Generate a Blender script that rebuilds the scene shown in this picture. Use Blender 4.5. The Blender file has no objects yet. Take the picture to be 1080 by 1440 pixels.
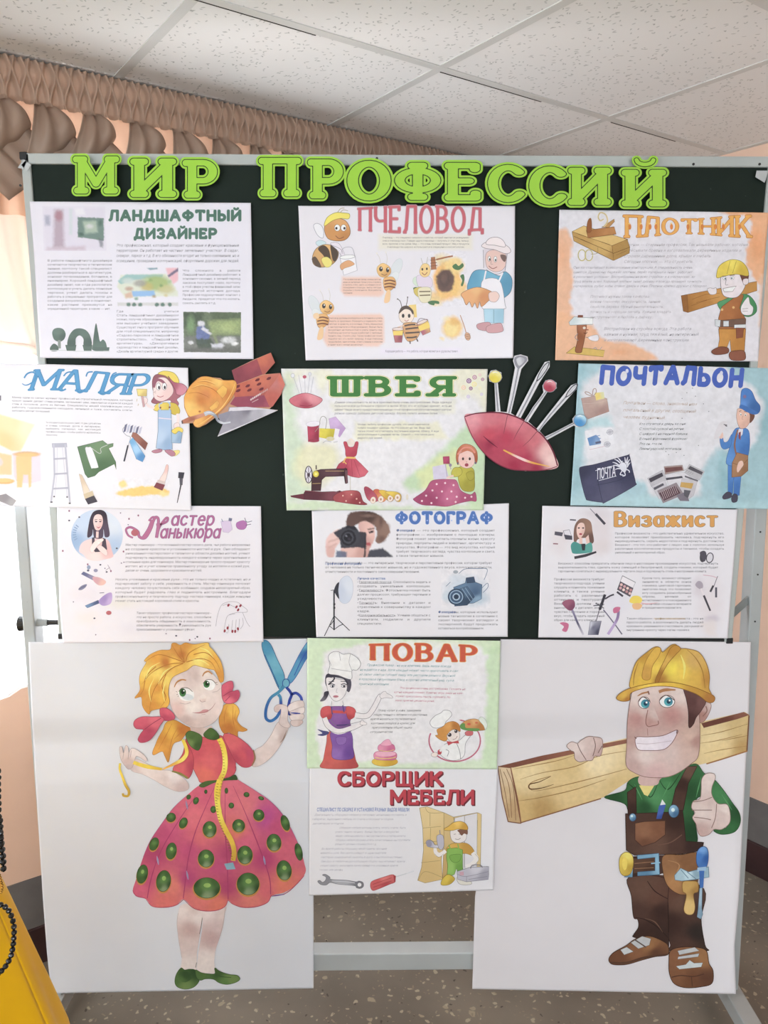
import bpy, bmesh, math, random
import numpy as np
from mathutils import Vector, Matrix
from mathutils.geometry import delaunay_2d_cdt

random.seed(4)
C0 = bpy.context.scene.collection
SC = bpy.context.scene
PI = math.pi

# ------------------------------------------------------------------ camera
CAM_H = 1.60
FPX = 1120.0
PITCH = math.radians(8.2)
ROLL = math.radians(0.5)
cam_d = bpy.data.cameras.new('camera')
cam = bpy.data.objects.new('camera', cam_d)
C0.objects.link(cam)
cam_d.sensor_fit = 'VERTICAL'
cam_d.sensor_height = 36.0
cam_d.lens = FPX / 1440.0 * 36.0
cam_d.clip_start = 0.02
_f = Vector((0, math.cos(PITCH), -math.sin(PITCH)))
_u0 = Vector((0, math.sin(PITCH), math.cos(PITCH)))
_r0 = Vector((1, 0, 0))
_r = math.cos(ROLL) * _r0 - math.sin(ROLL) * _u0
_u = math.sin(ROLL) * _r0 + math.cos(ROLL) * _u0
M = Matrix((( _r.x, _u.x, -_f.x, 0), (_r.y, _u.y, -_f.y, 0), (_r.z, _u.z, -_f.z, CAM_H), (0, 0, 0, 1)))
cam.matrix_world = M
SC.camera = cam

# ------------------------------------------------------------------ light
SC.view_settings.view_transform = 'Standard'
SC.view_settings.look = 'None'
SC.view_settings.gamma = 1.0
SC.view_settings.use_curve_mapping = False
SC.view_settings.exposure = -0.07

w = bpy.data.worlds.new('sky')
SC.world = w
w.use_nodes = True
bg = w.node_tree.nodes['Background']
bg.inputs[0].default_value = (0.86, 0.93, 1.0, 1)
bg.inputs[1].default_value = 3.0

CEIL = 2.355                    # ceiling height
T2 = np.array([0.814, 0.581]); T2 /= np.linalg.norm(T2)      # along the window wall
N2 = np.array([-T2[1], T2[0]])                                # towards the window wall
QW, SR = 2.28, 2.45             # window wall and right wall distances
SB, QB = -4.2, -3.6             # the two walls behind the camera


def SQ(s, q, z=0.0):
    p = T2 * s + N2 * q
    return Vector((p[0], p[1], z))


def area(name, s, q, z, ds, dq, sx, sz, power, col=(1, 1, 1), dz=0.0):
    l = bpy.data.lights.new(name, 'AREA')
    l.shape = 'RECTANGLE'; l.size = sx; l.size_y = sz; l.energy = power; l.color = col
    o = bpy.data.objects.new(name, l); C0.objects.link(o)
    o.location = SQ(s, q, z)
    d = SQ(ds, dq, dz)             # tilted upwards: much of it is light thrown up by the ground outside
    o.rotation_euler = d.to_track_quat('-Z', 'Y').to_euler()
    return o


# daylight entering through the windows (one is in the picture, the rest lie behind the photographer)
area('window_daylight', 0.1, QW + 0.10, 1.50, 0, -1, 1.9, 1.15, 98, (0.86, 0.94, 1.0), dz=-0.1)
area('window_daylight', -2.6, QW - 0.06, 1.50, 0, -1, 1.9, 1.15, 24, (0.84, 0.93, 1.0), dz=0.3)
area('window_daylight', SB + 0.06, 0.6, 1.50, 1, 0, 2.0, 1.2, 47, (0.86, 0.94, 1.0), dz=0.3)
area('window_daylight', SB + 0.06, -2.2, 1.50, 1, 0, 2.0, 1.2, 47, (0.86, 0.94, 1.0), dz=0.3)
area('window_daylight', -1.0, QB + 0.06, 1.50, 0, 1, 2.4, 1.2, 72, (0.86, 0.94, 1.0), dz=0.3)

# ------------------------------------------------------------------ helpers
def lin(h):
    if not isinstance(h, str):
        return np.array(h, float)
    h = h.lstrip('#')
    if len(h) == 3:
        h = ''.join(c * 2 for c in h)
    v = np.array([int(h[i:i + 2], 16) / 255 for i in (0, 2, 4)])
    return np.where(v <= 0.04045, v / 12.92, ((v + 0.055) / 1.055) ** 2.4)


KALB = 1.16


def alb(h):
    c = lin(h)
    c = c + (c @ np.array([0.21, 0.72, 0.07]) - c) * 0.10
    return np.clip(c * KALB, 0.004, 0.86)


PAPER = '#d9d6dc'


def nodes(m):
    m.use_nodes = True
    nt = m.node_tree
    return nt, nt.nodes, nt.links, nt.nodes['Principled BSDF']


def mat(name, col, rough=0.6, spec=0.4, metal=0.0, nscale=None, namt=0.1, bump=0.0, bscale=200.0, trans=None):
    m = bpy.data.materials.new(name)
    nt, N, L, b = nodes(m)
    c = lin(col)
    b.inputs['Roughness'].default_value = rough
    b.inputs['Metallic'].default_value = metal
    b.inputs['Specular IOR Level'].default_value = spec
    b.inputs['Base Color'].default_value = (*c, 1)
    tc = N.new('ShaderNodeTexCoord')
    if nscale:
        n = N.new('ShaderNodeTexNoise'); n.inputs['Scale'].default_value = nscale
        n.inputs['Detail'].default_value = 5
        L.new(tc.outputs['Object'], n.inputs['Vector'])
        r = N.new('ShaderNodeValToRGB')
        r.color_ramp.elements[0].position = 0.3; r.color_ramp.elements[1].position = 0.7
        r.color_ramp.elements[0].color = (*np.clip(c * (1 - namt), 0, 1), 1)
        r.color_ramp.elements[1].color = (*np.clip(c * (1 + namt), 0, 1), 1)
        L.new(n.outputs['Fac'], r.inputs[0]); L.new(r.outputs[0], b.inputs['Base Color'])
    if bump:
        n2 = N.new('ShaderNodeTexNoise'); n2.inputs['Scale'].default_value = bscale
        L.new(tc.outputs['Object'], n2.inputs['Vector'])
        bp = N.new('ShaderNodeBump'); bp.inputs['Strength'].default_value = bump; bp.inputs['Distance'].default_value = 0.002
        L.new(n2.outputs['Fac'], bp.inputs['Height']); L.new(bp.outputs[0], b.inputs['Normal'])
    if trans:
        t = N.new('ShaderNodeBsdfTranslucent'); t.inputs[0].default_value = (*c, 1)
        mx = N.new('ShaderNodeMixShader'); mx.inputs[0].default_value = trans
        L.new(b.outputs[0], mx.inputs[1]); L.new(t.outputs[0], mx.inputs[2])
        L.new(mx.outputs[0], N['Material Output'].inputs['Surface'])
    return m


def ink_mat(name, rough, spec, nscale, namt):
    m = bpy.data.materials.new(name)
    nt, N, L, b = nodes(m)
    a = N.new('ShaderNodeAttribute'); a.attribute_name = 'Col'
    tc = N.new('ShaderNodeTexCoord')
    n = N.new('ShaderNodeTexNoise'); n.inputs['Scale'].default_value = nscale; n.inputs['Detail'].default_value = 4
    L.new(tc.outputs['Object'], n.inputs['Vector'])
    mr = N.new('ShaderNodeMapRange'); mr.inputs['From Min'].default_value = 0.25; mr.inputs['From Max'].default_value = 0.75
    mr.inputs['To Min'].default_value = 1 - namt; mr.inputs['To Max'].default_value = 1 + namt
    L.new(n.outputs['Fac'], mr.inputs['Value'])
    v = N.new('ShaderNodeVectorMath'); v.operation = 'SCALE'
    L.new(a.outputs['Color'], v.inputs[0]); L.new(mr.outputs[0], v.inputs['Scale'])
    L.new(v.outputs[0], b.inputs['Base Color'])
    b.inputs['Roughness'].default_value = rough
    b.inputs['Specular IOR Level'].default_value = spec
    return m


M_PRINT = ink_mat('printed_paper', 0.5, 0.25, 40, 0.015)
M_LAMI = ink_mat('laminated_print', 0.3, 0.45, 40, 0.015)
M_PAINT = ink_mat('painted_paper', 0.6, 0.2, 90, 0.07)
M_SHEET = ink_mat('paper_sheet', 0.6, 0.2, 12, 0.012)


def link(o, parent=None):
    C0.objects.link(o)
    if parent is not None:
        o.parent = parent
        o.matrix_parent_inverse = parent.matrix_world.inverted()
    return o


def empty(name, loc, label, cat, group=None):
    o = bpy.data.objects.new(name, None)
    o.empty_display_size = 0.05
    o.location = loc
    C0.objects.link(o)
    o.matrix_world = Matrix.Translation(loc)
    o['label'] = label; o['category'] = cat
    if group:
        o['group'] = group
    return o


def meshobj(name, verts, faces, m, parent=None, smooth=False):
    me = bpy.data.meshes.new(name)
    me.from_pydata([tuple(v) for v in verts], [], faces)
    if smooth:
        me.polygons.foreach_set('use_smooth', [True] * len(me.polygons))
    me.materials.append(m)
    me.update()
    return link(bpy.data.objects.new(name, me), parent)


class MB:
    """collects boxes, tubes and grids for one mesh"""
    def __init__(s):
        s.v = []; s.f = []

    def add(s, v, f):
        n = len(s.v); s.v += [tuple(a) for a in v]; s.f += [tuple(i + n for i in q) for q in f]
        return s

    def hexa(s, p):
        return s.add(p, [(0, 1, 2, 3), (7, 6, 5, 4), (0, 4, 5, 1), (1, 5, 6, 2), (2, 6, 7, 3), (3, 7, 4, 0)])

    def box(s, x0, y0, z0, x1, y1, z1):
        return s.hexa([(x0, y0, z0), (x0, y1, z0), (x1, y1, z0), (x1, y0, z0), (x0, y0, z1), (x0, y1, z1), (x1, y1, z1), (x1, y0, z1)])

    def sqbox(s, s0, q0, z0, s1, q1, z1):
        P = [SQ(a, b, c) for a, b, c in ((s0, q0, z0), (s0, q1, z0), (s1, q1, z0), (s1, q0, z0), (s0, q0, z1), (s0, q1, z1), (s1, q1, z1), (s1, q0, z1))]
        return s.hexa(P)

    def tube(s, pts, r, n=12, cap=True):
        pts = [Vector(p) for p in pts]; rings = []
        for i, p in enumerate(pts):
            d = (pts[min(i + 1, len(pts) - 1)] - pts[max(i - 1, 0)]).normalized()
            a = d.orthogonal().normalized() if i == 0 else (a - d * a.dot(d)).normalized()
            b = d.cross(a)
            rr = r[i] if isinstance(r, (list, tuple)) else r
            rings.append([p + rr * (math.cos(2 * PI * k / n) * a + math.sin(2 * PI * k / n) * b) for k in range(n)])
        v = [q for g in rings for q in g]; f = []
        for i in range(len(pts) - 1):
            for k in range(n):
                f.append((i * n + k, i * n + (k + 1) % n, (i + 1) * n + (k + 1) % n, (i + 1) * n + k))
        if cap:
            f.append(tuple(range(n))[::-1]); f.append(tuple((len(pts) - 1) * n + k for k in range(n)))
        return s.add(v, f)

    def grid(s, fn, nu, nv):
        v = [fn(i / nu, j / nv) for j in range(nv + 1) for i in range(nu + 1)]
        f = [(j * (nu + 1) + i, j * (nu + 1) + i + 1, (j + 1) * (nu + 1) + i + 1, (j + 1) * (nu + 1) + i) for j in range(nv) for i in range(nu)]
        return s.add(v, f)

    def make(s, name, m, parent=None, smooth=False, bevel=0.0, solid=0.0):
        o = meshobj(name, s.v, s.f, m, parent, smooth)
        if solid:
            md = o.modifiers.new('solid', 'SOLIDIFY'); md.thickness = solid
        if bevel:
            md = o.modifiers.new('bevel', 'BEVEL'); md.width = bevel; md.segments = 2; md.limit_method = 'ANGLE'
        return o


def struct(o):
    o['kind'] = 'structure'
    return o


# the photograph's pixels (1080 x 1440) as rays, used to measure where things stand on their real planes
_cp, _sp, _cr, _sr = math.cos(PITCH), math.sin(PITCH), math.cos(ROLL), math.sin(ROLL)


def rays(px, py):
    x = (np.asarray(px, float) - 540) / FPX; y = -(np.asarray(py, float) - 720) / FPX
    x2 = _cr * x + _sr * y; y2 = -_sr * x + _cr * y
    return x2, _cp + y2 * _sp, -_sp + y2 * _cp


def at(px, py, Y):
    a, b, c = rays(px, py)
    t = Y / b
    return Vector((float(a * t), Y, float(CAM_H + c * t)))


def atz(px, py, z):
    a, b, c = rays(px, py)
    t = (z - CAM_H) / c
    return Vector((float(a * t), float(b * t), z))


YB = 1.82                       # front face of the green board
KS = YB / 1.58
# ------------------------------------------------------------------ room shell
M_WALL = mat('orange_plaster', '#e8c5ae', 0.8, 0.2, nscale=6, namt=0.03, bump=0.15, bscale=90)
M_DADO = mat('grey_dado_paint', '#6c6866', 0.55, 0.3, nscale=14, namt=0.12)
M_BASE = mat('dark_brown_skirting', '#3a2424', 0.5, 0.4, nscale=12, namt=0.25)
M_WHITE = mat('white_plastic', '#e8e8e8', 0.4, 0.4, nscale=8, namt=0.02)
M_GRID = mat('white_ceiling_rail', '#cfd0cd', 0.5, 0.3, nscale=5, namt=0.03)

# terrazzo floor
M_FLOOR = bpy.data.materials.new('terrazzo')
nt, N, L, b = nodes(M_FLOOR)
tc = N.new('ShaderNodeTexCoord')
n1 = N.new('ShaderNodeTexNoise'); n1.inputs['Scale'].default_value = 3.0; n1.inputs['Detail'].default_value = 8
L.new(tc.outputs['Object'], n1.inputs['Vector'])
r1 = N.new('ShaderNodeValToRGB'); r1.color_ramp.elements[0].position = 0.3; r1.color_ramp.elements[1].position = 0.7
r1.color_ramp.elements[0].color = (*lin('#696258'), 1); r1.color_ramp.elements[1].color = (*lin('#837a6e'), 1)
L.new(n1.outputs['Fac'], r1.inputs[0])
prev = r1.outputs[0]
dn = N.new('ShaderNodeTexNoise'); dn.inputs['Scale'].default_value = 30; dn.inputs['Detail'].default_value = 3
L.new(tc.outputs['Object'], dn.inputs['Vector'])
dv = N.new('ShaderNodeVectorMath'); dv.operation = 'MULTIPLY_ADD'
dv.inputs[1].default_value = (0.035, 0.035, 0.0)
L.new(dn.outputs['Color'], dv.inputs[0]); L.new(tc.outputs['Object'], dv.inputs[2])
for sc_, th, keep, cc in ((30, 0.27, 0.26, '#a1957f'), (54, 0.30, 0.30, '#ada28c'), (60, 0.22, 0.10, '#4c443c'), (95, 0.3, 0.25, '#8f8371')):
    v = N.new('ShaderNodeTexVoronoi'); v.inputs['Scale'].default_value = sc_
    L.new(dv.outputs[0], v.inputs['Vector'])
    lt = N.new('ShaderNodeMapRange'); lt.inputs['From Min'].default_value = th; lt.inputs['From Max'].default_value = th - 0.06
    L.new(v.outputs['Distance'], lt.inputs['Value'])
    sx = N.new('ShaderNodeSeparateColor'); L.new(v.outputs['Color'], sx.inputs[0])
    k = N.new('ShaderNodeMath'); k.operation = 'LESS_THAN'; k.inputs[1].default_value = keep
    L.new(sx.outputs[0], k.inputs[0])
    mm = N.new('ShaderNodeMath'); mm.operation = 'MULTIPLY'; L.new(lt.outputs[0], mm.inputs[0]); L.new(k.outputs[0], mm.inputs[1])
    mx = N.new('ShaderNodeMix'); mx.data_type = 'RGBA'
    L.new(mm.outputs[0], mx.inputs['Factor']); L.new(prev, mx.inputs[6]); mx.inputs[7].default_value = (*lin(cc), 1)
    prev = mx.outputs[2]
L.new(prev, b.inputs['Base Color'])
b.inputs['Roughness'].default_value = 0.34; b.inputs['Specular IOR Level'].default_value = 0.5

# mineral fibre ceiling tile: pale with small elongated pits
M_CEIL = bpy.data.materials.new('mineral_fibre_tile')
nt, N, L, b = nodes(M_CEIL)
tc = N.new('ShaderNodeTexCoord')
prev = None
base = N.new('ShaderNodeRGB'); base.outputs[0].default_value = (*lin('#e8e8e6'), 1); prev = base.outputs[0]
hts = []
for rz, scx, sd in ((0.2, (40, 110, 1), 0.0), (0.9, (44, 120, 1), 4.2), (1.6, (52, 130, 1), 9.1), (2.5, (60, 120, 1), 2.1)):
    m0 = N.new('ShaderNodeMapping'); m0.inputs['Rotation'].default_value = (0, 0, rz); m0.inputs['Location'].default_value = (sd, sd, 0)
    mp = N.new('ShaderNodeMapping'); mp.inputs['Scale'].default_value = scx
    L.new(tc.outputs['Object'], m0.inputs['Vector']); L.new(m0.outputs[0], mp.inputs['Vector'])
    v = N.new('ShaderNodeTexVoronoi'); v.inputs['Scale'].default_value = 1.0; v.voronoi_dimensions = '2D'
    L.new(mp.outputs[0], v.inputs['Vector'])
    lt = N.new('ShaderNodeMapRange'); lt.inputs['From Min'].default_value = 0.24; lt.inputs['From Max'].default_value = 0.16
    L.new(v.outputs['Distance'], lt.inputs['Value'])
    sx = N.new('ShaderNodeSeparateColor'); L.new(v.outputs['Color'], sx.inputs[0])
    k = N.new('ShaderNodeMath'); k.operation = 'LESS_THAN'; k.inputs[1].default_value = 0.10
    L.new(sx.outputs[0], k.inputs[0])
    mm = N.new('ShaderNodeMath'); mm.operation = 'MULTIPLY'; L.new(lt.outputs[0], mm.inputs[0]); L.new(k.outputs[0], mm.inputs[1])
    m2 = N.new('ShaderNodeMath'); m2.operation = 'MULTIPLY'; L.new(mm.outputs[0], m2.inputs[0]); m2.inputs[1].default_value = 0.45
    mx = N.new('ShaderNodeMix'); mx.data_type = 'RGBA'
    L.new(m2.outputs[0], mx.inputs['Factor']); L.new(prev, mx.inputs[6]); mx.inputs[7].default_value = (*lin('#7f8683'), 1)
    prev = mx.outputs[2]
L.new(prev, b.inputs['Base Color'])
b.inputs['Roughness'].default_value = 0.85; b.inputs['Specular IOR Level'].default_value = 0.2

struct(MB().sqbox(SB - 0.1, QB - 0.1, -0.06, SR + 0.1, QW + 0.25, 0.0).make('floor', M_FLOOR))

# ceiling: each tile is pattern of one ceiling; rails are laid under it
tile = 0.60
s_lines = [0.668 + tile * k for k in range(-8, 3)]          # rails running along the second direction
q_lines = [1.536 - tile * k for k in range(-1, 9)]
ceil_o = MB()
ceil_o.sqbox(SB - 0.1, QB - 0.1, CEIL + 0.004, SR + 0.1, QW + 0.25, CEIL + 0.05)
ceil_o.make('ceiling', M_CEIL)
struct(bpy.data.objects['ceiling'])
g = MB()
for s0 in s_lines:
    if SB < s0 < SR:
        g.sqbox(s0 - 0.0115, QB, CEIL + 0.0022, s0 + 0.0115, QW, CEIL + 0.0045)
for q0 in q_lines:
    if QB < q0 < QW:
        g.sqbox(SB, q0 - 0.0115, CEIL + 0.0020, SR, q0 + 0.0115, CEIL + 0.0042)
g.sqbox(SR - 0.022, QB, CEIL + 0.0022, SR, QW, CEIL + 0.0045)
struct(g.make('trim_1', M_GRID))
# thin strips coloured dark as the shade in gaps between tiles and rails
M_GAP = mat('gap_shadow_line', '#33322f', 0.9, 0.1, nscale=10, namt=0.1)
gp = MB()
for (s0, s1, q0) in ((0.66, 0.94, 1.536), (1.28, 1.45, 1.536), (1.9, 2.2, 1.536), (1.28, 1.62, 1.536 - 0.0)):
    gp.sqbox(s0, q0 + 0.0115, CEIL + 0.0018, s1, q0 + 0.0155, CEIL + 0.0045)
gp.sqbox(0.6535, 1.20, CEIL + 0.0018, 0.6565, 1.50, CEIL + 0.0045)
struct(gp.make('gap_shade', M_GAP))


def wall(name, fixed, val, a0, a1, thick, openings, m):
    """upright wall along s or q with rectangular openings (a0, a1, z0, z1)"""
    mb = MB()
    def bx(x0, x1, z0, z1):
        if x1 - x0 < 1e-4 or z1 - z0 < 1e-4:
            return
        lo, hi = min(val, val + thick), max(val, val + thick)
        if fixed == 'q':
            mb.sqbox(x0, lo, z0, x1, hi, z1)
        else:
            mb.sqbox(lo, x0, z0, hi, x1, z1)
    cur = a0
    for (o0, o1, z0, z1) in sorted(openings):
        bx(cur, o0, 0, CEIL + 0.004); bx(o0, o1, 0, z0); bx(o0, o1, z1, CEIL + 0.004); cur = o1
    bx(cur, a1, 0, CEIL + 0.004)
    return struct(mb.make(name, m))


WIN = (-0.85, 1.05, 0.90, 2.08)
wall('wall_left', 'q', QW, SB - 0.1, SR, 0.25, [WIN, (-3.55, -1.65, 0.9, 2.08)], M_WALL)
wall('wall_right', 's', SR, QB - 0.1, QW + 0.25, 0.1, [], M_WALL)
M_WALL2 = mat('muted_bounce_plaster', '#e6ddd4', 0.8, 0.2, nscale=6, namt=0.03)  # unseen walls, made paler than the room's orange to weaken warm bounce light
wall('wall_back', 's', SB, QB - 0.1, QW, -0.1, [(-0.4, 1.6, 0.9, 2.1), (-3.2, -1.2, 0.9, 2.1)], M_WALL2)
wall('wall_near', 'q', QB, SB, SR, -0.1, [(-2.2, 0.2, 0.9, 2.1)], M_WALL2)
# painted grey dado and dark skirting
DZ, BZ = 0.262, 0.113
struct(MB().sqbox(SB, QW - 0.004, BZ, SR, QW, DZ).make('trim_3', M_DADO))
struct(MB().sqbox(SR - 0.004, QB, BZ, SR, QW - 0.004, DZ).make('trim_4', M_DADO))
struct(MB().sqbox(SB, QW - 0.012, 0, SR, QW, BZ).make('baseboard_left', M_BASE, bevel=0.003))
struct(MB().sqbox(SR - 0.012, QB, 0, SR, QW - 0.012, BZ).make('baseboard_right', M_BASE, bevel=0.003))

M_GLASS = bpy.data.materials.new('window_glass')
nt, N, L, b = nodes(M_GLASS)
tr = N.new('ShaderNodeBsdfTransparent'); gl = N.new('ShaderNodeBsdfGlossy'); gl.inputs['Roughness'].default_value = 0.02
fr = N.new('ShaderNodeFresnel'); fr.inputs[0].default_value = 1.45
mx = N.new('ShaderNodeMixShader'); L.new(fr.outputs[0], mx.inputs[0]); L.new(tr.outputs[0], mx.inputs[1]); L.new(gl.outputs[0], mx.inputs[2])
L.new(mx.outputs[0], N['Material Output'].inputs['Surface'])

for wi, (a0, a1, z0, z1) in enumerate((WIN, (-3.55, -1.65, 0.9, 2.08))):
    wf = MB()
    q0, q1 = QW + 0.12, QW + 0.17
    for (b0, b1, c0, c1) in ((a0, a0 + 0.06, z0, z1), (a1 - 0.06, a1, z0, z1), (a0 + 0.06, a1 - 0.06, z0, z0 + 0.06), (a0 + 0.06, a1 - 0.06, z1 - 0.06, z1), ((a0 + a1) / 2 - 0.04, (a0 + a1) / 2 + 0.04, z0 + 0.06, z1 - 0.06)):
        wf.sqbox(b0, q0, c0, b1, q1, c1)
    wo = struct(wf.make('window_%d' % (wi + 1), M_WHITE, bevel=0.004))
    MB().sqbox(a0 + 0.06, QW + 0.142, z0 + 0.06, a1 - 0.06, QW + 0.147, z1 - 0.06).make('window_glass', M_GLASS, wo)
    MB().sqbox(a0 - 0.03, QW - 0.03, z0 - 0.03, a1 + 0.03, QW + 0.12, z0).make('window_sill', M_WHITE, wo, bevel=0.006)

# ------------------------------------------------------------------ curtain valance
M_SATIN = mat('beige_satin', '#b59c8a', 0.45, 0.35, nscale=18, namt=0.05, trans=0.32)
M_BACKING = mat('peach_backing_cloth', '#d8b59c', 0.6, 0.2, nscale=10, namt=0.04, trans=0.5)
M_VOILE = mat('white_voile', '#f2eeec', 0.8, 0.1, nscale=10, namt=0.02, trans=0.75)
M_DRAPE = mat('pale_peach_drape', '#e4d6cc', 0.6, 0.2, nscale=10, namt=0.04, trans=0.45)
QC = 2.01
val_t = empty('valance', SQ(0.9, QC, CEIL), 'beige satin valance with smocked heading and draped swags along the ceiling above the window', 'curtain')
PITCHP = 0.0155
HH = 0.098                       # heading height
S0, S1 = -1.2, 2.30


def heading(u, v):
    s = S0 + (S1 - S0) * u
    x = (s - S0) / PITCHP
    best = 0.0
    i0 = int(math.floor(x))
    # honeycomb smocking: neighbouring pleats pinch together in pairs, then in the opposite pairs
    zz = 0.40 * math.sin(PI * min(v, 0.95) / 0.56) * (0.35 + 0.65 * min(1, v * 4))
    for i in range(i0 - 1, i0 + 3):
        d = x - (i + 0.5 + (zz if i % 2 == 0 else -zz))
        best = max(best, math.exp(-(abs(d) / 0.30) ** 2.2))
    dep = 0.016 * best * (0.75 + 0.25 * math.sin(PI * v)) + 0.010 * math.sin(PI * min(1, v * 1.02))
    if v > 0.88:
        dep += 0.012 * (v - 0.88) / 0.12
    return SQ(s, QC - dep, CEIL - 0.002 - HH * v)


MB().grid(heading, int((S1 - S0) / PITCHP * 10), 30).make('smocked_heading', M_SATIN, val_t, smooth=True)
MB().sqbox(S0, QC + 0.001, CEIL - 0.018, S1, QC + 0.03, CEIL - 0.001).make('curtain_rail', mat('brown_rail', '#6f5a4c', 0.5, 0.3, nscale=9, namt=0.1), val_t)


def backing(u, v):
    s = S0 + (S1 - S0) * u
    return SQ(s, QC + 0.012 + 0.008 * math.sin(s * 2 * PI / 0.055) * (0.3 + 0.7 * v), CEIL - HH * 0.9 - 0.25 * v)


MB().grid(backing, 500, 8).make('backing_cloth', M_BACKING, val_t, smooth=True)
NP = 0.104
k = -6
rs = random.Random(3)
while True:
    sc_ = 0.395 + NP * k + rs.uniform(-0.008, 0.008)
    if sc_ > 2.2:
        break
    j1, j2 = rs.uniform(-0.012, 0.012), rs.uniform(-0.015, 0.015)

    def swag(u, v, s0=sc_, j1=j1, j2=j2):
        # fan of satin gathered at the top, pouching down and pulled to a point on the right
        ts = s0 - 0.020 + 0.040 * u; tz = -HH * 0.93
        bs = s0 - 0.056 + j1 + 0.118 * u
        bz = -0.226 + j2 + 0.070 * u ** 1.3 - 0.016 * math.sin(PI * u)
        e = v ** (1.15 - 0.5 * u)
        s = ts + (bs - ts) * e
        z = tz + (bz - tz) * v
        bulge = 0.040 * math.sin(PI * min(1, v * 0.90)) ** 1.2 * (0.25 + 0.75 * math.sin(PI * (0.08 + 0.74 * u)))
        fold = 0.011 * math.cos(u * 2 * PI * 2.2 + v * 1.5) * min(1, 0.4 + v) * (1 - 0.6 * v)
        q = QC - 0.004 - bulge - fold - 0.010 * v
        if v > 0.86:                     # hem rolled under
            q += 0.03 * ((v - 0.86) / 0.14) ** 2
        return SQ(s, q, CEIL + z)
    MB().grid(swag, 26, 18).make('swag', M_SATIN, val_t, smooth=True, solid=0.001)

    def tail(u, v, s0=sc_, j1=j1):
        # flat fold running down to the right from under the swag
        s = s0 - 0.02 + 0.15 * v + 0.065 * u - 0.01
        z = -0.190 - 0.125 * v + 0.055 * u + j1
        q = QC - 0.016 - 0.006 * math.sin(u * PI * 3 + v) - 0.010 * math.sin(PI * u)
        return SQ(s, q + 0.012 * v, CEIL + z)
    MB().grid(tail, 14, 12).make('pleated_tail', M_SATIN, val_t, smooth=True, solid=0.001)
    k += 1

# short gathered drape beside the window
dr = empty('drape', SQ(0.2, QC + 0.05, 1.7), 'pale peach gathered drape below the valance at the left edge, by the window', 'curtain')


def drape(u, v):
    s = -0.75 + 1.2 * u
    top = CEIL - HH - 0.05
    bot = 1.735 + 0.05 * math.sin(u * 9) - 0.05 * u
    z = top + (bot - top) * v
    q = QC + 0.06 + (0.018 + 0.01 * v) * math.sin(s * 2 * PI / 0.105 + 0.7 * math.sin(v * 2.2)) - 0.02 * v
    return SQ(s + 0.05 * v * v, q, z)


MB().grid(drape, 150, 16).make('gathered_cloth', M_DRAPE, dr, smooth=True, solid=0.001)


def drape_hem(u, v):
    s, q = -0.75 + 1.2 * u, 0
    p = drape(u, 1.0)
    return p + Vector((0, 0, -0.022 * v)) - Vector((N2[0], N2[1], 0)) * (0.004 + 0.004 * v)


MB().grid(drape_hem, 150, 2).make('hem_band', M_DRAPE, dr, smooth=True, solid=0.001)

vo = empty('voile_curtain', SQ(0.1, QW - 0.10, 0.85), 'sheer white voile curtain with curved hem, blown out by daylight at the left edge', 'curtain')


def voile(u, v):
    s = -0.95 + 1.95 * u
    top = CEIL - 0.12
    bot = 0.84 + 0.16 * ((s - 0.30) * 1.5) + (0.05 * (s - 0.3) ** 2)
    bot = min(max(bot, 0.80), 0.99)
    q = QW - 0.12 + 0.012 * math.sin(s * 2 * PI / 0.09)
    return SQ(s, q, top + (bot - top) * v)


MB().grid(voile, 200, 10).make('voile_cloth', M_VOILE, vo, smooth=True)
MB().tube([voile(i / 60, 1.0) for i in range(61)], 0.004, 6).make('hem_cord', M_VOILE, vo, smooth=True)

# ------------------------------------------------------------------ the board on its stand
M_BOARD = mat('dark_green_board', '#1c2620', 0.5, 0.12, nscale=5, namt=0.15)
M_ALU = mat('pale_grey_enamel', '#aeb3b0', 0.38, 0.5, nscale=9, namt=0.06)
M_STAND = mat('light_grey_painted_steel', '#a9adad', 0.35, 0.5, nscale=7, namt=0.06)
M_BLACK = mat('black_plastic', '#151515', 0.45, 0.5, nscale=20, namt=0.2)
M_TAPE = mat('clear_tape', '#b9bcbc', 0.25, 0.5, nscale=40, namt=0.1)
# chalk dust on the board
nt, N, L, b = nodes(M_BOARD)
src = b.inputs['Base Color'].links[0].from_socket
tc = N.new('ShaderNodeTexCoord'); nn = N.new('ShaderNodeTexNoise'); nn.inputs['Scale'].default_value = 55; nn.inputs['Detail'].default_value = 6
L.new(tc.outputs['Object'], nn.inputs['Vector'])
mr = N.new('ShaderNodeMapRange'); mr.inputs['From Min'].default_value = 0.72; mr.inputs['From Max'].default_value = 0.80; mr.inputs['To Max'].default_value = 0.35
L.new(nn.outputs['Fac'], mr.inputs['Value'])
mx = N.new('ShaderNodeMix'); mx.data_type = 'RGBA'
L.new(mr.outputs[0], mx.inputs['Factor']); L.new(src, mx.inputs[6]); mx.inputs[7].default_value = (*lin('#8c9690'), 1)
L.new(mx.outputs[2], b.inputs['Base Color'])

bTL, bTR, bBR, bBL = at(30, 216, YB), at(1092, 222, YB), at(1028, 903, YB), at(84, 897, YB)
bTR.z = at(1075, 221, YB).z
stand = empty('rolling_chalkboard', Vector((0.02, YB + 0.03, 0)), 'dark green chalkboard in a pale grey frame on a wheeled steel stand, covered with posters', 'chalkboard')


def bar(p, q, wv, y0, y1):
    """prism between p and q; wv = width vector in the board plane"""
    mb = MB()
    P = [p, q, q + wv, p + wv]
    mb.hexa([(a.x, y0, a.z) for a in P] + [(a.x, y1, a.z) for a in P])
    return mb


def lerp(a, b, t):
    return a + (b - a) * t


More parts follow.
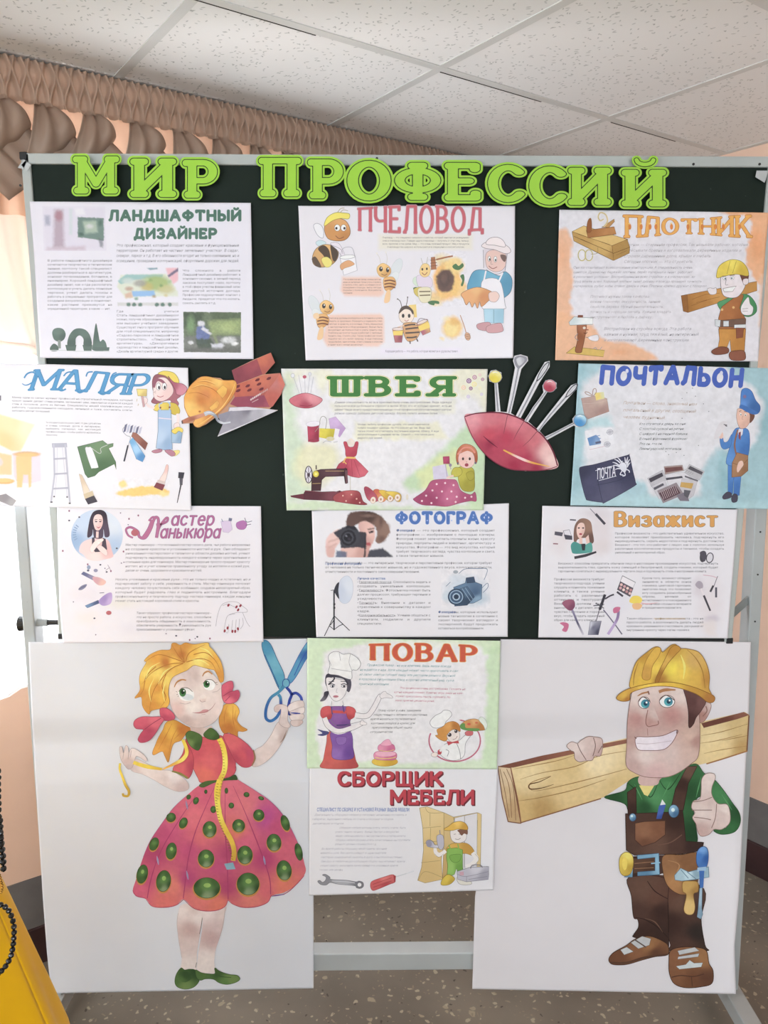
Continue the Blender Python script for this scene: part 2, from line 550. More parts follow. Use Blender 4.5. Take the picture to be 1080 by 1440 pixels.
pan = MB()
P = [bTL, bTR, bBR, bBL]
pan.hexa([(a.x, YB, a.z) for a in P] + [(a.x, YB + 0.018, a.z) for a in P])
pan.make('board_panel', M_BOARD, stand)
RW = 0.017 * KS
dn_ = Vector((0, 0, -1)); rt_ = Vector((1, 0, 0))
bar(bTL, bTR, dn_ * 0.0195 * KS, YB - 0.006, YB + 0.024).make('frame_rail', M_ALU, stand, bevel=0.003)
bar(bBL, bBR, Vector((0, 0, 1)) * 0.006 * KS, YB - 0.003, YB + 0.024).make('frame_rail', M_BLACK, stand, bevel=0.001)
bar(bTL, bBL, rt_ * RW, YB - 0.006, YB + 0.024).make('frame_rail', M_ALU, stand, bevel=0.003)
bar(bTR, bBR, rt_ * -RW * 0.9, YB - 0.006, YB + 0.024).make('frame_rail', M_ALU, stand, bevel=0.003)
for c, sx, sz in ((bTL, 1, -1), (bTR, -1, -1), (bBR, -1, 1), (bBL, 1, 1)):
    MB().box(c.x - sx * 0.002 if sx > 0 else c.x - 0.014, YB - 0.0075, c.z - (0.014 if sz < 0 else 0.002), c.x + (0.014 if sx > 0 else 0.002), YB + 0.026, c.z + (0.002 if sz < 0 else 0.012)).make('corner_cap', M_BLACK, stand, bevel=0.002)
for pts in (((30, 232), (36, 226), (44, 232), (38, 241)), ((1064, 240), (1080, 240), (1077, 252), (1075, 257), (1062, 249)), ((25, 236), (33, 224), (38, 227), (33, 238))):
    v = [at(x, y, YB - 0.0085) for x, y in pts]
    meshobj('tape_strip', v, [tuple(range(len(v)))], M_TAPE, stand).modifiers.new('solid', 'SOLIDIFY').thickness = 0.0006
# screw heads on the frame
for (x, y) in ((29, 261), (1068, 231), (975, 231), (530, 223)):
    c = at(x, y, YB - 0.006)
    MB().tube([c, c + Vector((0, -0.0015, 0))], 0.0028, 10).make('screw', M_BLACK, stand)

YL0, YL1 = YB + 0.012, YB + 0.060
xl, xr = at(34, 800, YL0).x, at(1066, 800, YL0).x
for sx, xx in ((1, xl), (-1, xr)):
    MB().box(xx - 0.014, YL0, 0.098, xx + 0.014, YL1, 1.60 + 0.015).make('stand_leg', M_STAND, stand, bevel=0.003)
    ft = MB().box(xx - 0.022, YB - 0.30, 0.056, xx + 0.022, YB + 0.24, 0.100)
    ft.make('stand_foot', M_STAND, stand, bevel=0.003)
    for yy in (YB - 0.27, YB + 0.21):
        cs = MB().tube([(xx - 0.012, yy, 0.026), (xx + 0.012, yy, 0.026)], 0.026, 20).make('caster', M_BLACK, stand, bevel=0.002)
        MB().box(xx - 0.016, yy - 0.012, 0.03, xx - 0.013, yy + 0.012, 0.057).box(xx + 0.013, yy - 0.012, 0.03, xx + 0.016, yy + 0.012, 0.057).box(xx - 0.016, yy - 0.012, 0.0535, xx + 0.016, yy + 0.012, 0.057).make('caster_fork', M_STAND, cs)
    # pivot at mid height, between leg and frame
    MB().tube([(xx, YB + 0.03, 1.56), (xx + sx * 0.05, YB + 0.03, 1.56)], 0.009, 14).make('pivot_pin', M_STAND, stand)
zc = at(550, 1341, YL0).z
MB().box(xl + 0.014, YL0, zc - 0.041 * KS, xr - 0.014, YL0 + 0.04 * KS, zc).make('stand_crossbar', M_STAND, stand, bevel=0.003)
# locking knob and bolt by the lower left corner of the board, brace on the right
kz = at(33, 880, YL0).z
MB().tube([(xl - 0.030, YL0 + 0.02, kz), (xl - 0.014, YL0 + 0.02, kz)], [0.0195, 0.016], 18).make('locking_knob', M_BLACK, stand, bevel=0.002)
MB().tube([(xl + 0.014, YL0 + 0.02, kz + 0.002), (xl + 0.038, YL0 + 0.02, kz + 0.002)], 0.009, 14).make('bolt_sleeve', M_STAND, stand)
MB().tube([(xl + 0.038, YL0 + 0.02, kz + 0.002), (bBL.x + 0.006, YL0 + 0.02, kz + 0.002)], 0.0065, 12).make('bolt', M_BLACK, stand)
bz = at(1042, 852, YL0)
MB().hexa([(bBR.x + 0.004, YB + 0.02, bz.z - 0.040), (bBR.x + 0.004, YB + 0.03, bz.z - 0.040), (xr - 0.014, YB + 0.03, bz.z + 0.0), (xr - 0.014, YB + 0.02, bz.z + 0.0),
           (bBR.x + 0.004, YB + 0.02, bz.z - 0.019), (bBR.x + 0.004, YB + 0.03, bz.z - 0.019), (xr - 0.014, YB + 0.03, bz.z + 0.021), (xr - 0.014, YB + 0.02, bz.z + 0.021)]).make('brace', mat('dull_steel', '#7c7f7d', 0.4, 0.5, nscale=10, namt=0.1), stand, bevel=0.002)
for (x, y) in ((1072, 748), (1066, 808), (1053, 874), (31, 746), (34, 770), (37, 847)):
    c = at(x, y, YL0)
    xx = xl if x < 500 else xr
    MB().tube([(xx, YL0, c.z), (xx, YL0 - 0.001, c.z)], 0.0022, 8).make('rivet', M_BLACK if x > 500 else M_STAND, stand)
# ------------------------------------------------------------------ printed and painted sheets
EPS = 0.00009


def vnoise(x, y, seed=0):
    xi = np.floor(x).astype(int); yi = np.floor(y).astype(int)
    fx = x - xi; fy = y - yi
    fx = fx * fx * (3 - 2 * fx); fy = fy * fy * (3 - 2 * fy)

    def h(a, b):
        n = np.sin(a * 127.1 + b * 311.7 + seed * 74.7) * 43758.5453
        return n - np.floor(n)
    return (h(xi, yi) * (1 - fx) + h(xi + 1, yi) * fx) * (1 - fy) + (h(xi, yi + 1) * (1 - fx) + h(xi + 1, yi + 1) * fx) * fy


def fbm(x, y, seed=0):
    return (vnoise(x, y, seed) * 0.55 + vnoise(x * 2.1, y * 2.1, seed + 1) * 0.3 + vnoise(x * 4.3, y * 4.3, seed + 2) * 0.15)


def pp(s):
    """'x,y x,y ...' -> array"""
    if isinstance(s, str):
        return np.array([[float(a) for a in q.split(',')] for q in s.split()])
    return np.array(s, float)


def crom(p, closed, n=6):
    p = np.asarray(p, float); k = len(p)
    if k < 3:
        return p
    out = []
    rng = range(k) if closed else range(k - 1)
    for i in rng:
        if closed:
            a, b, c, d = p[(i - 1) % k], p[i], p[(i + 1) % k], p[(i + 2) % k]
        else:
            a, b, c, d = p[max(i - 1, 0)], p[i], p[i + 1], p[min(i + 2, k - 1)]
        for j in range(n):
            t = j / n
            out.append(0.5 * ((2 * b) + (c - a) * t + (2 * a - 5 * b + 4 * c - d) * t * t + (3 * b - a - 3 * c + d) * t ** 3))
    if not closed:
        out.append(p[-1])
    return np.array(out)


def dense(p, st, closed=True):
    out = []
    n = len(p)
    for i in range(n if closed else n - 1):
        a, b = p[i], p[(i + 1) % n]
        k = max(1, int(math.ceil(np.hypot(*(b - a)) / st)))
        for j in range(k):
            out.append(a + (b - a) * j / k)
    if not closed:
        out.append(p[-1])
    return np.array(out)


def inpoly(pts, poly):
    x, y = pts[:, 0], pts[:, 1]
    r = np.zeros(len(pts), bool)
    n = len(poly)
    for i in range(n):
        x1, y1 = poly[i]; x2, y2 = poly[(i + 1) % n]
        c = ((y1 > y) != (y2 > y))
        with np.errstate(divide='ignore', invalid='ignore'):
            xx = (x2 - x1) * (y - y1) / (y2 - y1 + 1e-30) + x1
        r ^= c & (x < xx)
    return r


def segdist(pts, poly, closed=True):
    d = np.full(len(pts), 1e9)
    n = len(poly)
    for i in range(n if closed else n - 1):
        a = poly[i]; b = poly[(i + 1) % n]
        ab = b - a; L2 = (ab ** 2).sum() + 1e-12
        t = np.clip(((pts - a) @ ab) / L2, 0, 1)
        d = np.minimum(d, np.hypot(*(pts - a - t[:, None] * ab).T))
    return d


def sdpoly(pts, poly):
    d = segdist(pts, poly)
    return np.where(inpoly(pts, poly), -d, d)


def colours(col, pts):
    """flat colour, or list of (colour, x, y) spots blended by distance"""
    if isinstance(col, (list, tuple)) and len(col) and isinstance(col[0], (list, tuple)):
        W = np.zeros(len(pts)); A = np.zeros((len(pts), 3))
        for c, x, y in col:
            wt = 1 / ((pts[:, 0] - x) ** 2 + (pts[:, 1] - y) ** 2 + 4.0) ** 1.4
            W += wt; A += wt[:, None] * alb(c)
        return A / W[:, None]
    return np.tile(alb(col), (len(pts), 1))


def cdt(loops, inner=None):
    v = []; e = []
    for lp in loops:
        n = len(v); k = len(lp)
        v += [Vector((float(a), float(b))) for a, b in lp]
        e += [(n + i, n + (i + 1) % k) for i in range(k)]
    if inner is not None:
        v += [Vector((float(a), float(b))) for a, b in inner]
    r = delaunay_2d_cdt(v, e, [], 1, 1e-5)
    V = np.array([(a.x, a.y) for a in r[0]]); F = [tuple(q) for q in r[2]]
    if not F:
        return V, F
    cen = np.array([V[list(q)].mean(0) for q in F])
    ok = np.zeros(len(F), bool)
    for lp in loops:
        ok ^= inpoly(cen, np.asarray(lp, float))
    return V, [q for q, k in zip(F, ok) if k]


class Sheet:
    """a hanging sheet: its outline in the photograph unprojected on the sheet's own upright plane"""
    def __init__(s, name, left, right, off, label, cat='poster', group=None, wave=None, ops=(), step=2.5, T=(0, 0, 1), base=PAPER, m=None, art=None, nx=None, nz=0.0):
        s.T = T; s.Y = YB - off; s.wave = wave; s.items = []
        left = s.t(pp(left)); right = s.t(pp(right))
        s.m = m or M_PRINT
        c = np.vstack([left, right]).mean(0)
        lo = np.vstack([left, right]).max(0)
        org = at(c[0], lo[1], s.Y)
        s.root = empty(name, org, label, cat, group)
        n = int(np.hypot(*(right[0] - left[0])) / step); h = int(np.hypot(*(left[-1] - left[0])) / step)
        def along(p, t):
            d = np.r_[0, np.cumsum(np.hypot(*np.diff(p, axis=0).T))]; d /= d[-1]
            return np.stack([np.interp(t, d, p[:, 0]), np.interp(t, d, p[:, 1])], 1)
        tv = np.linspace(0, 1, h + 1); tu = np.linspace(0, 1, n + 1)
        Lp = along(left, tv); Rp = along(right, tv)
        g = Lp[:, None, :] * (1 - tu)[None, :, None] + Rp[:, None, :] * tu[None, :, None]
        g = g.reshape(-1, 2)
        loc = s.inv(g)
        col = np.tile(alb(base), (len(g), 1))
        col = apply_ops(col, loc, ops, nz)
        f = [(j * (n + 1) + i, j * (n + 1) + i + 1, (j + 1) * (n + 1) + i + 1, (j + 1) * (n + 1) + i) for j in range(h) for i in range(n)]
        o = s.mesh('paper_sheet', g, np.zeros(len(g)), f, col, s.m)
        md = o.modifiers.new('solid', 'SOLIDIFY'); md.thickness = 0.0004; md.offset = 1.0
        o.data.polygons.foreach_set('use_smooth', [True] * len(o.data.polygons))

    def t(s, p):
        return np.stack([s.T[0] + p[:, 0] / s.T[2], s.T[1] + p[:, 1] / s.T[2]], 1)

    def inv(s, p):
        return np.stack([(p[:, 0] - s.T[0]) * s.T[2], (p[:, 1] - s.T[1]) * s.T[2]], 1)

    def world(s, p, lay):
        a, b, c = rays(p[:, 0], p[:, 1])
        Y = np.full(len(p), s.Y)
        if s.wave is not None:
            for _ in range(5):
                t = Y / b
                Y = s.Y + s.wave(a * t, c * t + CAM_H)
        Y = Y - lay * EPS
        t = Y / b
        return np.stack([a * t, Y, CAM_H + c * t], 1)

    def mesh(s, name, p, lay, faces, col, m, parent=None):
        w_ = s.world(p, np.asarray(lay, float))
        o = meshobj(name, w_, faces, m, parent or s.root)
        at_ = o.data.color_attributes.new('Col', 'FLOAT_COLOR', 'POINT')
        c4 = np.ones((len(p), 4), np.float32); c4[:, :3] = col
        at_.data.foreach_set('color', c4.ravel())
        return o

    def layer(s, lo, hi):
        L_ = 0
        for (a, b, l) in s.items:
            if a[0] < hi[0] and b[0] > lo[0] and a[1] < hi[1] and b[1] > lo[1]:
                L_ = max(L_, l)
        s.items.append((lo, hi, L_ + 1))
        return L_ + (7 if s.wave is not None else 1)


def apply_ops(col, loc, ops, nz=0.0):
    if nz:
        loc = loc + np.stack([fbm(loc[:, 0] / (nz * 2.5), loc[:, 1] / (nz * 2.5), 3) - 0.5, fbm(loc[:, 0] / (nz * 2.5), loc[:, 1] / (nz * 2.5), 9) - 0.5], 1) * nz * 2.2
    for op in ops:
        k = op[0]
        if k == 'p':
            _, pts, c, soft, al = op[:5]
            P = pp(pts)
            if len(op) > 5:
                P = crom(P, True, 5)
            lo = P.min(0) - soft * 2; hi = P.max(0) + soft * 2
            idx = np.where((loc[:, 0] > lo[0]) & (loc[:, 0] < hi[0]) & (loc[:, 1] > lo[1]) & (loc[:, 1] < hi[1]))[0]
            if not len(idx):
                continue
            d = sdpoly(loc[idx], P)
            a = np.clip(0.5 - d / (2 * max(soft, 0.3)), 0, 1) * al
        elif k == 'e':
            _, x, y, rx, ry, c, soft, al = op
            d = (np.hypot((loc[:, 0] - x) / rx, (loc[:, 1] - y) / ry) - 1) * min(rx, ry)
            idx = np.where(d < soft)[0]
            a = np.clip(0.5 - d[idx] / (2 * max(soft, 0.3)), 0, 1) * al
        elif k == 'n':          # mottled watercolour over everything painted so far
            _, sc_, amt, seed = op
            idx = np.arange(len(loc))
            col = col * (1 + amt * (fbm(loc[:, 0] / sc_, loc[:, 1] / sc_, seed) - 0.5))[:, None]
            continue
        cc = colours(c, loc[idx])
        col[idx] = col[idx] * (1 - a[:, None]) + cc * a[:, None]
    return np.clip(col, 0.003, 0.87)


class Art:
    """one printed or painted motif of a sheet, its own mesh"""
    def __init__(s, sheet, name, T=None, parent=None, m=None, label=None):
        s.sh = sheet; s.name = name; s.T = T or sheet.T; s.parent = parent; s.m = m or sheet.m; s.label = label
        s.v = []; s.l = []; s.f = []; s.c = []; s.n = 0

    def t(s, p):
        return np.stack([s.T[0] + p[:, 0] / s.T[2], s.T[1] + p[:, 1] / s.T[2]], 1)

    def put(s, p, faces, col, lay=None):
        q = s.t(p)
        if lay is None:
            lay = s.sh.layer(q.min(0), q.max(0))
        s.v.append(q); s.l.append(np.full(len(q), lay)); s.c.append(col)
        s.f += [tuple(i + s.n for i in f) for f in faces]
        s.n += len(q)

    def poly(s, pts, col, ol=None, ow=1.0, sm=False, g=None, holes=()):
        P = pp(pts)
        if sm:
            P = crom(P, True, 5)
        inner = None
        grad = isinstance(col, (list, tuple)) and isinstance(col[0], (list, tuple))
        if s.sh.wave is not None:
            P = dense(P, 3.0 * s.T[2])
        if grad or s.sh.wave is not None:
            st = (g or 2.2 * s.T[2]) if grad else 4.0 * s.T[2]
            lo, hi = P.min(0), P.max(0)
            gx, gy = np.meshgrid(np.arange(lo[0], hi[0], st), np.arange(lo[1], hi[1], st))
            q = np.stack([gx.ravel(), gy.ravel()], 1)
            if len(q):
                inner = q[sdpoly(q, P) < -0.35 * st]
        v, f = cdt([P] + [pp(h) for h in holes], inner)
        s.put(v, f, colours(col, v))
        if ol:
            s.line(np.vstack([P, P[:1]]), ow, ol, sm=False)
        return s

    def blob(s, pts, col, ol=None, ow=1.0, g=None):
        return s.poly(pts, col, ol, ow, True, g)

    def ell(s, x, y, rx, ry=None, col='#000', rot=0, ol=None, ow=1.0, n=20):
        ry = ry or rx
        a = np.linspace(0, 2 * PI, n, endpoint=False); r = math.radians(rot)
        c, d = np.cos(a) * rx, np.sin(a) * ry
        return s.poly(np.stack([x + c * math.cos(r) - d * math.sin(r), y + c * math.sin(r) + d * math.cos(r)], 1), col, ol, ow)

    def line(s, pts, w_, col, sm=True, taper=None):
        P = pp(pts)
        if sm and len(P) > 2:
            P = crom(P, False, 5)
        if s.sh.wave is not None:
            P = dense(P, 3.0 * s.T[2], False)
        keep = np.r_[True, np.hypot(*np.diff(P, axis=0).T) > 1e-6]
        P = P[keep]
        if len(P) < 2:
            return s
        d = np.gradient(P, axis=0); d /= (np.hypot(*d.T) + 1e-9)[:, None]
        nrm = np.stack([-d[:, 1], d[:, 0]], 1)
        t = np.linspace(0, 1, len(P))
        ww = np.full(len(P), w_ / 2.0)
        if taper:
            ww = ww * np.interp(t, [0, 0.5, 1], [taper[0], 1, taper[1]])
        v = np.vstack([P + nrm * ww[:, None], P - nrm * ww[:, None]])
        n = len(P)
        f = [(i, i + 1, n + i + 1, n + i) for i in range(n - 1)]
        s.put(v, f, colours(col, v))
        return s

    def lines(s, pts, w_, col, **k):
        for p in pts.split('|'):
            s.line(p.strip(), w_, col, **k)
        return s

    def done(s):
        if not s.n:
            return None
        o = s.sh.mesh(s.name, np.vstack(s.v), np.concatenate(s.l), s.f, np.vstack(s.c), s.m, s.parent)
        if s.label:
            o['label'] = s.label
        return o


def picture(sheet, name, quad, ops, base=PAPER, T=None, step=1.0, nz=0.0, parent=None, label=None):
    """a small printed picture with soft edges inside (fine grid)"""
    A = Art(sheet, name, T, parent, label=label)
    q = pp(quad)
    st = step * A.T[2]
    nx = max(2, int(np.hypot(*(q[1] - q[0])) / st)); ny = max(2, int(np.hypot(*(q[3] - q[0])) / st))
    tu = np.linspace(0, 1, nx + 1); tv = np.linspace(0, 1, ny + 1)
    top = q[0] + (q[1] - q[0]) * tu[:, None]; bot = q[3] + (q[2] - q[3]) * tu[:, None]
    g = (top[None] * (1 - tv)[:, None, None] + bot[None] * tv[:, None, None]).reshape(-1, 2)
    col = apply_ops(np.tile(alb(base), (len(g), 1)), g, ops, nz)
    f = [(j * (nx + 1) + i, j * (nx + 1) + i + 1, (j + 1) * (nx + 1) + i + 1, (j + 1) * (nx + 1) + i) for j in range(ny) for i in range(nx)]
    A.put(g, f, col)
    return A.done()


# ---- printed body text -------------------------------------------------------
_tc = bpy.data.curves.new('type', 'FONT'); _tc.resolution_u = 1
_to = bpy.data.objects.new('type', _tc); C0.objects.link(_to)
GL = {}


def glyph(ch, bold):
    if (ch, bold) not in GL:
        _tc.offset = 0.02 if bold else 0.002
        _tc.body = ch
        bpy.context.view_layer.update()
        me = bpy.data.meshes.new_from_object(_to.evaluated_get(bpy.context.evaluated_depsgraph_get()))
        v = np.array([(a.co.x, a.co.y) for a in me.vertices]).reshape(-1, 2)
        f = [tuple(p.vertices) for p in me.polygons]
        bpy.data.meshes.remove(me)
        adv = (v[:, 0].max() + 0.055) if len(v) else 0.3
        GL[(ch, bold)] = (v, f, adv)
    return GL[(ch, bold)]


def text(sheet, lines, x0, y0, x1, y1, col='#7d7b84', slant=0.0, bold=False, T=None, name='text_block', hand=False, just=True, skew=0.0, xs=None, cap=0.53, align='j', parent=None):
    """lines of type set into a box; xs = (x0, x1) for single lines"""
    if isinstance(lines, str):
        lines = [l.strip() for l in lines.strip().split('/')]
    A = Art(sheet, name, T, parent)
    n = len(lines); pitch = (y1 - y0) / n
    rr = random.Random(n * 7 + int(x0))
    V = []; F = []; cnt = 0
    for i, ln in enumerate(lines):
        a0, a1 = (xs[i] if xs and xs[i] else (x0, x1))
        yb = y0 + pitch * (i + 0.80)
        size = pitch * cap / 0.70
        words = ln.split(' ')
        ws = [sum(glyph(c, bold)[2] for c in w_) * size for w_ in words]
        tot = sum(ws); gap = 0.28 * size
        natural = tot + gap * (len(words) - 1)
        box = a1 - a0
        last = (i == n - 1) and not (xs and xs[i])
        sx = 1.0
        if natural > box:
            sx = box / natural
        elif not last and align == 'j':
            sx = min(1.25, box / natural)
            if len(words) > 1:
                gap = (box / sx - tot) / (len(words) - 1)
        x = a0
        if align == 'c':
            x = a0 + (box - natural * sx) / 2
        for w_ in words:
            for c in w_:
                v, f, adv = glyph(c, bold)
                if len(v):
                    dy = rr.uniform(-0.05, 0.05) * size if hand else 0
                    px = x + (v[:, 0] + slant * v[:, 1]) * size * sx
                    py = yb - v[:, 1] * size + skew * (x - x0) + dy
                    V.append(np.stack([px, py], 1)); F += [tuple(k + cnt for k in q) for q in f]; cnt += len(v)
                x += adv * size * sx
            x += gap * sx
    if V:
        v = np.vstack(V)
        A.put(v, F, colours(col, v))
    return A.done()


# ---- drawn lettering: skeleton letters thickened with a pen, contoured -------
def arc(cx, cy, rx, ry, a0, a1, n=14):
    a = np.radians(np.linspace(a0, a1, n))
    return [(cx + rx * math.cos(t), cy + ry * math.sin(t)) for t in a]


LET = {
    'М': (1.0, [[(0, 0), (0, 1)], [(0, 1), (.5, .22), (1, 1)], [(1, 1), (1, 0)]], [(0, 0), (1, 0), (-.04, 1), (1.04, 1)]),
    'И': (.78, [[(0, 0), (0, 1)], [(0, .08), (.78, .92)], [(.78, 0), (.78, 1)]], [(0, 0), (.78, 0), (0, 1), (.78, 1)]),
    'Р': (.66, [[(0, 0), (0, 1)], [(0, 1), (.3, 1)] + arc(.34, .72, .32, .28, 90, -90) + [(0, .44)]], [(0, 0), (-.06, 1)]),
    'П': (.76, [[(0, 0), (0, 1)], [(0, 1), (.76, 1)], [(.76, 1), (.76, 0)]], [(0, 0), (.76, 0), (-.05, 1), (.81, 1)]),
    'О': (.84, [arc(.42, .5, .42, .5, 0, 360, 30)], []),
    'Ф': (.96, [[(.48, 0), (.48, 1)], arc(.48, .53, .46, .30, 0, 360, 28)], [(.48, 0), (.48, 1)]),
    'Е': (.62, [[(0, 0), (0, 1)], [(0, 1), (.6, 1), (.6, .88)], [(0, .52), (.44, .52)], [(0, 0), (.62, 0), (.62, .14)]], [(-.05, 0), (-.05, 1)]),
    'С': (.76, [arc(.42, .5, .42, .5, 45, 318, 24)], []),
    'Й': (.78, [[(0, 0), (0, 1)], [(0, .08), (.78, .92)], [(.78, 0), (.78, 1)]], [(0, 0), (.78, 0), (0, 1), (.78, 1)]),
    'Л': (.78, [[(0, 0), (.12, .12), (.24, 1)], [(.24, 1), (.78, 1)], [(.78, 1), (.78, 0)]], [(.02, 0), (.78, 0)]),
    'А': (.86, [[(0, 0), (.40, 1), (.46, 1), (.86, 0)], [(.17, .33), (.69, .33)]], [(0, 0), (.86, 0)]),
    'Н': (.74, [[(0, 0), (0, 1)], [(0, .5), (.74, .5)], [(.74, 0), (.74, 1)]], [(0, 0), (.74, 0), (0, 1), (.74, 1)]),
    'Д': (.92, [[(0, -.16), (0, .02), (.92, .02), (.92, -.16)], [(.14, 0), (.32, 1), (.76, 1), (.76, 0)]], []),
    'Ш': (1.0, [[(0, 1), (0, 0), (1, 0), (1, 1)], [(.5, 0), (.5, 1)]], [(0, 1), (.5, 1), (1, 1)]),
    'Щ': (1.06, [[(0, 1), (0, 0), (1.06, 0), (1.06, -.18)], [(.48, 0), (.48, 1)], [(.96, 0), (.96, 1)]], [(0, 1), (.48, 1), (.96, 1)]),
    'Т': (.78, [[(.39, 0), (.39, 1)], [(0, .9), (0, 1), (.78, 1), (.78, .9)]], [(.39, 0)]),
    'Ы': (.98, [[(0, 1), (0, 0), (.26, 0)] + arc(.3, .29, .29, .29, -90, 90) + [(0, .58)], [(.98, 0), (.98, 1)]], [(0, 1), (.98, 1), (.98, 0)]),
    'Ь': (.64, [[(0, 1), (0, 0), (.3, 0)] + arc(.34, .29, .30, .29, -90, 90) + [(0, .58)]], [(0, 1)]),
    'З': (.64, [arc(.3, .74, .31, .26, 150, -90, 16) + arc(.3, .25, .34, .25, 90, -150, 16)], []),
    'Ч': (.7, [[(.7, 0), (.7, 1)], [(0, 1), (0, .68)] + arc(.3, .66, .3, .24, 180, 270, 8) + [(.7, .44)]], [(0, 1), (.7, 1), (.7, 0)]),
    'В': (.68, [[(0, 0), (0, 1)], [(0, 1), (.3, 1)] + arc(.3, .77, .3, .23, 90, -90, 12) + [(0, .54)], [(.3, .54)] + arc(.34, .27, .34, .27, 90, -90, 12) + [(0, 0)]], [(-.05, 0), (-.05, 1)]),
    'К': (.74, [[(0, 0), (0, 1)], [(0, .48), (.16, .5), (.70, 1)], [(.26, .58), (.74, 0)]], [(0, 0), (0, 1), (.74, 0), (.68, 1)]),
    'Я': (.72, [[(.72, 0), (.72, 1)], [(.72, 1), (.36, 1)] + arc(.34, .73, .32, .27, 90, 270) + [(.72, .46)], [(.42, .46), (0, 0)]], [(.72, 0), (.76, 1), (0, 0)]),
    'Б': (.68, [[(.6, .86), (.6, 1), (0, 1), (0, 0), (.3, 0)] + arc(.36, .29, .31, .29, -90, 90) + [(0, .58)]], []),
    'Ю': (1.0, [[(0, 0), (0, 1)], [(0, .5), (.3, .5)], arc(.66, .5, .34, .5, 0, 360, 26)], []),
    'и': (.54, [[(0, 0), (0, .68)], [(0, .05), (.54, .63)], [(.54, 0), (.54, .68)]], []),
    'з': (.5, [arc(.24, .51, .24, .17, 150, -90, 12) + arc(.24, .17, .27, .18, 90, -150, 12)], []),
    'а': (.54, [arc(.26, .33, .27, .34, 0, 360, 22), [(.54, .68), (.54, 0)]], []),
    'ж': (.8, [[(.4, 0), (.4, .68)], [(0, .68), (.34, .34), (0, 0)], [(.8, .68), (.46, .34), (.8, 0)]], []),
    'с': (.5, [arc(.28, .34, .28, .34, 45, 318, 18)], []),
    'т': (.54, [[(.27, 0), (.27, .68)], [(0, .68), (.54, .68)]], []),
    'е': (.54, [[(.02, .36), (.54, .36)] + arc(.28, .34, .27, .34, 5, 315, 18)], []),
    'р': (.54, [[(0, -.3), (0, .68)], arc(.28, .34, .28, .34, 0, 360, 22)], []),
    'н': (.5, [[(0, 0), (0, .68)], [(0, .34), (.5, .34)], [(.5, 0), (.5, .68)]], []),
    'ы': (.7, [[(0, .68), (0, 0), (.18, 0)] + arc(.2, .19, .2, .19, -90, 90, 8) + [(0, .38)], [(.7, 0), (.7, .68)]], []),
    'к': (.5, [[(0, 0), (0, .68)], [(0, .32), (.12, .34), (.48, .68)], [(.2, .4), (.5, 0)]], []),
    'ю': (.76, [[(0, 0), (0, .68)], [(0, .34), (.22, .34)], arc(.5, .34, .26, .34, 0, 360, 20)], []),
}


def letter_field(ch, wx, tx, ty, serif, sty, res=42, pad=0.3, square=False, wscale=1.0):
    W_, st, sf = LET[ch]
    xs = np.arange(-pad - serif - tx, W_ * wscale + pad + serif + tx, 1.0 / res)
    ys = np.arange(-pad - 0.22, 1 + pad, 1.0 / res)
    X, Y = np.meshgrid(xs, ys)
    F_ = np.full(X.shape, 1e9)

    def seg(a, b, hx, hy):
        # distance with an elliptical (or square) pen, minus pen size, in units of letter height
        hm = min(hx, hy)
        ax, ay, bx_, by = a[0] / hx, a[1] / hy, b[0] / hx, b[1] / hy
        px, py = X / hx, Y / hy
        dx, dy = bx_ - ax, by - ay
        L2 = dx * dx + dy * dy + 1e-12
        t = np.clip(((px - ax) * dx + (py - ay) * dy) / L2, 0, 1)
        ex, ey = px - ax - t * dx, py - ay - t * dy
        d = np.maximum(abs(ex), abs(ey)) if square else np.hypot(ex, ey)
        gx = np.hypot(ex / hx, ey / hy) / np.maximum(np.hypot(ex, ey), 1e-9)
        return (d - 1) / np.maximum(gx, 1e-9) if not square else (d - 1) * hm
    for pl in st:
        for a, b in zip(pl[:-1], pl[1:]):
            np.minimum(F_, seg((a[0] * wscale, a[1]), (b[0] * wscale, b[1]), tx, ty), out=F_)
    if serif:
        for (x, y) in sf:
            yy = y + (sty - ty) * (1 if y < 0.5 else -1)
            np.minimum(F_, seg((x * wscale - serif, yy), (x * wscale + serif, yy), sty, sty), out=F_)
    return xs, ys, F_, W_ * wscale


def contours(xs, ys, F_, lev):
    G = F_ - lev
    G = np.where(np.abs(G) < 1e-7, 1e-7, G)
    nx = len(xs); segs = {}
    ny = len(ys)

    def pt(e):
        (i, j), (k, l) = e
        a, b = G[j, i], G[l, k]; t = a / (a - b)
        return (xs[i] + (xs[k] - xs[i]) * t, ys[j] + (ys[l] - ys[j]) * t)
    sg = G < 0
    cells = np.argwhere((sg[:-1, :-1] != sg[1:, :-1]) | (sg[:-1, :-1] != sg[:-1, 1:]) | (sg[1:, 1:] != sg[1:, :-1]) | (sg[1:, 1:] != sg[:-1, 1:]))
    for j, i in cells:
        c = [(i, j), (i + 1, j), (i + 1, j + 1), (i, j + 1)]
        ent = []; ext = []
        for k in range(4):
            a, b = c[k], c[(k + 1) % 4]
            ia, ib = sg[a[1], a[0]], sg[b[1], b[0]]
            if ia != ib:
                e = (a, b) if a < b else (b, a)
                (ext if ia else ent).append((k, e))
        for (k, e) in ext:
            kk = min(ent, key=lambda q: (q[0] - k) % 4)
            segs[e] = kk[1]
    loops = []
    while segs:
        s0, nxt = segs.popitem(); lp = [s0]
        while nxt in segs:
            lp.append(nxt); nxt = segs.pop(nxt)
        P = np.array([pt(e) for e in lp])
        if len(P) > 5:
            # light simplification
            keep = [0]
            for q in range(1, len(P)):
                if np.hypot(*(P[q] - P[keep[-1]])) > 0.012:
                    keep.append(q)
            loops.append(P[keep])
    return loops


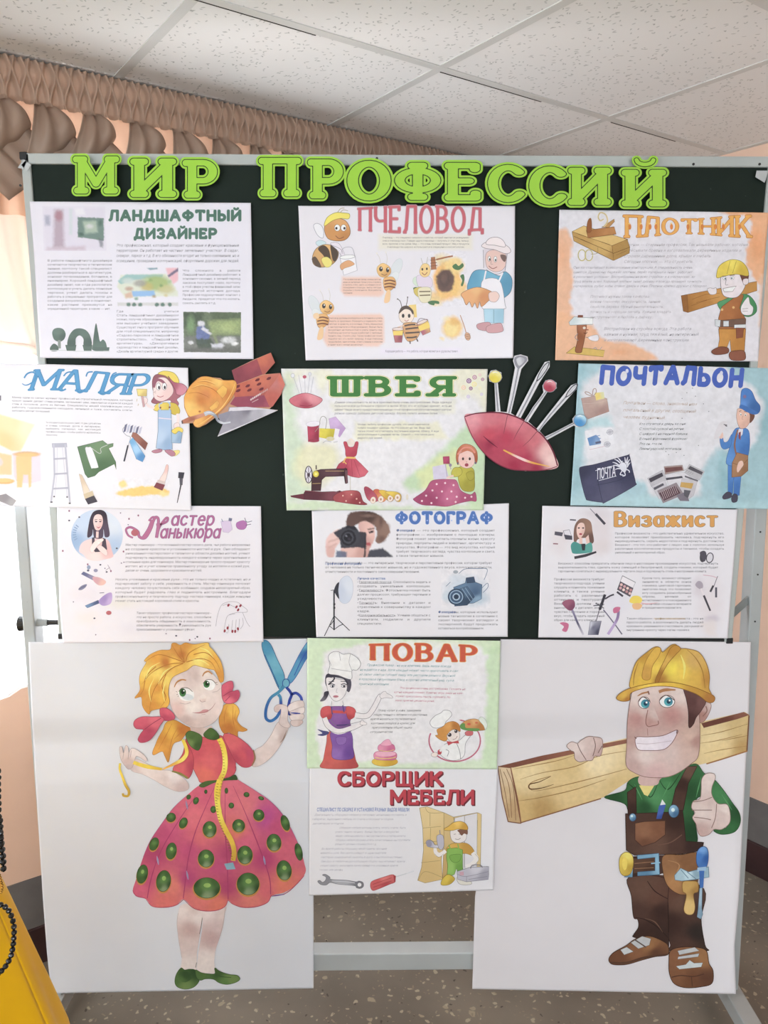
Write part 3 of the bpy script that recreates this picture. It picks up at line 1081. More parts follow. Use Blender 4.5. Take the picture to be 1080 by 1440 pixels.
def title(sheet, word, x0, x1, yt, yb, tx, ty=None, serif=0.0, sty=None, layers=(('#000', 0.0),), T=None, name='title', slant=0.0, square=False, gap=0.16, warp=None, res=40, parent=None, extra=None):
    """drawn headline: layers are (colour, offset in letter heights)"""
    A = Art(sheet, name, T, parent)
    ty = ty or tx; sty = sty or ty
    h = yb - yt
    cap = h / (1 + 2 * ty)                 # so that the pen fits inside the given height
    fl = []
    tot = 0
    for ch in word:
        if ch == ' ':
            tot += 0.4; fl.append(None); continue
        f_ = letter_field(ch, 1, tx, ty, serif, sty, res, 0.18, square)
        fl.append(f_); tot += f_[3] + 2 * tx + gap
    tot -= gap
    sc_x = (x1 - x0) / tot / cap
    for (c, lev, *off) in layers:
        off = off[0] if off else (0, 0)
        x = 0.0
        allv = []; allf = []; cnt = 0
        for ch, f_ in zip(word, fl):
            if f_ is None:
                x += 0.4; continue
            xs, ys, F_, W_ = f_
            lp = contours(xs, ys, F_, lev)
            if ch == 'Й':
                br = [(W_ * .5 + a, b) for a, b in arc(0, 1.34, .2, .16, 200, 340, 8)]
                lp = lp + [thick(br, ty * 0.75 + lev)]
            if lp:
                v, f = cdt(lp)
                px = x + tx + v[:, 0]
                u = (px) / tot
                X_ = x0 + off[0] + px * cap * sc_x + slant * v[:, 1] * cap
                Y_ = yb - ty * cap - v[:, 1] * cap + off[1]
                if warp:
                    X_, Y_ = warp(u, v[:, 1], X_, Y_)
                allv.append(np.stack([X_, Y_], 1)); allf += [tuple(k + cnt for k in q) for q in f]; cnt += len(v)
            x += W_ + 2 * tx + gap
        if allv:
            v = np.vstack(allv)
            A.put(v, allf, colours(c, v))
    if extra:
        extra(A)
    return A.done()


def thick(pl, r, n=6):
    """closed outline round a polyline"""
    P = crom(np.array(pl, float), False, 3)
    d = np.gradient(P, axis=0); d /= (np.hypot(*d.T) + 1e-9)[:, None]
    nn_ = np.stack([-d[:, 1], d[:, 0]], 1)
    def cap_(p, dd, sgn):
        a0 = math.atan2(nn_[-1 if sgn > 0 else 0][1], nn_[-1 if sgn > 0 else 0][0])
        if sgn < 0:
            a0 += PI
        return [(p[0] + r * math.cos(a0 - PI * k / n), p[1] + r * math.sin(a0 - PI * k / n)) for k in range(1, n)]
    return np.array(list(map(tuple, P + nn_ * r)) + cap_(P[-1], d[-1], 1) + list(map(tuple, (P - nn_ * r)[::-1])) + cap_(P[0], d[0], -1))
GREY = '#76747f'
# ================================================================== landscape designer
P = Sheet('profession_poster', '65,40 82,240 96,480 110,700', '998,46 1002,240 1006,480 1010,705', 0.0085,
          'laminated poster headed ЛАНДШАФТНЫЙ ДИЗАЙНЕР with clipped topiary, top left of the board', group='profession posters', T=(20, 270, 3), m=M_LAMI, base='#d3d0da')
title(P, 'ЛАНДШАФТНЫЙ', 398, 958, 74, 124, .155, layers=(('#9fb3ac', .03), ('#43695b', 0)), gap=.12)
title(P, 'ДИЗАЙНЕР', 504, 856, 151, 199, .155, layers=(('#9fb3ac', .03), ('#43695b', 0)), gap=.12)
picture(P, 'office_picture', '118,60 384,60 390,248 124,248', [
    ('p', '118,60 384,60 390,248 124,248', '#c9c3d2', 14, .75), ('p', '170,75 205,75 212,235 165,235', '#a08a9a', 9, .8), ('e', 188, 100, 16, 22, '#a2727e', 6, .8),
    ('p', '128,100 150,100 152,140 130,140', '#8a8ea6', 6, .7), ('p', '232,70 245,70 245,180 232,180', '#b9c4c6', 5, .7),
    ('p', '268,106 378,110 378,205 268,190', '#5f7a70', 1.5, .95), ('p', '290,125 345,120 352,170 300,175', '#a5b5a4', 6, .8), ('e', 318, 145, 14, 10, '#c8c6cc', 5, .7), ('e', 282, 178, 10, 8, '#3e5a50', 4, .8), ('e', 364, 130, 8, 12, '#466457', 4, .8),
    ('p', '355,195 376,200 374,235 362,232', '#5e6470', 4, .7), ('p', '140,235 300,228 300,246 135,246', '#b79fae', 8, .7), ('p', '255,70 290,66 300,95 260,98', '#d8d6dc', 6, .8)], base='#d3d0da', nz=3)
text(P, 'Это профессионал, который создает красивые и функциональные/территории. Он работает на частных земельных участках. В садах,/скверах, парках и т.д. В его обязанности входит не только озеленение, но и/освещение, проведение коммуникаций, оформление дорожек для людей.', 430, 213, 948, 300, '#6f6e79', slant=.2)
text(P, 'В работе ландшафтного дизайнера/сочетаются творчество и технические/знания, поэтому такой специалист/должен разбираться в архитектуре,/основах почвоведения, ботанике, в/инженерии. Хороший ландшафтный/дизайнер знает, как и где располагать/композиции и уметь делать плановые/чертежи, умеет делать эскизы и/работать в специальных программах для/создания визуализации и понимает,/какие растения приживутся на/определенной территории, а какие — нет.', 140, 280, 413, 500, '#6a6973')
text(P, 'Что сложного в работе/Ландшафтный дизайнер работает в/основном сезонно, в зимний период/заказов поступает мало, поэтому/в этой сфере уместен финансовый запас/или другой источник дохода./Профессия подразумевает контакт с/людьми, придется что-то копать,/сажать, рыхлить и т.д.', 710, 322, 955, 476, '#6a6973')
text(P, 'Где учиться/Стать ландшафтным дизайнером/можно, получив образование в среднем/или высшем учебном заведении./Существует много программ обучения/для этой специальности, например/«Садово-парковое и ландшафтное/строительство», «Ландшафтная/архитектура», «Декоративное/садоводство и ландшафтный дизайн»,/«Дизайн архитектурной среды» и другие.', 432, 494, 694, 680, '#6a6973')
picture(P, 'garden_plan_picture', '430,318 692,318 694,488 432,488', [
    ('p', '450,350 640,345 690,420 690,440 560,440 470,450 434,400', '#c6cbb8', 4, .9), ('p', '436,375 470,348 628,348 625,360 500,372 450,390', '#86b0b0', 2, .9),
    ('e', 600, 385, 60, 32, '#93a75e', 9, .9), ('e', 560, 400, 26, 18, '#b3a35e', 6, .8), ('e', 640, 410, 34, 18, '#b7b07a', 6, .8), ('e', 530, 385, 26, 14, '#8e8a86', 5, .8), ('e', 480, 375, 24, 12, '#b8c3be', 5, .9),
    ('p', '495,418 590,416 596,438 500,442', '#7ea9d6', 2.5, .95), ('p', '466,430 495,420 500,445 470,448', '#c59a83', 4, .8), ('e', 485, 408, 16, 9, '#b08a76', 4, .8),
    ('p', '640,320 692,320 692,372 672,388 648,352', '#d9a3ad', 4, .9), ('p', '646,352 692,320 692,334 652,360', '#5c5a78', 2, .9), ('p', '560,322 605,318 604,326 575,330', '#54828e', 2, .8),
    ('p', '436,466 692,466 692,480 436,480', '#b3b3ae', 2, .6)] + [('e', x, 475, 9, 8, '#4f6f62', 2, .95) for x in (482, 506, 532, 602, 626, 656)] +
    [('e', x, y, 8, 6, c, 3, .8) for x, y, c in ((575, 372, '#7f9a5a'), (620, 395, '#6b8c57'), (655, 378, '#8fae86'), (590, 440, '#9c8456'), (515, 450, '#5c8b73'), (560, 368, '#a9b98a'), (640, 436, '#c0b47e'))], base='#d3d0da', nz=2)
picture(P, 'gardener_photo', '713,505 957,507 957,678 715,676', [
    ('p', '713,505 957,507 957,678 715,676', '#5d6a50', 1, 1), ('p', '713,505 800,505 790,560 713,575', '#3b4a34', 8, .9), ('p', '830,505 957,505 957,545 840,550', '#4a5a3e', 9, .9), ('p', '820,545 957,535 957,600 830,600', '#8a9a62', 8, .9),
    ('e', 745, 560, 16, 34, '#6f8f5e', 8, .8), ('e', 900, 570, 34, 16, '#9aa96c', 6, .9), ('p', '715,610 957,610 957,678 715,676', '#6b6c68', 6, .9), ('e', 745, 635, 12, 7, '#c9c9cc', 2, .9), ('e', 905, 625, 30, 14, '#c5c6c8', 5, .9), ('e', 930, 640, 14, 8, '#e0dfe2', 3, .9), ('e', 870, 650, 16, 8, '#dcdbe0', 3, .9),
    ('p', '772,570 800,560 826,600 812,640 780,640 766,610', '#5a679a', 3, .95), ('e', 788, 556, 15, 12, '#c6c4cb', 3, .95), ('p', '796,566 835,598 828,604 790,580', '#c9c7d0', 2.5, .9), ('p', '765,620 830,618 850,660 775,664', '#3c4a3a', 4, .95), ('p', '830,640 880,638 880,664 836,668', '#bcbcc6', 3, .9), ('p', '716,660 957,655 957,678 716,676', '#565650', 5, .8), ('p', '835,602 848,598 860,640 850,640', '#7c8a5a', 3, .7), ('n', 6, .5, 4)], nz=4)
a = Art(P, 'topiary_picture')
a.blob('160,595 168,578 188,573 208,580 217,600 210,622 190,632 168,622', [('#5a6f66', 180, 590), ('#43564e', 205, 615), ('#4d6359', 170, 615)])
a.poly('184,625 196,625 197,660 184,660', '#7c857f').blob('150,660 165,640 182,648 186,668 160,672', '#46594f').line('150,668 232,668', 3, '#b9bcbe')
a.poly('215,645 262,645 258,670 222,670', '#465b51').poly('288,645 330,645 326,670 294,670', '#465b51')
a.blob('225,648 230,610 250,582 276,575 304,584 322,612 326,648 294,648 292,620 276,605 260,618 256,648', [('#4a6056', 240, 600), ('#54695f', 300, 590), ('#3d5148', 310, 640), ('#3d5148', 240, 640)])
a.blob('332,640 336,600 345,553 355,598 362,630 375,622 388,640 386,668 332,668', [('#43584e', 345, 600), ('#50665b', 372, 650)]).poly('335,655 402,655 400,670 338,670', '#4a5d55').line('250,672 402,672', 2.5, '#b9bcbe')
a.done()

# ================================================================== beekeeper
P = Sheet('profession_poster', '62,62 70,250 82,500 95,752', '1030,62 1029,250 1026,500 1022,742', 0.0085,
          'laminated poster headed ПЧЕЛОВОД with cartoon bees and a beekeeper in a veiled hat, top row', group='profession posters', T=(400, 270, 3.176), m=M_LAMI, base='#d6d2d9',
          ops=[('p', '420,190 840,190 840,258 420,258', '#d8d2c4', 10, .9), ('p', '260,380 430,380 445,450 430,468 270,464 250,440', '#dfb9a8', 6, .95), ('p', '200,548 430,545 445,560 445,670 420,690 190,690 170,650', '#dfb9a8', 6, .95), ('p', '430,700 790,695 790,720 430,722', '#d9cfe0', 8, .7)], nz=2)
title(P, 'ПЧЕЛОВОД', 330, 890, 70, 174, .10, .04, .09, .035, layers=(('#b88890', .035), ('#c05a66', 0)), gap=.17, warp=lambda u, v, x, y: (x, y + (34 - 34 * math.sin(PI * 1)) * 0 - 10 * np.cos((u - .5) * PI * 1.1) * v + 10 * np.cos((u - .5) * PI * 1.1) * (1 - v)))
text(P, 'Пчеловод — это специалист сельского хозяйства, который занимается разведением/пчел и пчеловодством. Главная задача пчеловода — получить от пчел мед, пыльцу,/воск, прополис и так далее. Мед — это очень полезный продукт. Мёд и продукты/пчеловодства широко используются в медицине и косметологии.', 438, 196, 825, 252, '#77706f', align='c')
text(P, 'Эта профессия не самая маленькая и не/новая, но интересная. Нужно уметь ухаживать/и любить пчел, знать особенности их/поведения и породы, знать методы/борьбы с болезнями. Вся работа/сезонная.', 262, 384, 432, 456, '#8a6a62')
text(P, 'Пчеловод должен разбираться в ботанике и уметь/следить за здоровьем. Разводить и содержать пчел./Работает в одиночку и в команде. Уметь обращаться/с инструментами и оборудованием. Важно быть/аккуратным, не бояться пчел и уметь хранить мед./Пчеловод не боится труда и работает с любовью./Хранить мед. Строить улья. Также профессия может/подойти тем, кто любит природу. А еще пчеловод/трудолюбив, внимателен, ответственен и спокоен/и знает все о жизни насекомых.', 195, 556, 438, 688, '#8a6a62')
text(P, 'Хорошая работа — это работа, которая является и удовольствием.', 450, 700, 780, 720, '#7b7380', xs=[(450, 776)])

# bee with cap and bucket
a = Art(P, 'cartoon_bee')
a.line('235,95 250,75 268,72', 2.5, '#a08f6a').line('245,98 262,80 284,84', 2.5, '#a08f6a')
a.blob('130,150 145,140 165,150 175,175 172,205 155,200 140,180', '#dcdbe6', '#8a8896', 2).blob('140,225 160,215 185,225 175,240 150,240', '#bcd0d6', '#8a9aa2', 1.5)
a.blob('125,290 140,255 175,235 215,240 240,265 235,300 205,328 160,336 130,322', [('#c99a5e', 150, 280), ('#b98a4e', 210, 310), ('#d6a968', 190, 255)], '#5a4632', 2)
a.blob('150,255 175,238 200,262 205,320 180,332 178,290', '#4e3d30').blob('205,240 225,246 240,275 228,308 215,300', '#4e3d30').blob('122,300 140,290 165,335 140,330', '#5b4838')
a.blob('165,300 190,290 212,310 205,332 182,334', '#ddd06a', '#8d8136', 1.5)
a.blob('178,165 190,135 225,118 268,125 290,155 292,190 268,215 225,218 192,205', [('#c4894a', 215, 180), ('#d29a5c', 250, 140), ('#b97c3f', 270, 205)], '#6a4a2c', 2)
a.blob('178,152 190,115 225,93 262,93 290,98 286,120 250,118 215,128', '#e4d255', '#8a7c2a', 2)
a.ell(236, 160, 13, 15, '#f0eee8', ol='#6a4a2c', ow=1.5).ell(264, 160, 12, 15, '#f0eee8', ol='#6a4a2c', ow=1.5).ell(232, 162, 5, 6, '#3a2c22').ell(268, 162, 5, 6, '#3a2c22').line('228,195 245,208 266,200', 3, '#7a4a2c')
a.blob('205,230 240,228 262,262 270,285 255,285 235,258', '#dbd3dc', '#8a8490', 1.5).line('205,235 250,255 262,278', 2, '#8a8490')
a.poly('248,292 315,285 325,350 265,372', '#dedbe0', '#9a97a0', 2).ell(281, 290, 34, 9, '#e6e3e8', -5, '#9a97a0', 2).line('250,288 262,252 300,248 314,285', 2, '#9a97a0').blob('250,325 285,305 312,320 300,330 270,340 255,348', '#d19a6a', '#8c6a4a', 1.2)
a.done()
for (ox, oy, m_, nm) in ((445, 350, 1, 'cartoon_bee'), (190, 515, 1, 'cartoon_bee')):
    a = Art(P, nm)
    q = lambda s_: ' '.join('%f,%f' % (ox + float(t.split(',')[0]), oy + float(t.split(',')[1])) for t in s_.split())
    a.lines(q('-15,-25 -20,-55 -32,-75') + '|' + q('10,-25 14,-55 8,-80'), 2, '#c3bdb6').ell(ox - 32, oy - 76, 4, 4, '#d8d2cc').ell(ox + 8, oy - 81, 4, 4, '#d8d2cc')
    wx = 55 if ox > 300 else -55
    a.ell(ox + wx, oy - 10, 22, 46, '#ccd0d4', 25 if wx > 0 else -25, '#b3b8bd', 1.2).ell(ox + wx * .8, oy + 30, 18, 28, '#d3d6d8', 40 if wx > 0 else -40, '#b9bec2', 1)
    a.blob(q('-30,-15 -5,-32 25,-15 30,10 10,30 -15,28 -30,10'), [('#e2b872', ox - 10, oy - 15), ('#cc9a56', ox + 15, oy + 18)], '#a57c48', 1.2)
    a.ell(ox - 14, oy - 6, 8, 11, '#3c3434').ell(ox + 16, oy - 2, 7, 11, '#3c3434').ell(ox - 12, oy - 10, 3, 3, '#e9e6e2').ell(ox + 18, oy - 7, 3, 3, '#e9e6e2').line(q('-12,16 2,22 14,16'), 2.5, '#7c4a34')
    dx = 22 if ox > 300 else -22
    a.blob(q('%d,35 %d,30 %d,62 %d,88 %d,92 %d,70' % (dx - 22, dx + 18, dx + 32, dx + 10, dx - 12, dx - 24)), [('#dba966', ox + dx - 8, oy + 50), ('#c9904e', ox + dx + 20, oy + 80)], '#8a6236', 1)
    for yy in (48, 62, 76):
        a.line(q('%d,%d %d,%d %d,%d' % (dx - 21, yy, dx + 4, yy - 4, dx + 28, yy + 2)), 6, '#7a4a34')
    a.blob(q('%d,92 %d,92 %d,138 %d,142' % (dx - 10, dx + 6, dx + 2, dx - 22)), '#e0b98a')
    if ox < 300:
        a.blob(q('-60,30 -40,26 -36,48 -58,50'), '#dfbf96')
    a.done()
# girl bee with sunflower and honey dipper
picture(P, 'sunflower_picture', '650,265 815,265 815,512 570,512', [
    ('e', 725, 395, 62, 88, '#e2ad5a', 7, .95), ('e', 700, 300, 30, 24, '#d9c48c', 12, .8), ('e', 760, 330, 42, 40, '#e6c37a', 8, .9), ('e', 775, 430, 40, 40, '#e3b866', 9, .9), ('e', 680, 470, 40, 26, '#e2b768', 10, .85), ('p', '640,470 690,470 700,505 660,510', '#d8c07a', 10, .7), ('e', 718, 398, 40, 52, '#5f4238', 4, 1), ('e', 716, 395, 26, 36, '#4b342e', 6, .8), ('e', 712, 385, 14, 20, '#6b4c40', 5, .7), ('n', 8, .25, 2)], base='#d6d2d9', nz=6)
a = Art(P, 'cartoon_bee')
for s_ in ('750,332 765,320 778,330 795,318 800,332 780,348 760,345', '785,375 800,368 804,392 796,420 788,415 794,395', '640,492 660,485 688,488 690,500 672,498 668,506 650,502', '575,430 590,425 600,440 585,450'):
    a.blob(s_, '#3f6b3a')
a.poly('655,292 672,290 678,345 655,348', '#a5673f', '#7c4a2c', 1.5).lines('652,305 680,302|652,318 681,315|652,331 682,328', 3, '#7c4a2c').line('678,302 720,292 752,286', 7, '#9a5f3a')
a.ell(600, 400, 28, 22, '#c3d2bf', 20, '#a5b3a2', 1).blob('590,378 625,372 655,385 660,420 630,432 600,425', '#d3c5d6', '#a090a8', 1.2).blob('580,432 615,425 628,450 605,470 582,455', '#c8b24e', '#7d6f2c', 1.2)
a.blob('605,345 618,322 640,322 652,345 645,372 622,380 606,366', '#e6c07c', '#9a7740', 1.2).ell(616, 345, 4, 6, '#40342c').ell(636, 343, 4, 6, '#40342c').line('614,360 626,370 638,358', 3, '#8a3a34')
a.lines('618,322 610,295|634,320 640,290', 2, '#a8a29a').blob('600,430 650,428 655,470 640,492 612,492 598,465', '#d8cfae', '#9c926a', 1.2).lines('602,445 652,444|604,462 652,460', 5, '#6b5a3a')
a.done()
# dark haired bee with buckets
a = Art(P, 'cartoon_bee')
a.poly('555,505 588,502 592,560 560,560', '#dfc06a').lines('525,520 518,490 506,478|540,520 548,490 550,470', 3, '#4c3f3a').ell(505, 478, 3, 3, '#4c3f3a').ell(550, 470, 3, 3, '#4c3f3a')
a.blob('512,545 520,520 548,512 572,528 578,560 560,585 530,585 514,568', '#e6cfc0', '#8c7264', 1.5).blob('510,545 522,515 550,508 575,530 574,548 560,528 536,524', '#4d3a30').ell(530, 553, 6, 9, '#33292a').ell(557, 553, 6, 9, '#33292a').line('536,572 545,577 555,571', 2.5, '#b04a50')
a.blob('530,590 570,582 600,590 608,618 590,655 555,668 535,640', '#c9935a', '#5c4030', 1.5)
for s_ in ('540,612 575,608 606,605', '540,630 575,628 603,626', '545,650 570,650 592,646', '536,598 565,592 595,592'):
    a.line(s_, 7, '#4b3830')
a.line('535,595 505,605', 5, '#d8b79c').line('585,592 618,580', 5, '#d8b79c').lines('560,665 562,678|590,655 596,668', 5, '#4b3830')
a.poly('482,612 532,610 524,672 494,672', [('#b25a6a', 490, 640), ('#8e3c50', 520, 650), ('#e2bf54', 508, 615)], '#5f3038', 1.5).poly('484,622 530,620 527,640 487,640', '#e6c34e').ell(507, 612, 25, 7, '#d9c6c0', 0, '#5f3038', 1.5)
a.poly('590,590 640,570 652,625 618,640', [('#a5506a', 610, 620), ('#d9b04a', 630, 590)], '#5f3038', 1.5).poly('596,600 645,582 650,605 606,622', '#e6c34e').ell(616, 580, 26, 7, '#d9c6c0', -22, '#5f3038', 1.5).line('592,588 606,565 640,572', 2, '#5f3038')
a.done()
picture(P, 'honey_jar_picture', '690,545 806,545 806,668 690,668', [('e', 750, 605, 44, 48, '#dfb45e', 10, .95), ('e', 745, 610, 30, 34, '#e7c87c', 8, .9), ('e', 760, 580, 22, 16, '#d6a24e', 7, .8), ('e', 705, 655, 10, 8, '#e2c98e', 4, .8), ('e', 722, 565, 14, 10, '#e2cf9a', 6, .7), ('n', 9, .15, 6)], base='#d6d2d9', nz=5)
a = Art(P, 'honey_dipper')
a.line('785,550 800,590 812,630', 4, '#b98a6a').ell(818, 645, 12, 18, '#c49068', -15, '#7d5638', 1.2).lines('806,640 830,634|808,648 832,642|811,656 832,651', 2, '#7d5638')
a.done()
# beekeeper
a = Art(P, 'cartoon_beekeeper')
a.poly('890,235 1000,250 985,350 940,365 895,335', '#cfc4cc').blob('898,290 910,265 950,258 985,272 990,320 970,350 935,355 905,335', '#d9b5ac', '#86706e', 1.5)
a.blob('965,280 990,285 985,312 970,300', '#6b5048').ell(915, 298, 6, 12, '#efeef0', ol='#554', ow=1.2).ell(942, 300, 7, 13, '#efeef0', ol='#554', ow=1.2).ell(917, 301, 3, 6, '#3f332e').ell(943, 304, 3, 6, '#3f332e').line('912,330 930,342 950,334', 3, '#8c4a44').line('925,305 922,322 932,322', 1.5, '#86706e')
a.blob('880,240 905,222 950,218 1000,245 1010,268 985,275 940,258 900,252', '#dcd0d2', '#7d7076', 2).blob('900,232 915,208 950,202 978,218 985,245 940,238', '#e0d4d6', '#7d7076', 2).lines('888,258 890,340|995,275 985,352|900,345 940,368 982,355', 2.5, '#8a7f86')
a.blob('850,352 900,350 960,375 985,355 1015,385 1012,440 985,470 955,478 880,470 820,440 826,390', [('#4c93b4', 840, 390), ('#3f86a8', 990, 420), ('#63a6c2', 920, 380)], '#2f5568', 2)
a.blob('885,395 960,395 985,500 980,522 890,524 882,470', '#dcd8de', '#84828c', 2).lines('890,400 900,352|958,398 975,360', 7, '#dcd8de')
a.poly('890,522 980,522 978,585 895,585', [('#9fc4d6', 900, 550), ('#87b3c8', 970, 550)], '#5a7f90', 1.5).line('935,525 935,585', 2, '#5a7f90')
a.blob('862,590 915,582 922,612 900,620 865,612', '#b98388', '#6f4a50', 1.5).blob('905,600 960,585 974,600 972,624 910,628', '#c08a8e', '#6f4a50', 1.5)
a.blob('792,452 860,425 925,445 930,465 905,492 880,512 872,490 862,520 850,495 838,515 826,490 812,505 800,478', [('#d99a5e', 830, 460), ('#c67f42', 890, 470), ('#dba868', 850, 440)], '#8f5a2e', 2)
a.blob('915,450 945,445 960,465 945,490 920,488 912,470', '#dcbcb2', '#86706e', 1.5)
a.done()

# ================================================================== carpenter
P = Sheet('profession_poster', '90,84 84,300 78,560 70,798', '1084,98 1066,300 1048,560 1033,804', 0.0085,
          'watercolour poster headed ПЛОТНИК with orange washes and a worker carrying a plank, top right', group='profession posters', T=(760, 270, 3.375), m=M_PAINT, base='#d4d1d8',
          ops=[('p', '80,190 130,180 150,250 140,330 152,420 140,520 150,570 110,620 68,640 76,300', '#dea983', 7, .9, 1), ('p', '68,600 130,580 250,640 300,700 400,712 520,760 520,806 66,800', '#e0ac86', 8, .95, 1), ('p', '850,86 1090,96 1060,420 1010,400 975,330 980,280 1000,200 990,125 900,110', '#e0a577', 6, .95, 1), ('p', '1040,390 1064,380 1050,640 1036,640', '#dcb79c', 6, .8), ('e', 380, 760, 40, 16, '#d99468', 10, .5), ('e', 105, 300, 20, 60, '#d9996e', 12, .4), ('e', 1030, 250, 30, 70, '#d98f5c', 14, .5), ('n', 60, .12, 3)], nz=10)
title(P, 'ПЛОТНИК', 402, 1000, 118, 208, .10, .05, .14, .05, layers=(('#b9743a', .03), ('#dea24c', 0)), gap=.13, warp=lambda u, v, x, y: (x, y + 8 * (1 - 2 * v) * np.cos(u * PI * 2)), extra=lambda a: [a.ell(x, 165, 7, 14, '#d07d38').ell(x - 2, 150, 4, 4, '#e9c070') for x in (424, 478, 520, 548, 622, 700, 768, 830, 868, 945)])
for (l, x0, y0, x1, y1, c) in (('Плотник — старинная профессия. Так называли рабочих, которые/обтёсывали брёвна и изготавливали деревянные изделия и/строили деревянные дома, крыши и мебель./Сегодня плотник — это строитель.', 395, 235, 985, 342, '#aaa5ac'), ('Они изготавливают всевозможные конструкции. А специальность очень/ценится. Древесину бережёт плотник, берёт материал и знает, работает/в различных условиях: Востребованы на всех стройках и в мастерских, их/труд важен всем. Хороший плотник знает дерево и всегда проверит точность/материалов, рубит избы, ставит двери и окна. Плотник крепко дружит с топором', 155, 346, 850, 456, '#9d99a2'), ('Плотнику нужны такие качества:/важен глазомер, аккуратность, знание/свойств дерева. Нужна внимательность,/точность и хорошая память. Умение владеть/инструментом и любовь к дереву.', 235, 482, 660, 604, '#aaa5ac'), ('Востребован на стройке всегда. Эта работа/важная и нужная, труд тяжёлый, но интересный/и изготавливают деревянные конструкции.', 300, 634, 770, 714, '#9d99a2')):
    text(P, l, x0, y0, x1, y1, c, slant=.28, hand=True, cap=.5, align='l')
a = Art(P, 'plane_and_planks')
W1, W2, W3, WL = '#b58f4e', '#c9a560', '#8f6a36', '#6b4a26'
a.poly('150,188 205,165 415,225 410,282 345,325 158,232', [(W1, 200, 210), (W2, 300, 240), ('#a57c40', 380, 290)], WL, 2).poly('150,188 205,160 412,225 340,255', '#cfae6a', WL, 1.5).line('158,210 345,290', 2, WL).poly('340,255 412,225 424,262 422,290 348,325', '#a98344', WL, 2).line('344,292 424,262', 2, WL)
a.lines('180,200 330,250|190,222 320,280|360,300 410,278', 1.2, WL)
a.poly('218,182 350,165 360,200 225,218', [('#a06a3a', 240, 200), ('#b57d48', 330, 185)], WL, 2).blob('220,188 224,140 238,124 243,150 240,188', '#8f5730', WL, 1.5).poly('290,168 350,128 352,140 325,168', '#b98a50', WL, 1.5)
a.line('300,165 318,140 310,108 285,98 274,118 284,136 300,128', 7, '#d8c69a').line('300,165 318,140 310,108 285,98 274,118 284,136 300,128', 1.2, '#8f7a4a')
for cx in (197, 230):
    a.line([(cx + 18 * math.cos(t), 300 + 26 * math.sin(t)) for t in np.linspace(0, 6.2, 16)], 5, '#cfc58a').line([(cx + 18 * math.cos(t), 300 + 26 * math.sin(t)) for t in np.linspace(0, 6.2, 16)], 1.2, '#8a7c44')
a.lines('240,295 270,290 272,262', 2, '#8a7c44')
a.done()
a = Art(P, 'cartoon_mallet')
a.poly('122,765 160,735 305,752 298,782', '#cfae58', '#8a7030', 2).blob('176,625 214,625 216,660 200,740 192,762 165,756 176,700', [('#8f5636', 185, 680), ('#a5694a', 205, 650)], '#5a3320', 2)
a.poly('135,618 160,592 248,598 248,628 140,632', [('#c3cfd2', 150, 610), ('#dde4e4', 220, 610)], '#7e898c', 2).poly('178,584 202,584 202,596 176,596', '#7c4a38').ell(208, 645, 7, 6, '#dfd4c4').line('205,668 216,672 222,664', 3, '#5a2a20').line('214,654 228,654', 5, '#96503c')
a.lines('215,690 240,690 262,680 275,702|178,672 164,690 180,705', 3, '#8d8488').blob('228,688 270,678 276,700 262,708 236,702', '#dcd7dc', '#8d8488', 1.2).lines('250,745 262,738 268,750|280,750 292,735', 2.5, '#9b969e')
a.done()


def worker(P, tf, parts=True):
    pass


a = Art(P, 'cartoon_carpenter')
a.poly('668,492 1028,424 1028,468 700,572 678,566', [('#b07a38', 760, 520), ('#c48f48', 860, 480), ('#a06c2e', 690, 540), ('#b88440', 1000, 445)], '#6b4420', 2).poly('668,492 696,488 702,572 678,566', '#8f5e2c', '#6b4420', 1.5).lines('720,510 780,488 850,480|715,540 800,510 850,498|740,525 790,512', 1.5, '#7a4e22')
a.blob('840,530 870,512 930,490 985,488 1022,530 1024,570 990,592 950,580 935,560 870,570', [('#4f9462', 900, 530), ('#3f8452', 1000, 560)], '#2c5a38', 2)
a.poly('860,545 945,482 965,490 945,550 975,605 970,690 850,690 845,600', [('#a86a3a', 880, 600), ('#8f5730', 950, 640)], '#5a3520', 2)
a.poly('846,650 975,650 968,755 905,760 900,700 885,738 842,740 850,700', [('#c48a3e', 870, 700), ('#b47a34', 940, 720)], '#6b4420', 2)
a.poly('838,610 975,600 972,640 842,640', '#6f5548', '#4a362c', 1.5).poly('828,605 855,608 852,640 830,636', '#c8ccd0', '#5e6468', 1.5).poly('868,612 894,612 894,638 868,638', '#c8ccd0', '#5e6468', 1.5).poly('920,630 975,628 974,645 920,646', '#cfd3d6', '#5e6468', 1.5).poly('928,645 965,645 960,690 930,695', '#8a5038', '#5a3020', 1.5)
a.blob('812,755 850,735 890,740 888,765 830,772', '#7d4a38', '#4a281e', 2).blob('900,760 960,752 974,775 965,798 905,796', '#8a5440', '#4a281e', 2)
a.blob('858,398 905,385 965,390 975,430 960,470 930,500 880,498 860,470', '#dcd2d6', '#5f5456', 2).poly('945,392 990,395 985,425 965,442', '#6b4438').blob('962,415 985,412 985,435 965,440', '#dccfd2', '#5f5456', 1.5)
a.blob('836,392 850,350 900,322 950,328 980,360 985,398 930,390 870,400 840,408', [('#d9bf3e', 880, 360), ('#c7a92e', 960, 370), ('#e6d052', 910, 345)], '#8a7420', 2).lines('885,390 900,328|912,385 930,328', 2, '#a08a28')
a.ell(874, 410, 8, 8, '#f0eef0', ol='#554', ow=1).ell(910, 408, 9, 8, '#f0eef0', ol='#554', ow=1).ell(877, 411, 4, 4, '#6a6f80').ell(908, 409, 4, 4, '#6a6f80').line('882,415 878,440 890,440', 2, '#8a7c7e').poly('866,458 930,446 912,472 872,474', '#f0eef0', '#6b4a4a', 2).lines('862,400 882,398|898,396 922,394', 3, '#7a5a44')
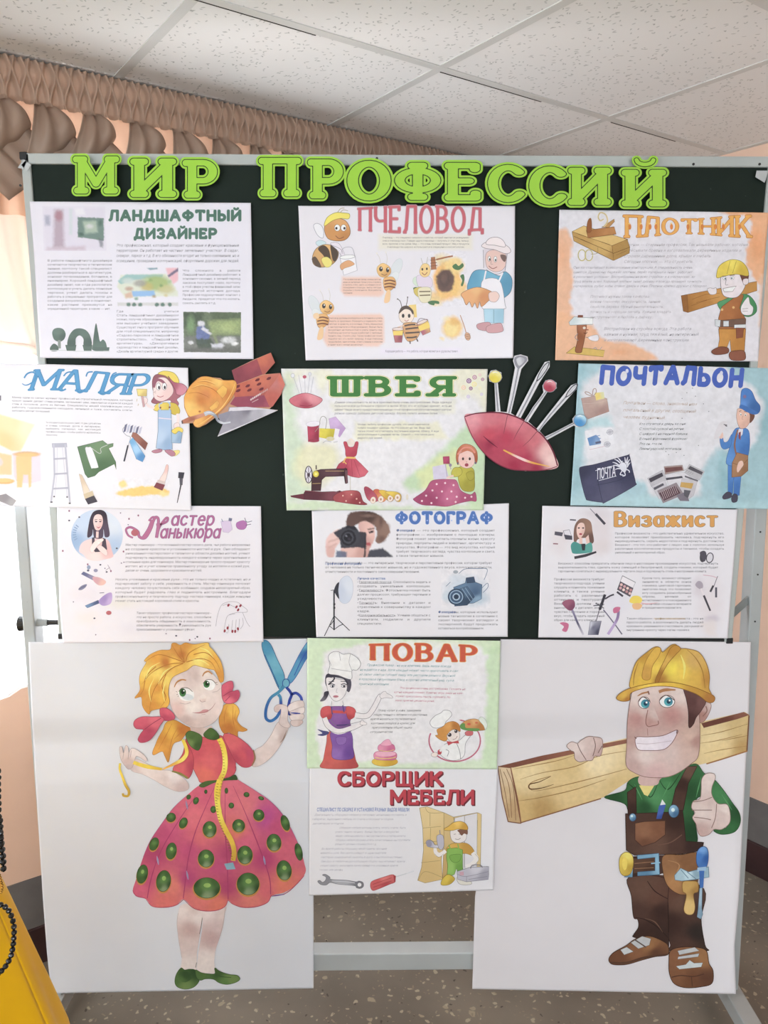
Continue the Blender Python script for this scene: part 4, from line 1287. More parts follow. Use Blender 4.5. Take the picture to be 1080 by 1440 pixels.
a.blob('792,462 805,455 820,458 834,455 834,482 806,486', '#dcd4d8', '#6f6668', 1.5).blob('952,545 985,498 995,530 1010,550 1000,582 960,580', '#dcd6da', '#6f6668', 1.8).lines('958,555 985,552|958,566 984,566', 1.5, '#6f6668')
a.ell(862, 558, 6, 6, '#d0a86a').ell(916, 548, 6, 6, '#d0a86a')
a.done()
# ================================================================== house painter
P = Sheet('profession_poster', '-60,72 -66,300 -72,560 -78,796', '952,98 958,330 963,560 968,822', 0.0130,
          'poster headed МАЛЯР sticking out past the left edge of the board, with paint tools', group='profession posters', T=(0, 490, 3.6), m=M_PRINT, base='#d9d7de')
def mw(u, v, x, y):
    return x, y + 18 * u - 6 * np.sin(u * 6)
def flourish(a):
    a.line('112,178 128,186 150,180 175,160 182,134 165,120 138,128 122,150', 8, '#4688b8', taper=(.5, 1)).lines('318,178 300,205 312,214 334,205|398,205 390,215 405,224 432,212|510,210 505,226 525,232 552,216', 8, '#4688b8')
    a.lines('372,118 340,122 322,140|470,118 445,122 436,142|590,122 572,130 560,150|672,138 650,150 642,176 655,196', 7, '#4688b8')


title(P, 'МАЛЯР', 150, 735, 108, 212, .075, .035, .10, .035, layers=(('#9cc3da', .035), ('#39719f', .022), ('#4f92c2', 0)), slant=.34, gap=.10, warp=mw, extra=flourish)
text(P, 'Маляр один из самых нужных профессий на строительной площадке, который/красит здания: делает стены ровнее, замазывает швы, занимается отделкой каждой/стен и потолков, дома из бетона. Специалисты нашей квалификации могут/работать художественными методами, лепниной и тоже, составлять сметы,/выполнять ремонт помещений.', 60, 238, 672, 322, '#6d6c76', skew=.025)
text(P, 'Те, кому нравится работать руками, узнают, что день у дома наполнен/и очень сложна: дома и интерьеры,/выбирать материал, как настоящий/профессионал, чтобы работа нравилась/заказчику.', 232, 366, 510, 444, '#6d6c76', skew=.02)
picture(P, 'paint_can_picture', '-50,330 215,330 215,712 -50,712', [
    ('p', '-10,330 175,385 105,520 60,520 -40,470', [('#e2cb9a', 60, 380), ('#e8d8b4', 140, 400), ('#d8bd82', 20, 470)], 5, .95), ('p', '-40,520 60,540 60,640 -40,640', '#d5b478', 5, .85),
    ('p', '65,530 205,530 208,670 160,684 90,682 68,650', [('#dcc8d4', 190, 600), ('#d7bfc6', 80, 600)], 4, .95), ('e', 135, 535, 68, 14, '#caa176', 2.5, .95), ('e', 135, 538, 55, 9, '#e0b678', 2.5, .9),
    ('p', '80,545 160,545 158,700 146,705 142,640 118,640 112,704 86,704', '#dfb87c', 3, .95), ('e', 20, 672, 54, 15, '#cf9f58', 2, .95), ('e', 20, 669, 44, 10, '#e0b878', 2, .9), ('e', 0, 575, 14, 20, '#c7bfc6', 3, .8)], base='#d9d7de', nz=2)
a = Art(P, 'spatula')
a.poly('-10,745 30,735 82,770 62,800 -10,770', [('#8a8488', 20, 750), ('#a5a0a2', 70, 785)]).poly('-72,740 -8,745 -8,768 -74,770', '#6a6468').done()
a = Art(P, 'cutting_mark'); a.poly('-6,238 6,238 6,264 -6,264', '#75747c').done()
a = Art(P, 'step_ladder')
a.poly('262,480 338,478 340,500 264,502', '#a9a9b8').lines('272,485 276,640 258,780|330,485 342,640 354,782', 9, '#b3b3c2', sm=False).lines('290,500 288,640 276,750|316,500 328,640 340,750', 4, '#c9c9d4', sm=False)
a.lines('270,560 338,556|272,636 342,632|268,710 346,706', 9, '#aaaaba', sm=False).lines('255,778 266,778|348,784 358,784|270,750 278,750|336,752 344,752', 7, '#54545e', sm=False).done()
a = Art(P, 'paint_tray')
a.poly('392,498 520,466 545,486 574,480 572,496 550,506 586,575 588,612 578,585 500,625 480,645 445,655 430,635', [('#5d7a5a', 420, 520), ('#4c6a4a', 520, 600), ('#6b8865', 500, 500)], '#3f5a40', 2)
a.blob('432,510 448,500 466,508 496,592 492,604 470,606 460,600', [('#d5d4da', 440, 520), ('#e4e3e8', 470, 580)], '#a7a6ae', 1.2).line('465,505 500,530 512,525 510,505 545,488', 3, '#b9bab9').done()
a = Art(P, 'flat_brush')
a.poly('400,635 414,640 455,722 425,740', [('#c8b49e', 410, 650), ('#d8c8b6', 440, 730)], '#a08f7c', 1).poly('422,738 468,720 476,744 430,762', '#c4b294').poly('430,762 476,744 494,776 446,790', '#44404a').done()
a = Art(P, 'roller_and_brushes')
for i in range(6):
    a.poly('%f,%f %f,%f %f,%f %f,%f' % (632 + i * 15, 388 + i * 3, 645 + i * 15, 380 + i * 3, 636 + i * 15, 420 + i * 2, 624 + i * 15, 426 + i * 2), '#6a6a86' if i % 2 == 0 else '#b9b9cc')
a.line('632,395 620,415 640,440 660,450 650,490', 3, '#9a9aa6').line('648,490 628,572', 8, '#3a3a4a', sm=False)
a.poly('672,425 690,428 748,480 735,515 665,445', [('#9c6658', 690, 450), ('#7d4a40', 735, 490)], '#6a4038', 1.2).poly('655,470 672,450 735,545 722,575 690,560', [('#6fa6d2', 670, 470), ('#4f88be', 720, 550), ('#9cc3e2', 690, 510)], '#44719c', 1.2)
a.done()
picture(P, 'paint_stroke', '570,655 860,655 860,765 570,765', [('e', 622, 688, 22, 18, '#e3c476', 5, .95), ('p', '590,730 650,708 760,694 800,700 850,715 845,745 760,740 700,750 610,742', '#e2bd62', 4, .95, 1), ('e', 830, 738, 26, 14, '#e8cf92', 6, .8), ('n', 12, .15, 5)], base='#d9d7de', nz=7)
a = Art(P, 'round_brush')
a.blob('842,590 852,594 850,620 835,672 808,666 830,625', [('#d9b3ae', 845, 600), ('#e5ccc6', 825, 660)], '#a5807a', 1.2).poly('800,664 838,674 834,688 792,678', '#c9b8b4').poly('792,678 836,690 822,720 778,702', '#7c3e48').done()
a = Art(P, 'small_brush')
a.line('916,690 908,730 897,782', 6, '#3f3c46', taper=(1.3, .6)).poly('908,655 926,655 924,692 910,692', '#55525c').poly('904,626 934,628 928,658 902,656', '#3a3742').done()
a = Art(P, 'cartoon_decorator')
a.blob('772,160 785,135 815,130 850,140 880,170 905,205 900,225 915,240 895,258 905,280 890,300 870,280 860,262 820,270 790,280 766,270 780,240 772,200', [('#8f5560', 790, 180), ('#a36470', 890, 260)], '#6a3a44', 2)
a.blob('778,175 800,150 840,150 872,190 876,225 850,255 815,268 785,255 776,225', [('#e2cdcc', 800, 200), ('#dcbcba', 850, 235)], '#8a6a6c', 1.5)
a.blob('772,180 790,152 825,160 845,190 800,165 782,200', '#92586a').blob('800,128 830,114 880,124 905,160 900,185 870,170 840,140', '#dac24e', '#8f7d2a', 2).blob('850,140 880,170 925,180 948,205 925,235 895,232 885,205', [('#a75a6e', 880, 190), ('#c98494', 920, 215)], '#6f3a4a', 2)
a.ell(802, 193, 11, 18, '#f0eef2', ol='#5a4448', ow=1.5).ell(832, 192, 11, 18, '#f0eef2', ol='#5a4448', ow=1.5).ell(805, 198, 5, 9, '#4a3a44').ell(834, 197, 5, 9, '#4a3a44').line('795,240 812,246 828,240', 3, '#b04a58').line('790,215 780,222 790,226', 1.5, '#8a6a6c')
a.blob('778,300 800,278 850,274 890,280 910,310 905,332 880,335 850,320 800,318 780,312', [('#d9c04e', 800, 290), ('#c8ae38', 890, 310)], '#8a7828', 2)
a.poly('800,312 866,312 872,510 840,515 790,505 800,420', [('#9db6d4', 830, 360), ('#8aa6c8', 850, 480), ('#aec2da', 810, 450)], '#5a6f8c', 2).lines('812,315 806,285 822,276|858,312 860,282 850,272', 6, '#9db6d4').ell(812, 300, 5, 5, '#8a5a4a').ell(858, 298, 5, 5, '#8a5a4a').line('803,352 868,358', 5, '#d9c8d4')
a.line('782,302 750,290 735,268', 13, '#e2cdcc').blob('722,250 740,248 748,265 735,282 720,275', '#e2cdcc', '#8a6a6c', 1.2).poly('714,240 724,238 734,294 724,298', '#c29a9e', '#8a6a6c', 1).poly('692,205 744,206 742,242 698,240', [('#dccb7c', 710, 215), ('#c9b068', 730, 235)], '#8a7828', 1.5).lines('694,255 692,268|702,280 698,290', 3, '#b9a88a')
a.line('898,330 902,360 896,390', 14, '#e2cdcc').blob('884,380 905,378 910,400 890,408 880,398', '#e2cdcc', '#8a6a6c', 1.2)
a.poly('868,412 925,408 915,480 868,478', [('#9db6cc', 880, 450), ('#7f9ab8', 910, 460)], '#5a6f8c', 2).blob('870,415 900,398 925,408 922,425 905,418 890,432 876,428', '#dac24e', '#8f7d2a', 1.5).blob('872,520 905,515 908,528 885,545 868,535', '#dccc7a', '#a0903a', 1)
a.blob('768,520 800,510 820,512 815,524 785,530', '#b0788a', '#6f4450', 1.5).blob('835,515 870,515 888,535 870,546 845,530', '#b0788a', '#6f4450', 1.5)
a.done()

# ================================================================== seamstress
P = Sheet('profession_poster', '52,62 60,280 68,520 78,735', '1032,64 1025,280 1018,520 1012,734', 0.0130,
          'watercolour poster headed ШВЕЯ with sewing machine, red dress and thread spools, board centre', group='profession posters', T=(380, 500, 3.375), m=M_PAINT, base='#d8d6da',
          ops=[('p', '60,120 110,110 130,320 160,420 140,560 200,640 90,700 66,640', '#b9cdb0', 22, .8, 1), ('p', '140,440 260,420 330,480 280,600 180,620 120,560', '#d5d2a4', 24, .75, 1), ('p', '630,610 800,460 920,340 1024,300 1020,740 960,730 860,600 700,640', '#b3cda4', 14, .9, 1), ('p', '700,560 800,480 900,440 960,520 860,560 740,640', '#d3d69a', 16, .7, 1), ('p', '870,70 1030,66 1026,300 980,200 900,190', '#d9d6b8', 20, .7, 1), ('p', '70,80 260,66 300,90 250,180 200,90 100,120', '#d9d8b8', 18, .6, 1), ('p', '90,700 300,690 640,720 1010,700 1012,735 80,735', '#bfd2ae', 12, .85, 1), ('p', '290,225 880,215 880,270 820,282 300,272', '#d6d4bd', 8, .55), ('p', '400,315 800,315 840,400 400,398', '#d9d6b6', 10, .7), ('n', 40, .08, 2)], nz=14)
title(P, 'ШВЕЯ', 284, 866, 97, 195, .15, .115, .2, .105, layers=(('#b9a05c', .05), ('#e6dfb4', .035), ('#3f7a3c', 0)), gap=.34)
text(P, 'Данная специальность во все времена была очень востребована. Ведь одежда/пользуется всегда большими спросом и любви. И тот, кто их и модно одевает, есть на/швеи? Чаще всего представительницы этой профессии изготавливают самую/разную одежду: рубашки, детскую одежду, блузки, пальто, нижнее белье.', 305, 212, 860, 282, '#7a7680', slant=.15)
text(P, 'Можно любить профессию думать, что швея занимается/только пошивом одежды. Но это совсем не так. Ведь она/также может изготавливать постельные изделия, обивку. А еще/автомобильные и дверные чехлы. Словом — это также дело/редкого рук шовей.', 414, 318, 800, 398, '#7a7680', slant=.1, align='l')
a = Art(P, 'pincushion_picture')
a.lines('110,100 138,180|164,105 166,178|188,95 178,180|135,92 150,180|205,100 192,180', 2.5, '#b4b3bb', sm=False).ell(107, 95, 9, 10, '#d8d8dc', ol='#9a9aa4', ow=1.5).ell(163, 101, 9, 8, '#b8566a').ell(188, 88, 7, 9, '#cfd0d6', ol='#9a9aa4', ow=1)
a.blob('90,213 120,190 168,178 215,190 248,210 215,240 170,250 118,240', [('#c76a78', 120, 205), ('#a8485c', 170, 240), ('#d58c96', 200, 200)], '#7a3242', 2).line('140,236 175,240 200,234', 3, '#8a3448').done()
a = Art(P, 'button_picture')
for x, y, r, c in ((943, 120, 12, '#8a5a8c'), (970, 103, 11, '#b98a96'), (995, 92, 8, '#dcc6b4'), (1008, 113, 8, '#a56a84'), (968, 136, 12, '#e2d88c'), (918, 152, 11, '#e0c29a'), (952, 156, 9, '#8a5a7c'), (995, 155, 8, '#dfdcae'), (940, 195, 9, '#c3bcd0'), (1003, 184, 8, '#c9c2cf')):
    a.ell(x, y, r, r, c, n=14).ell(x, y, r * .6, r * .6, '#d9ccd2', n=10).ell(x, y, r * .35, r * .35, c, n=8)
a.done()
a = Art(P, 'thread_spool_picture')
a.poly('278,300 310,290 358,345 330,388 285,345', [('#c5a8cf', 300, 310), ('#b493c0', 335, 370)], '#9a86a8', 1)
a.poly('176,335 232,332 232,402 180,410', [('#b0445c', 190, 370), ('#8c3248', 228, 380)]).ell(204, 324, 34, 13, '#dcd8e0', -5, '#b0aab8', 1.2).ell(206, 404, 27, 8, '#963a50')
a.poly('234,345 310,348 300,402 232,388', [('#d3c43c', 250, 360), ('#b8a828', 295, 390)]).poly('308,345 330,350 318,402 298,404', '#ded8e0').ell(285, 395, 20, 10, '#c8c09c')
a.line('212,362 232,335 238,300 252,288 268,305 262,350', 2.5, '#8d8a7e').lines('250,415 265,405 290,410|300,412 320,408', 2, '#9a98a2').done()
a = Art(P, 'dress_on_stand')
a.line('380,570 380,640', 4, '#c5bfb8').ell(383, 414, 20, 18, '#d9cdc4').ell(383, 400, 10, 7, '#d9cdc4')
a.blob('348,412 362,410 372,432 395,432 405,410 418,412 414,442 404,478 362,480 356,445', [('#b94a5c', 380, 440), ('#a83c50', 400, 470)], '#7f2c3c', 1.5)
a.poly('362,488 404,488 432,515 466,550 448,572 420,580 388,575 350,560 305,552 325,515', [('#bc5062', 390, 510), ('#a83f54', 350, 540), ('#c96272', 440, 555)], '#7f2c3c', 1.5).lines('385,495 390,570|372,495 352,555|398,495 425,570', 1.5, '#8f3448').line('360,484 405,486', 8, '#dcb45c').lines('358,488 345,510|358,486 350,500 362,515', 4, '#dcb45c').done()
a = Art(P, 'sewing_machine')
a.poly('95,665 160,655 165,640 300,650 330,640 370,660 300,690 160,684 100,672', '#6a3440').poly('160,650 300,645 365,650 372,672 300,690 160,682', [('#5a2f3a', 200, 660), ('#7c4450', 320, 670)], '#3a1e28', 1.5)
a.poly('197,570 210,548 240,540 365,536 368,605 356,608 350,572 262,575 245,590 240,642 195,642', [('#4a3036', 220, 600), ('#5f4048', 300, 555), ('#3a2429', 360, 580)], '#241518', 1.5).poly('355,545 368,545 366,608 358,608', '#6a4a50').lines('218,540 218,520|356,532 356,545', 5, '#4a3036')
a.line('262,548 350,548', 2, '#c9a86a').ell(217, 562, 14, 15, '#d9c63e', ol='#8a7820', ow=2).ell(217, 562, 6, 6, '#e9dc7a').ell(182, 565, 17, 40, '#d5d0da', 0, '#3f3440', 4).lines('168,545 196,588|196,542 170,590|182,530 182,602', 3, '#4c4450', sm=False).ell(182, 566, 7, 9, '#4c3c46')
a.line('200,608 240,606', 2, '#c9a86a')
a.blob('300,668 340,645 395,640 425,650 440,690 460,706 420,708 330,696 305,690', [('#a04a50', 340, 660), ('#8a3840', 410, 690), ('#b25c60', 370, 650)], '#5f2430', 1.5)
for x, y in ((345, 665), (385, 660), (360, 690), (410, 680), (425, 698)):
    a.ell(x, y, 4, 4, '#d8b0a4', n=8)
a.done()
a = Art(P, 'thread_cone_picture')
for pts, c1, c2, ex, ey in (('445,630 465,625 515,668 520,685 490,695 460,680', '#a04458', '#b85a6a', 488, 686), ('490,640 515,636 545,672 545,690 520,695 505,665', '#c8644a', '#d88c5c', 525, 682), ('515,645 545,640 585,662 582,688 560,690', '#d8b43c', '#c49a2c', 570, 678), ('545,648 590,645 620,660 618,690 600,692 580,670', '#dcc04a', '#c8a438', 604, 674)):
    a.blob(pts, [(c1, 460 + (ex - 490), 640), (c2, ex, ey)], '#8a5a4a', 1).ell(ex, ey, 13, 16, '#e2d2c6', 15, '#a8866a', 1.2).ell(ex, ey, 5, 6, '#b98f7a')
a.ell(650, 672, 6, 14, '#d4cdbf').done()
a = Art(P, 'cartoon_seamstress')
a.poly('770,528 830,515 850,585 775,588', '#c9c2d6').poly('820,480 850,478 852,514 822,514', [('#b0486a', 835, 495), ('#963a58', 848, 505)], '#7c2c44', 1.2).lines('832,516 840,580|850,516 858,540', 4, '#a8a0b4').ell(855, 520, 7, 8, '#8a8298').line('835,585 880,585', 5, '#dccfc4')
a.blob('890,550 895,530 935,525 965,540 970,580 965,640 915,640 895,600', [('#b5ad3c', 910, 560), ('#9c9430', 950, 610)], '#6a6420', 1.5).blob('860,555 875,532 905,535 910,560 888,575 866,572', '#b9b142', '#6a6420', 1.5).blob('930,560 960,548 968,580 945,592', '#a59d34', '#6a6420', 1.2)
a.line('870,570 852,575 838,580', 9, '#dfc0b4')
a.blob('882,490 888,450 915,422 950,424 978,448 984,490 975,515 968,480 945,450 910,455 895,480 892,520', [('#b9684a', 895, 470), ('#c98060', 950, 435), ('#a85c40', 978, 490)], '#7c4430', 1.5)
a.blob('892,490 905,455 940,445 965,470 970,505 955,528 930,535 902,522', [('#dfb4ac', 910, 490), ('#e2c0b8', 955, 500)], '#9a6c64', 1.2).blob('900,465 930,440 962,462 935,452', '#c4745a')
a.line('890,470 915,440 950,438 972,462', 7, '#d98a78').ell(915, 490, 5, 7, '#4a3a3a').ell(947, 490, 5, 7, '#4a3a3a').ell(932, 519, 9, 8, '#a04452').ell(932, 505, 3, 2, '#c08078').ell(890, 512, 4, 5, '#6a5a78').ell(974, 510, 4, 5, '#6a5a78')
a.blob('762,598 800,588 860,588 885,595 905,640 950,660 972,648 978,690 950,690 900,700 840,716 780,712 720,708 680,685 690,672 735,640', [('#b0567a', 800, 620), ('#9c4468', 760, 690), ('#c06a8c', 860, 660), ('#a54e70', 930, 680)], '#7a3050', 1.5)
for x, y in ((790, 610), (830, 605), (870, 615), (770, 640), (815, 645), (860, 645), (740, 665), (790, 675), (840, 680), (885, 670), (925, 675), (720, 690), (765, 700), (880, 695), (955, 670)):
    a.ell(x, y, 5, 5, '#e0c2cc', n=8)
a.done()

# ================================================================== postman
P = Sheet('profession_poster', '88,78 76,300 62,560 45,822', '1128,104 1124,330 1118,560 1112,842', 0.0130,
          'blue watercolour poster headed ПОЧТАЛЬОН with postman and ПОЧТА bag, past the right edge of the board', group='profession posters', T=(790, 490, 3.724), m=M_PAINT, base='#d3d2d8',
          ops=[('p', '40,60 240,60 190,130 120,170 110,260 150,400 120,560 130,700 260,740 420,690 470,780 620,800 720,760 740,640 800,540 850,520 860,640 900,760 900,850 20,850', '#98bcc6', 14, .9, 1), ('p', '870,90 1140,100 1140,850 860,850 850,800 830,640 850,540 980,520 1040,420 1060,300 1000,200 960,180', '#8fb6bf', 12, .9, 1), ('p', '140,380 240,350 260,420 150,430', '#a9cdd4', 16, .8, 1), ('e', 100, 110, 30, 30, '#7fa9b4', 18, .5), ('e', 1070, 380, 40, 90, '#7aa8b2', 22, .5), ('e', 850, 700, 40, 80, '#7fa9b6', 22, .5), ('p', '30,780 480,770 900,800 1120,810 1120,850 30,850', '#a9c9cf', 14, .6), ('p', '115,420 270,410 275,520 240,560 130,550', '#d6d5db', 10, .9), ('e', 80, 690, 22, 60, '#7ca6b0', 16, .5), ('n', 50, .16, 7)], nz=14)
def pw(u, v, x, y):
    return x, y + 14 * u + 5 * np.sin(u * 9)
title(P, 'ПОЧТАЛЬОН', 196, 948, 84, 190, .165, layers=(('#4258a8', .012), ('#4660b4', 0)), slant=.10, gap=.10, warp=pw, extra=lambda a: [a.ell(x, y, 8, 11, '#c9cbdc') for x, y in ((342, 118), (742, 158), (836, 128))])
text(P, 'Почтальон — слово, знакомый нам/почтальоный в другие, сообщений/человек будничный.', 320, 262, 740, 374, '#b09c90', slant=.35, hand=True, cap=.42, align='l', skew=.02)
text(P, 'Кто стучится в дверь ко мне/С толстой сумкой на ремне/С цифрой 5 на медной бляшке,/В синей форменной фуражке?/Это он, это он,/Ленинградский почтальон.', 404, 380, 742, 536, '#4f5658', slant=.35, hand=True, cap=.46, align='l')
a = Art(P, 'ink_speckles')
for x, y in ((685, 208), (655, 232), (630, 262), (700, 250), (742, 290), (545, 540), (560, 556), (640, 560), (600, 545), (716, 508), (770, 330), (800, 470), (630, 366)):
    a.ell(x, y, 2.5, 2.5, '#5f6468', n=7)
a.done()
a = Art(P, 'gift_parcel')
a.poly('102,262 180,248 236,262 248,330 136,370 118,345', [('#b3968e', 130, 290), ('#a0827c', 220, 330), ('#bda49a', 200, 265)], '#8c706a', 1.5).line('110,290 180,285 238,272', 2, '#c4aea6').poly('172,232 220,228 224,262 180,272', [('#dcc66a', 190, 250), ('#cfcfa4', 220, 240)])
a.lines('160,250 130,240 122,228 140,230 162,248|160,248 165,215 178,212 180,230 164,250', 4, '#a58a80').done()
a = Art(P, 'letter_envelope')
a.poly('120,432 262,412 276,500 134,542', '#dbdae0').poly('134,470 180,452 198,470 205,500 145,510', [('#5f86b8', 150, 480), ('#7f9cc4', 190, 490)]).lines('165,462 200,455|180,475 205,470', 3, '#6a8abc').poly('175,490 205,484 206,494 178,500', '#5c5f7c').lines('145,530 225,512', 2, '#c49aa4')
for x, y in ((252, 438), (238, 502)):
    a.ell(x, y, 16, 14, '#c9c8d0', ol='#9a99a4', ow=2).ell(x, y, 8, 7, '#b4b3be', ol='#9a99a4', ow=1.5).line([(x - 20, y + 4), (x + 18, y - 6)], 2, '#a5a4ae')
a.done()
a = Art(P, 'post_bag_picture')
a.blob('92,632 110,618 180,605 340,560 354,560 372,640 386,700 378,722 230,805 210,806 140,796 124,780 100,690', [('#4a4a66', 150, 700), ('#3c3c56', 330, 640), ('#54546e', 250, 760), ('#3a3a52', 110, 650)], '#2f2f44', 2).line('176,618 190,700 212,800', 2.5, '#33334a').line('185,715 300,690 372,650', 2, '#34344c')
a.done()
title(P, 'ПОЧТА', 186, 282, 624, 682, .10, .07, layers=(('#d3d3de', 0),), T=P.T, name='bag_lettering', square=True, gap=.12, warp=lambda u, v, x, y: (x, y - 16 * u + 4))
a = Art(P, 'bag_emblem')
a.lines('176,640 280,612|194,692 286,668', 3, '#d3d3de', sm=False)
a.blob('300,610 318,596 336,606 340,628 330,650 314,640 304,628', '#d3d3de').poly('312,600 304,588 322,590', '#d3d3de').poly('338,604 342,590 350,602', '#d3d3de')
for x0, y0, x1, y1 in ((300, 612, 266, 596), (302, 620, 270, 612), (306, 630, 280, 634), (306, 600, 276, 580), (312, 596, 292, 572), (334, 600, 330, 570), (338, 604, 346, 568), (340, 612, 356, 580), (342, 622, 358, 598)):
    a.line([(x0, y0), ((x0 + x1) / 2, (y0 + y1) / 2 - 3), (x1, y1)], 6, '#d3d3de', taper=(1, .5))
a.lines('316,640 306,660 322,662|328,646 332,664 318,668|336,632 352,640 354,650', 5, '#d3d3de').done()
a = Art(P, 'newspaper_fan_picture')
for pts, c in (('448,680 530,635 548,690 470,725', '#b9b6bd'), ('535,618 632,610 640,640 540,660', '#a08c88'), ('668,606 748,645 720,690 640,655', '#b5b3b8'), ('470,720 540,690 570,760 510,790', '#c4c1c8'), ('540,660 640,648 700,690 690,740 560,720', '#cfccd2'), ('630,680 712,690 690,770 650,800 610,760', '#bdb9bf'), ('500,745 600,702 640,765 530,810', '#8f8288'), ('600,770 650,750 668,800 620,798', '#77707c')):
    a.poly(pts, c, '#8a8890', 1)
for pts, c in (('540,625 628,618 634,636 544,650', '#6f4a4a'), ('455,682 525,650 532,668 465,702', '#4a4650'), ('672,615 740,648 732,662 660,630', '#55525a'), ('545,678 630,668 634,678 548,690', '#4c4a54'), ('508,758 596,718 622,758 535,798', '#5c444c'), ('625,700 690,706 680,735 620,725', '#c09a54'), ('640,740 676,745 660,785 640,770', '#5c5a62'), ('480,730 530,705 536,716 486,742', '#5a5862'), ('645,665 715,690 712,698 644,674', '#6a6870')):
    a.poly(pts, c)
for k in range(9):
    a.line([(520 + 9 * k, 750 - 4 * k), (536 + 9 * k, 790 - 4 * k)], 2, '#c9b4b8', sm=False)
for k in range(5):
    a.line([(640 + 10 * k, 640 + 5 * k), (650 + 10 * k, 632 + 5 * k)], 2, '#8a8890', sm=False)
a.done()
a = Art(P, 'cartoon_postman')
a.poly('870,600 945,605 930,770 900,772 902,660 895,762 870,760', [('#4f82c4', 890, 650), ('#3f6eb0', 925, 740)], '#3a5c90', 1.5)
a.blob('905,425 930,415 975,425 985,480 980,540 965,600 945,620 870,610 862,580 878,520 885,470', [('#4c80c2', 910, 470), ('#3c6cae', 970, 540), ('#5a8cca', 890, 580)], '#34568a', 1.8)
a.blob('890,450 870,485 850,490 842,465 828,475 835,515 855,528 885,510', '#4a7ec0', '#34568a', 1.5).blob('826,440 840,435 846,460 836,474 824,462', '#dcb8aa').poly('928,420 950,422 946,450 930,470 922,440', '#d8d4dc').poly('926,440 938,436 936,480 926,470', '#8a4a56')
a.line('922,425 905,500 915,560', 8, '#8c6248').poly('918,545 975,560 975,640 940,670 890,675 892,600', [('#a57a58', 920, 620), ('#8f6546', 960, 640)], '#6a4830', 1.8).line('895,600 940,610 975,580', 2, '#6a4830').blob('926,595 945,588 952,608 940,628 922,650 916,630', '#dcb8aa', '#8a6a5e', 1)
a.blob('918,330 925,315 975,318 992,350 985,385 962,415 935,418 922,395 915,360', [('#dcb4a2', 940, 360), ('#d0a594', 970, 400)], '#8a6458', 1.5).blob('975,325 1008,345 1005,370 985,390 985,350', '#6f4a3c').ell(937, 345, 5, 7, '#efeef0').ell(962, 348, 5, 7, '#efeef0').ell(938, 347, 2.5, 3.5, '#3a3034').ell(962, 350, 2.5, 3.5, '#3a3034').line('948,352 944,370 952,372', 1.5, '#a5786a').lines('928,330 940,326|955,330 968,332', 2.5, '#5a3a30')
a.blob('938,240 945,215 968,208 995,225 1015,270 1038,300 1036,330 1018,342 990,330 960,318 932,312 936,290', [('#4678bc', 960, 240), ('#38629e', 1010, 310), ('#5a8aca', 945, 290)], '#2f4f80', 1.8).blob('932,300 950,296 1010,325 1030,340 1000,345 950,322', '#3f6cae').ell(958, 252, 9, 9, '#7c6a8c')
a.blob('842,775 865,752 888,758 886,780 850,790', '#4a4656', '#33303e', 1.5).blob('888,785 900,762 920,768 918,800 895,806', '#4a4656', '#33303e', 1.5)
a.blob('796,470 820,400 850,380 868,395 840,440 820,470', '#cfcbd0').lines('848,398 866,402|856,404 866,408', 4, '#3f3c44')
a.done()
# ================================================================== manicure
P = Sheet('profession_poster', '34,36 40,300 46,520 62,690', '1002,40 1006,260 1010,480 1014,684', 0.0085,
          'pale poster headed Мастер Маникюра with purple lettering and drawn hands, lower left of the board', group='profession posters', T=(70, 700, 3.375), m=M_PRINT, base='#d9d6de',
          ops=[('e', 340, 500, 60, 20, '#d6d2c4', 20, .6), ('e', 190, 460, 70, 40, '#d3cbd6', 25, .6), ('e', 180, 570, 50, 30, '#dcd2d0', 20, .6), ('e', 380, 620, 60, 20, '#d2cfdb', 20, .6)], nz=6)
title(P, 'Мастер'[1:], 574, 776, 64, 132, .075, .05, layers=(('#7f5a86', .03), ('#a8618f', 0)), name='title', slant=.2, gap=.12)
title(P, 'аныкюра', 522, 806, 126, 192, .075, .05, layers=(('#7f5a86', .03), ('#a8618f', 0)), name='title', slant=.2, gap=.12)
a = Art(P, 'title_initial')
for w_, c in ((14, '#8a5a8c'), (10, '#b0688f')):
    a.line('395,190 372,178 362,150 385,140 418,160 425,185 452,190 478,150 492,108 505,92 516,110 506,190', w_, c, taper=(.6, 1)).line('440,192 468,150 486,105', w_, c).line('508,190 520,140 548,100 560,96 556,112 530,125 505,128', w_ * .8, c).line('470,110 488,92 510,95', w_ * .7, c)
a.ell(404, 166, 18, 16, '#b0606c')
a.done()
a = Art(P, 'client_portrait')
a.ell(224, 178, 123, 122, [('#b7c6dc', 150, 130), ('#8fa9cc', 120, 200), ('#cbd3e2', 290, 120), ('#a5bad6', 300, 240), ('#d3d3de', 220, 280)], n=40)
for k in range(7):
    t = math.radians(150 + k * 12)
    a.line([(170 + 45 * math.cos(t), 170 + 45 * math.sin(t)), (170 + 62 * math.cos(t), 170 + 62 * math.sin(t))], 5, '#7f97bc', sm=False)
a.blob('145,225 165,205 200,195 250,192 280,205 295,250 300,280 262,292 225,300 180,292 160,270 140,255', [('#e2c3c4', 180, 230), ('#d9b0b2', 270, 250), ('#e6cdcc', 220, 280)])
a.poly('200,190 212,186 215,225 225,240 245,238 252,190 265,195 272,245 255,255 215,258 200,240', '#4a4150')
a.blob('198,80 215,62 245,58 268,75 276,120 284,178 262,186 255,150 250,190 212,190 205,150 200,178 178,186 186,120', [('#3f3444', 200, 100), ('#54465a', 270, 150), ('#332a38', 240, 70)])
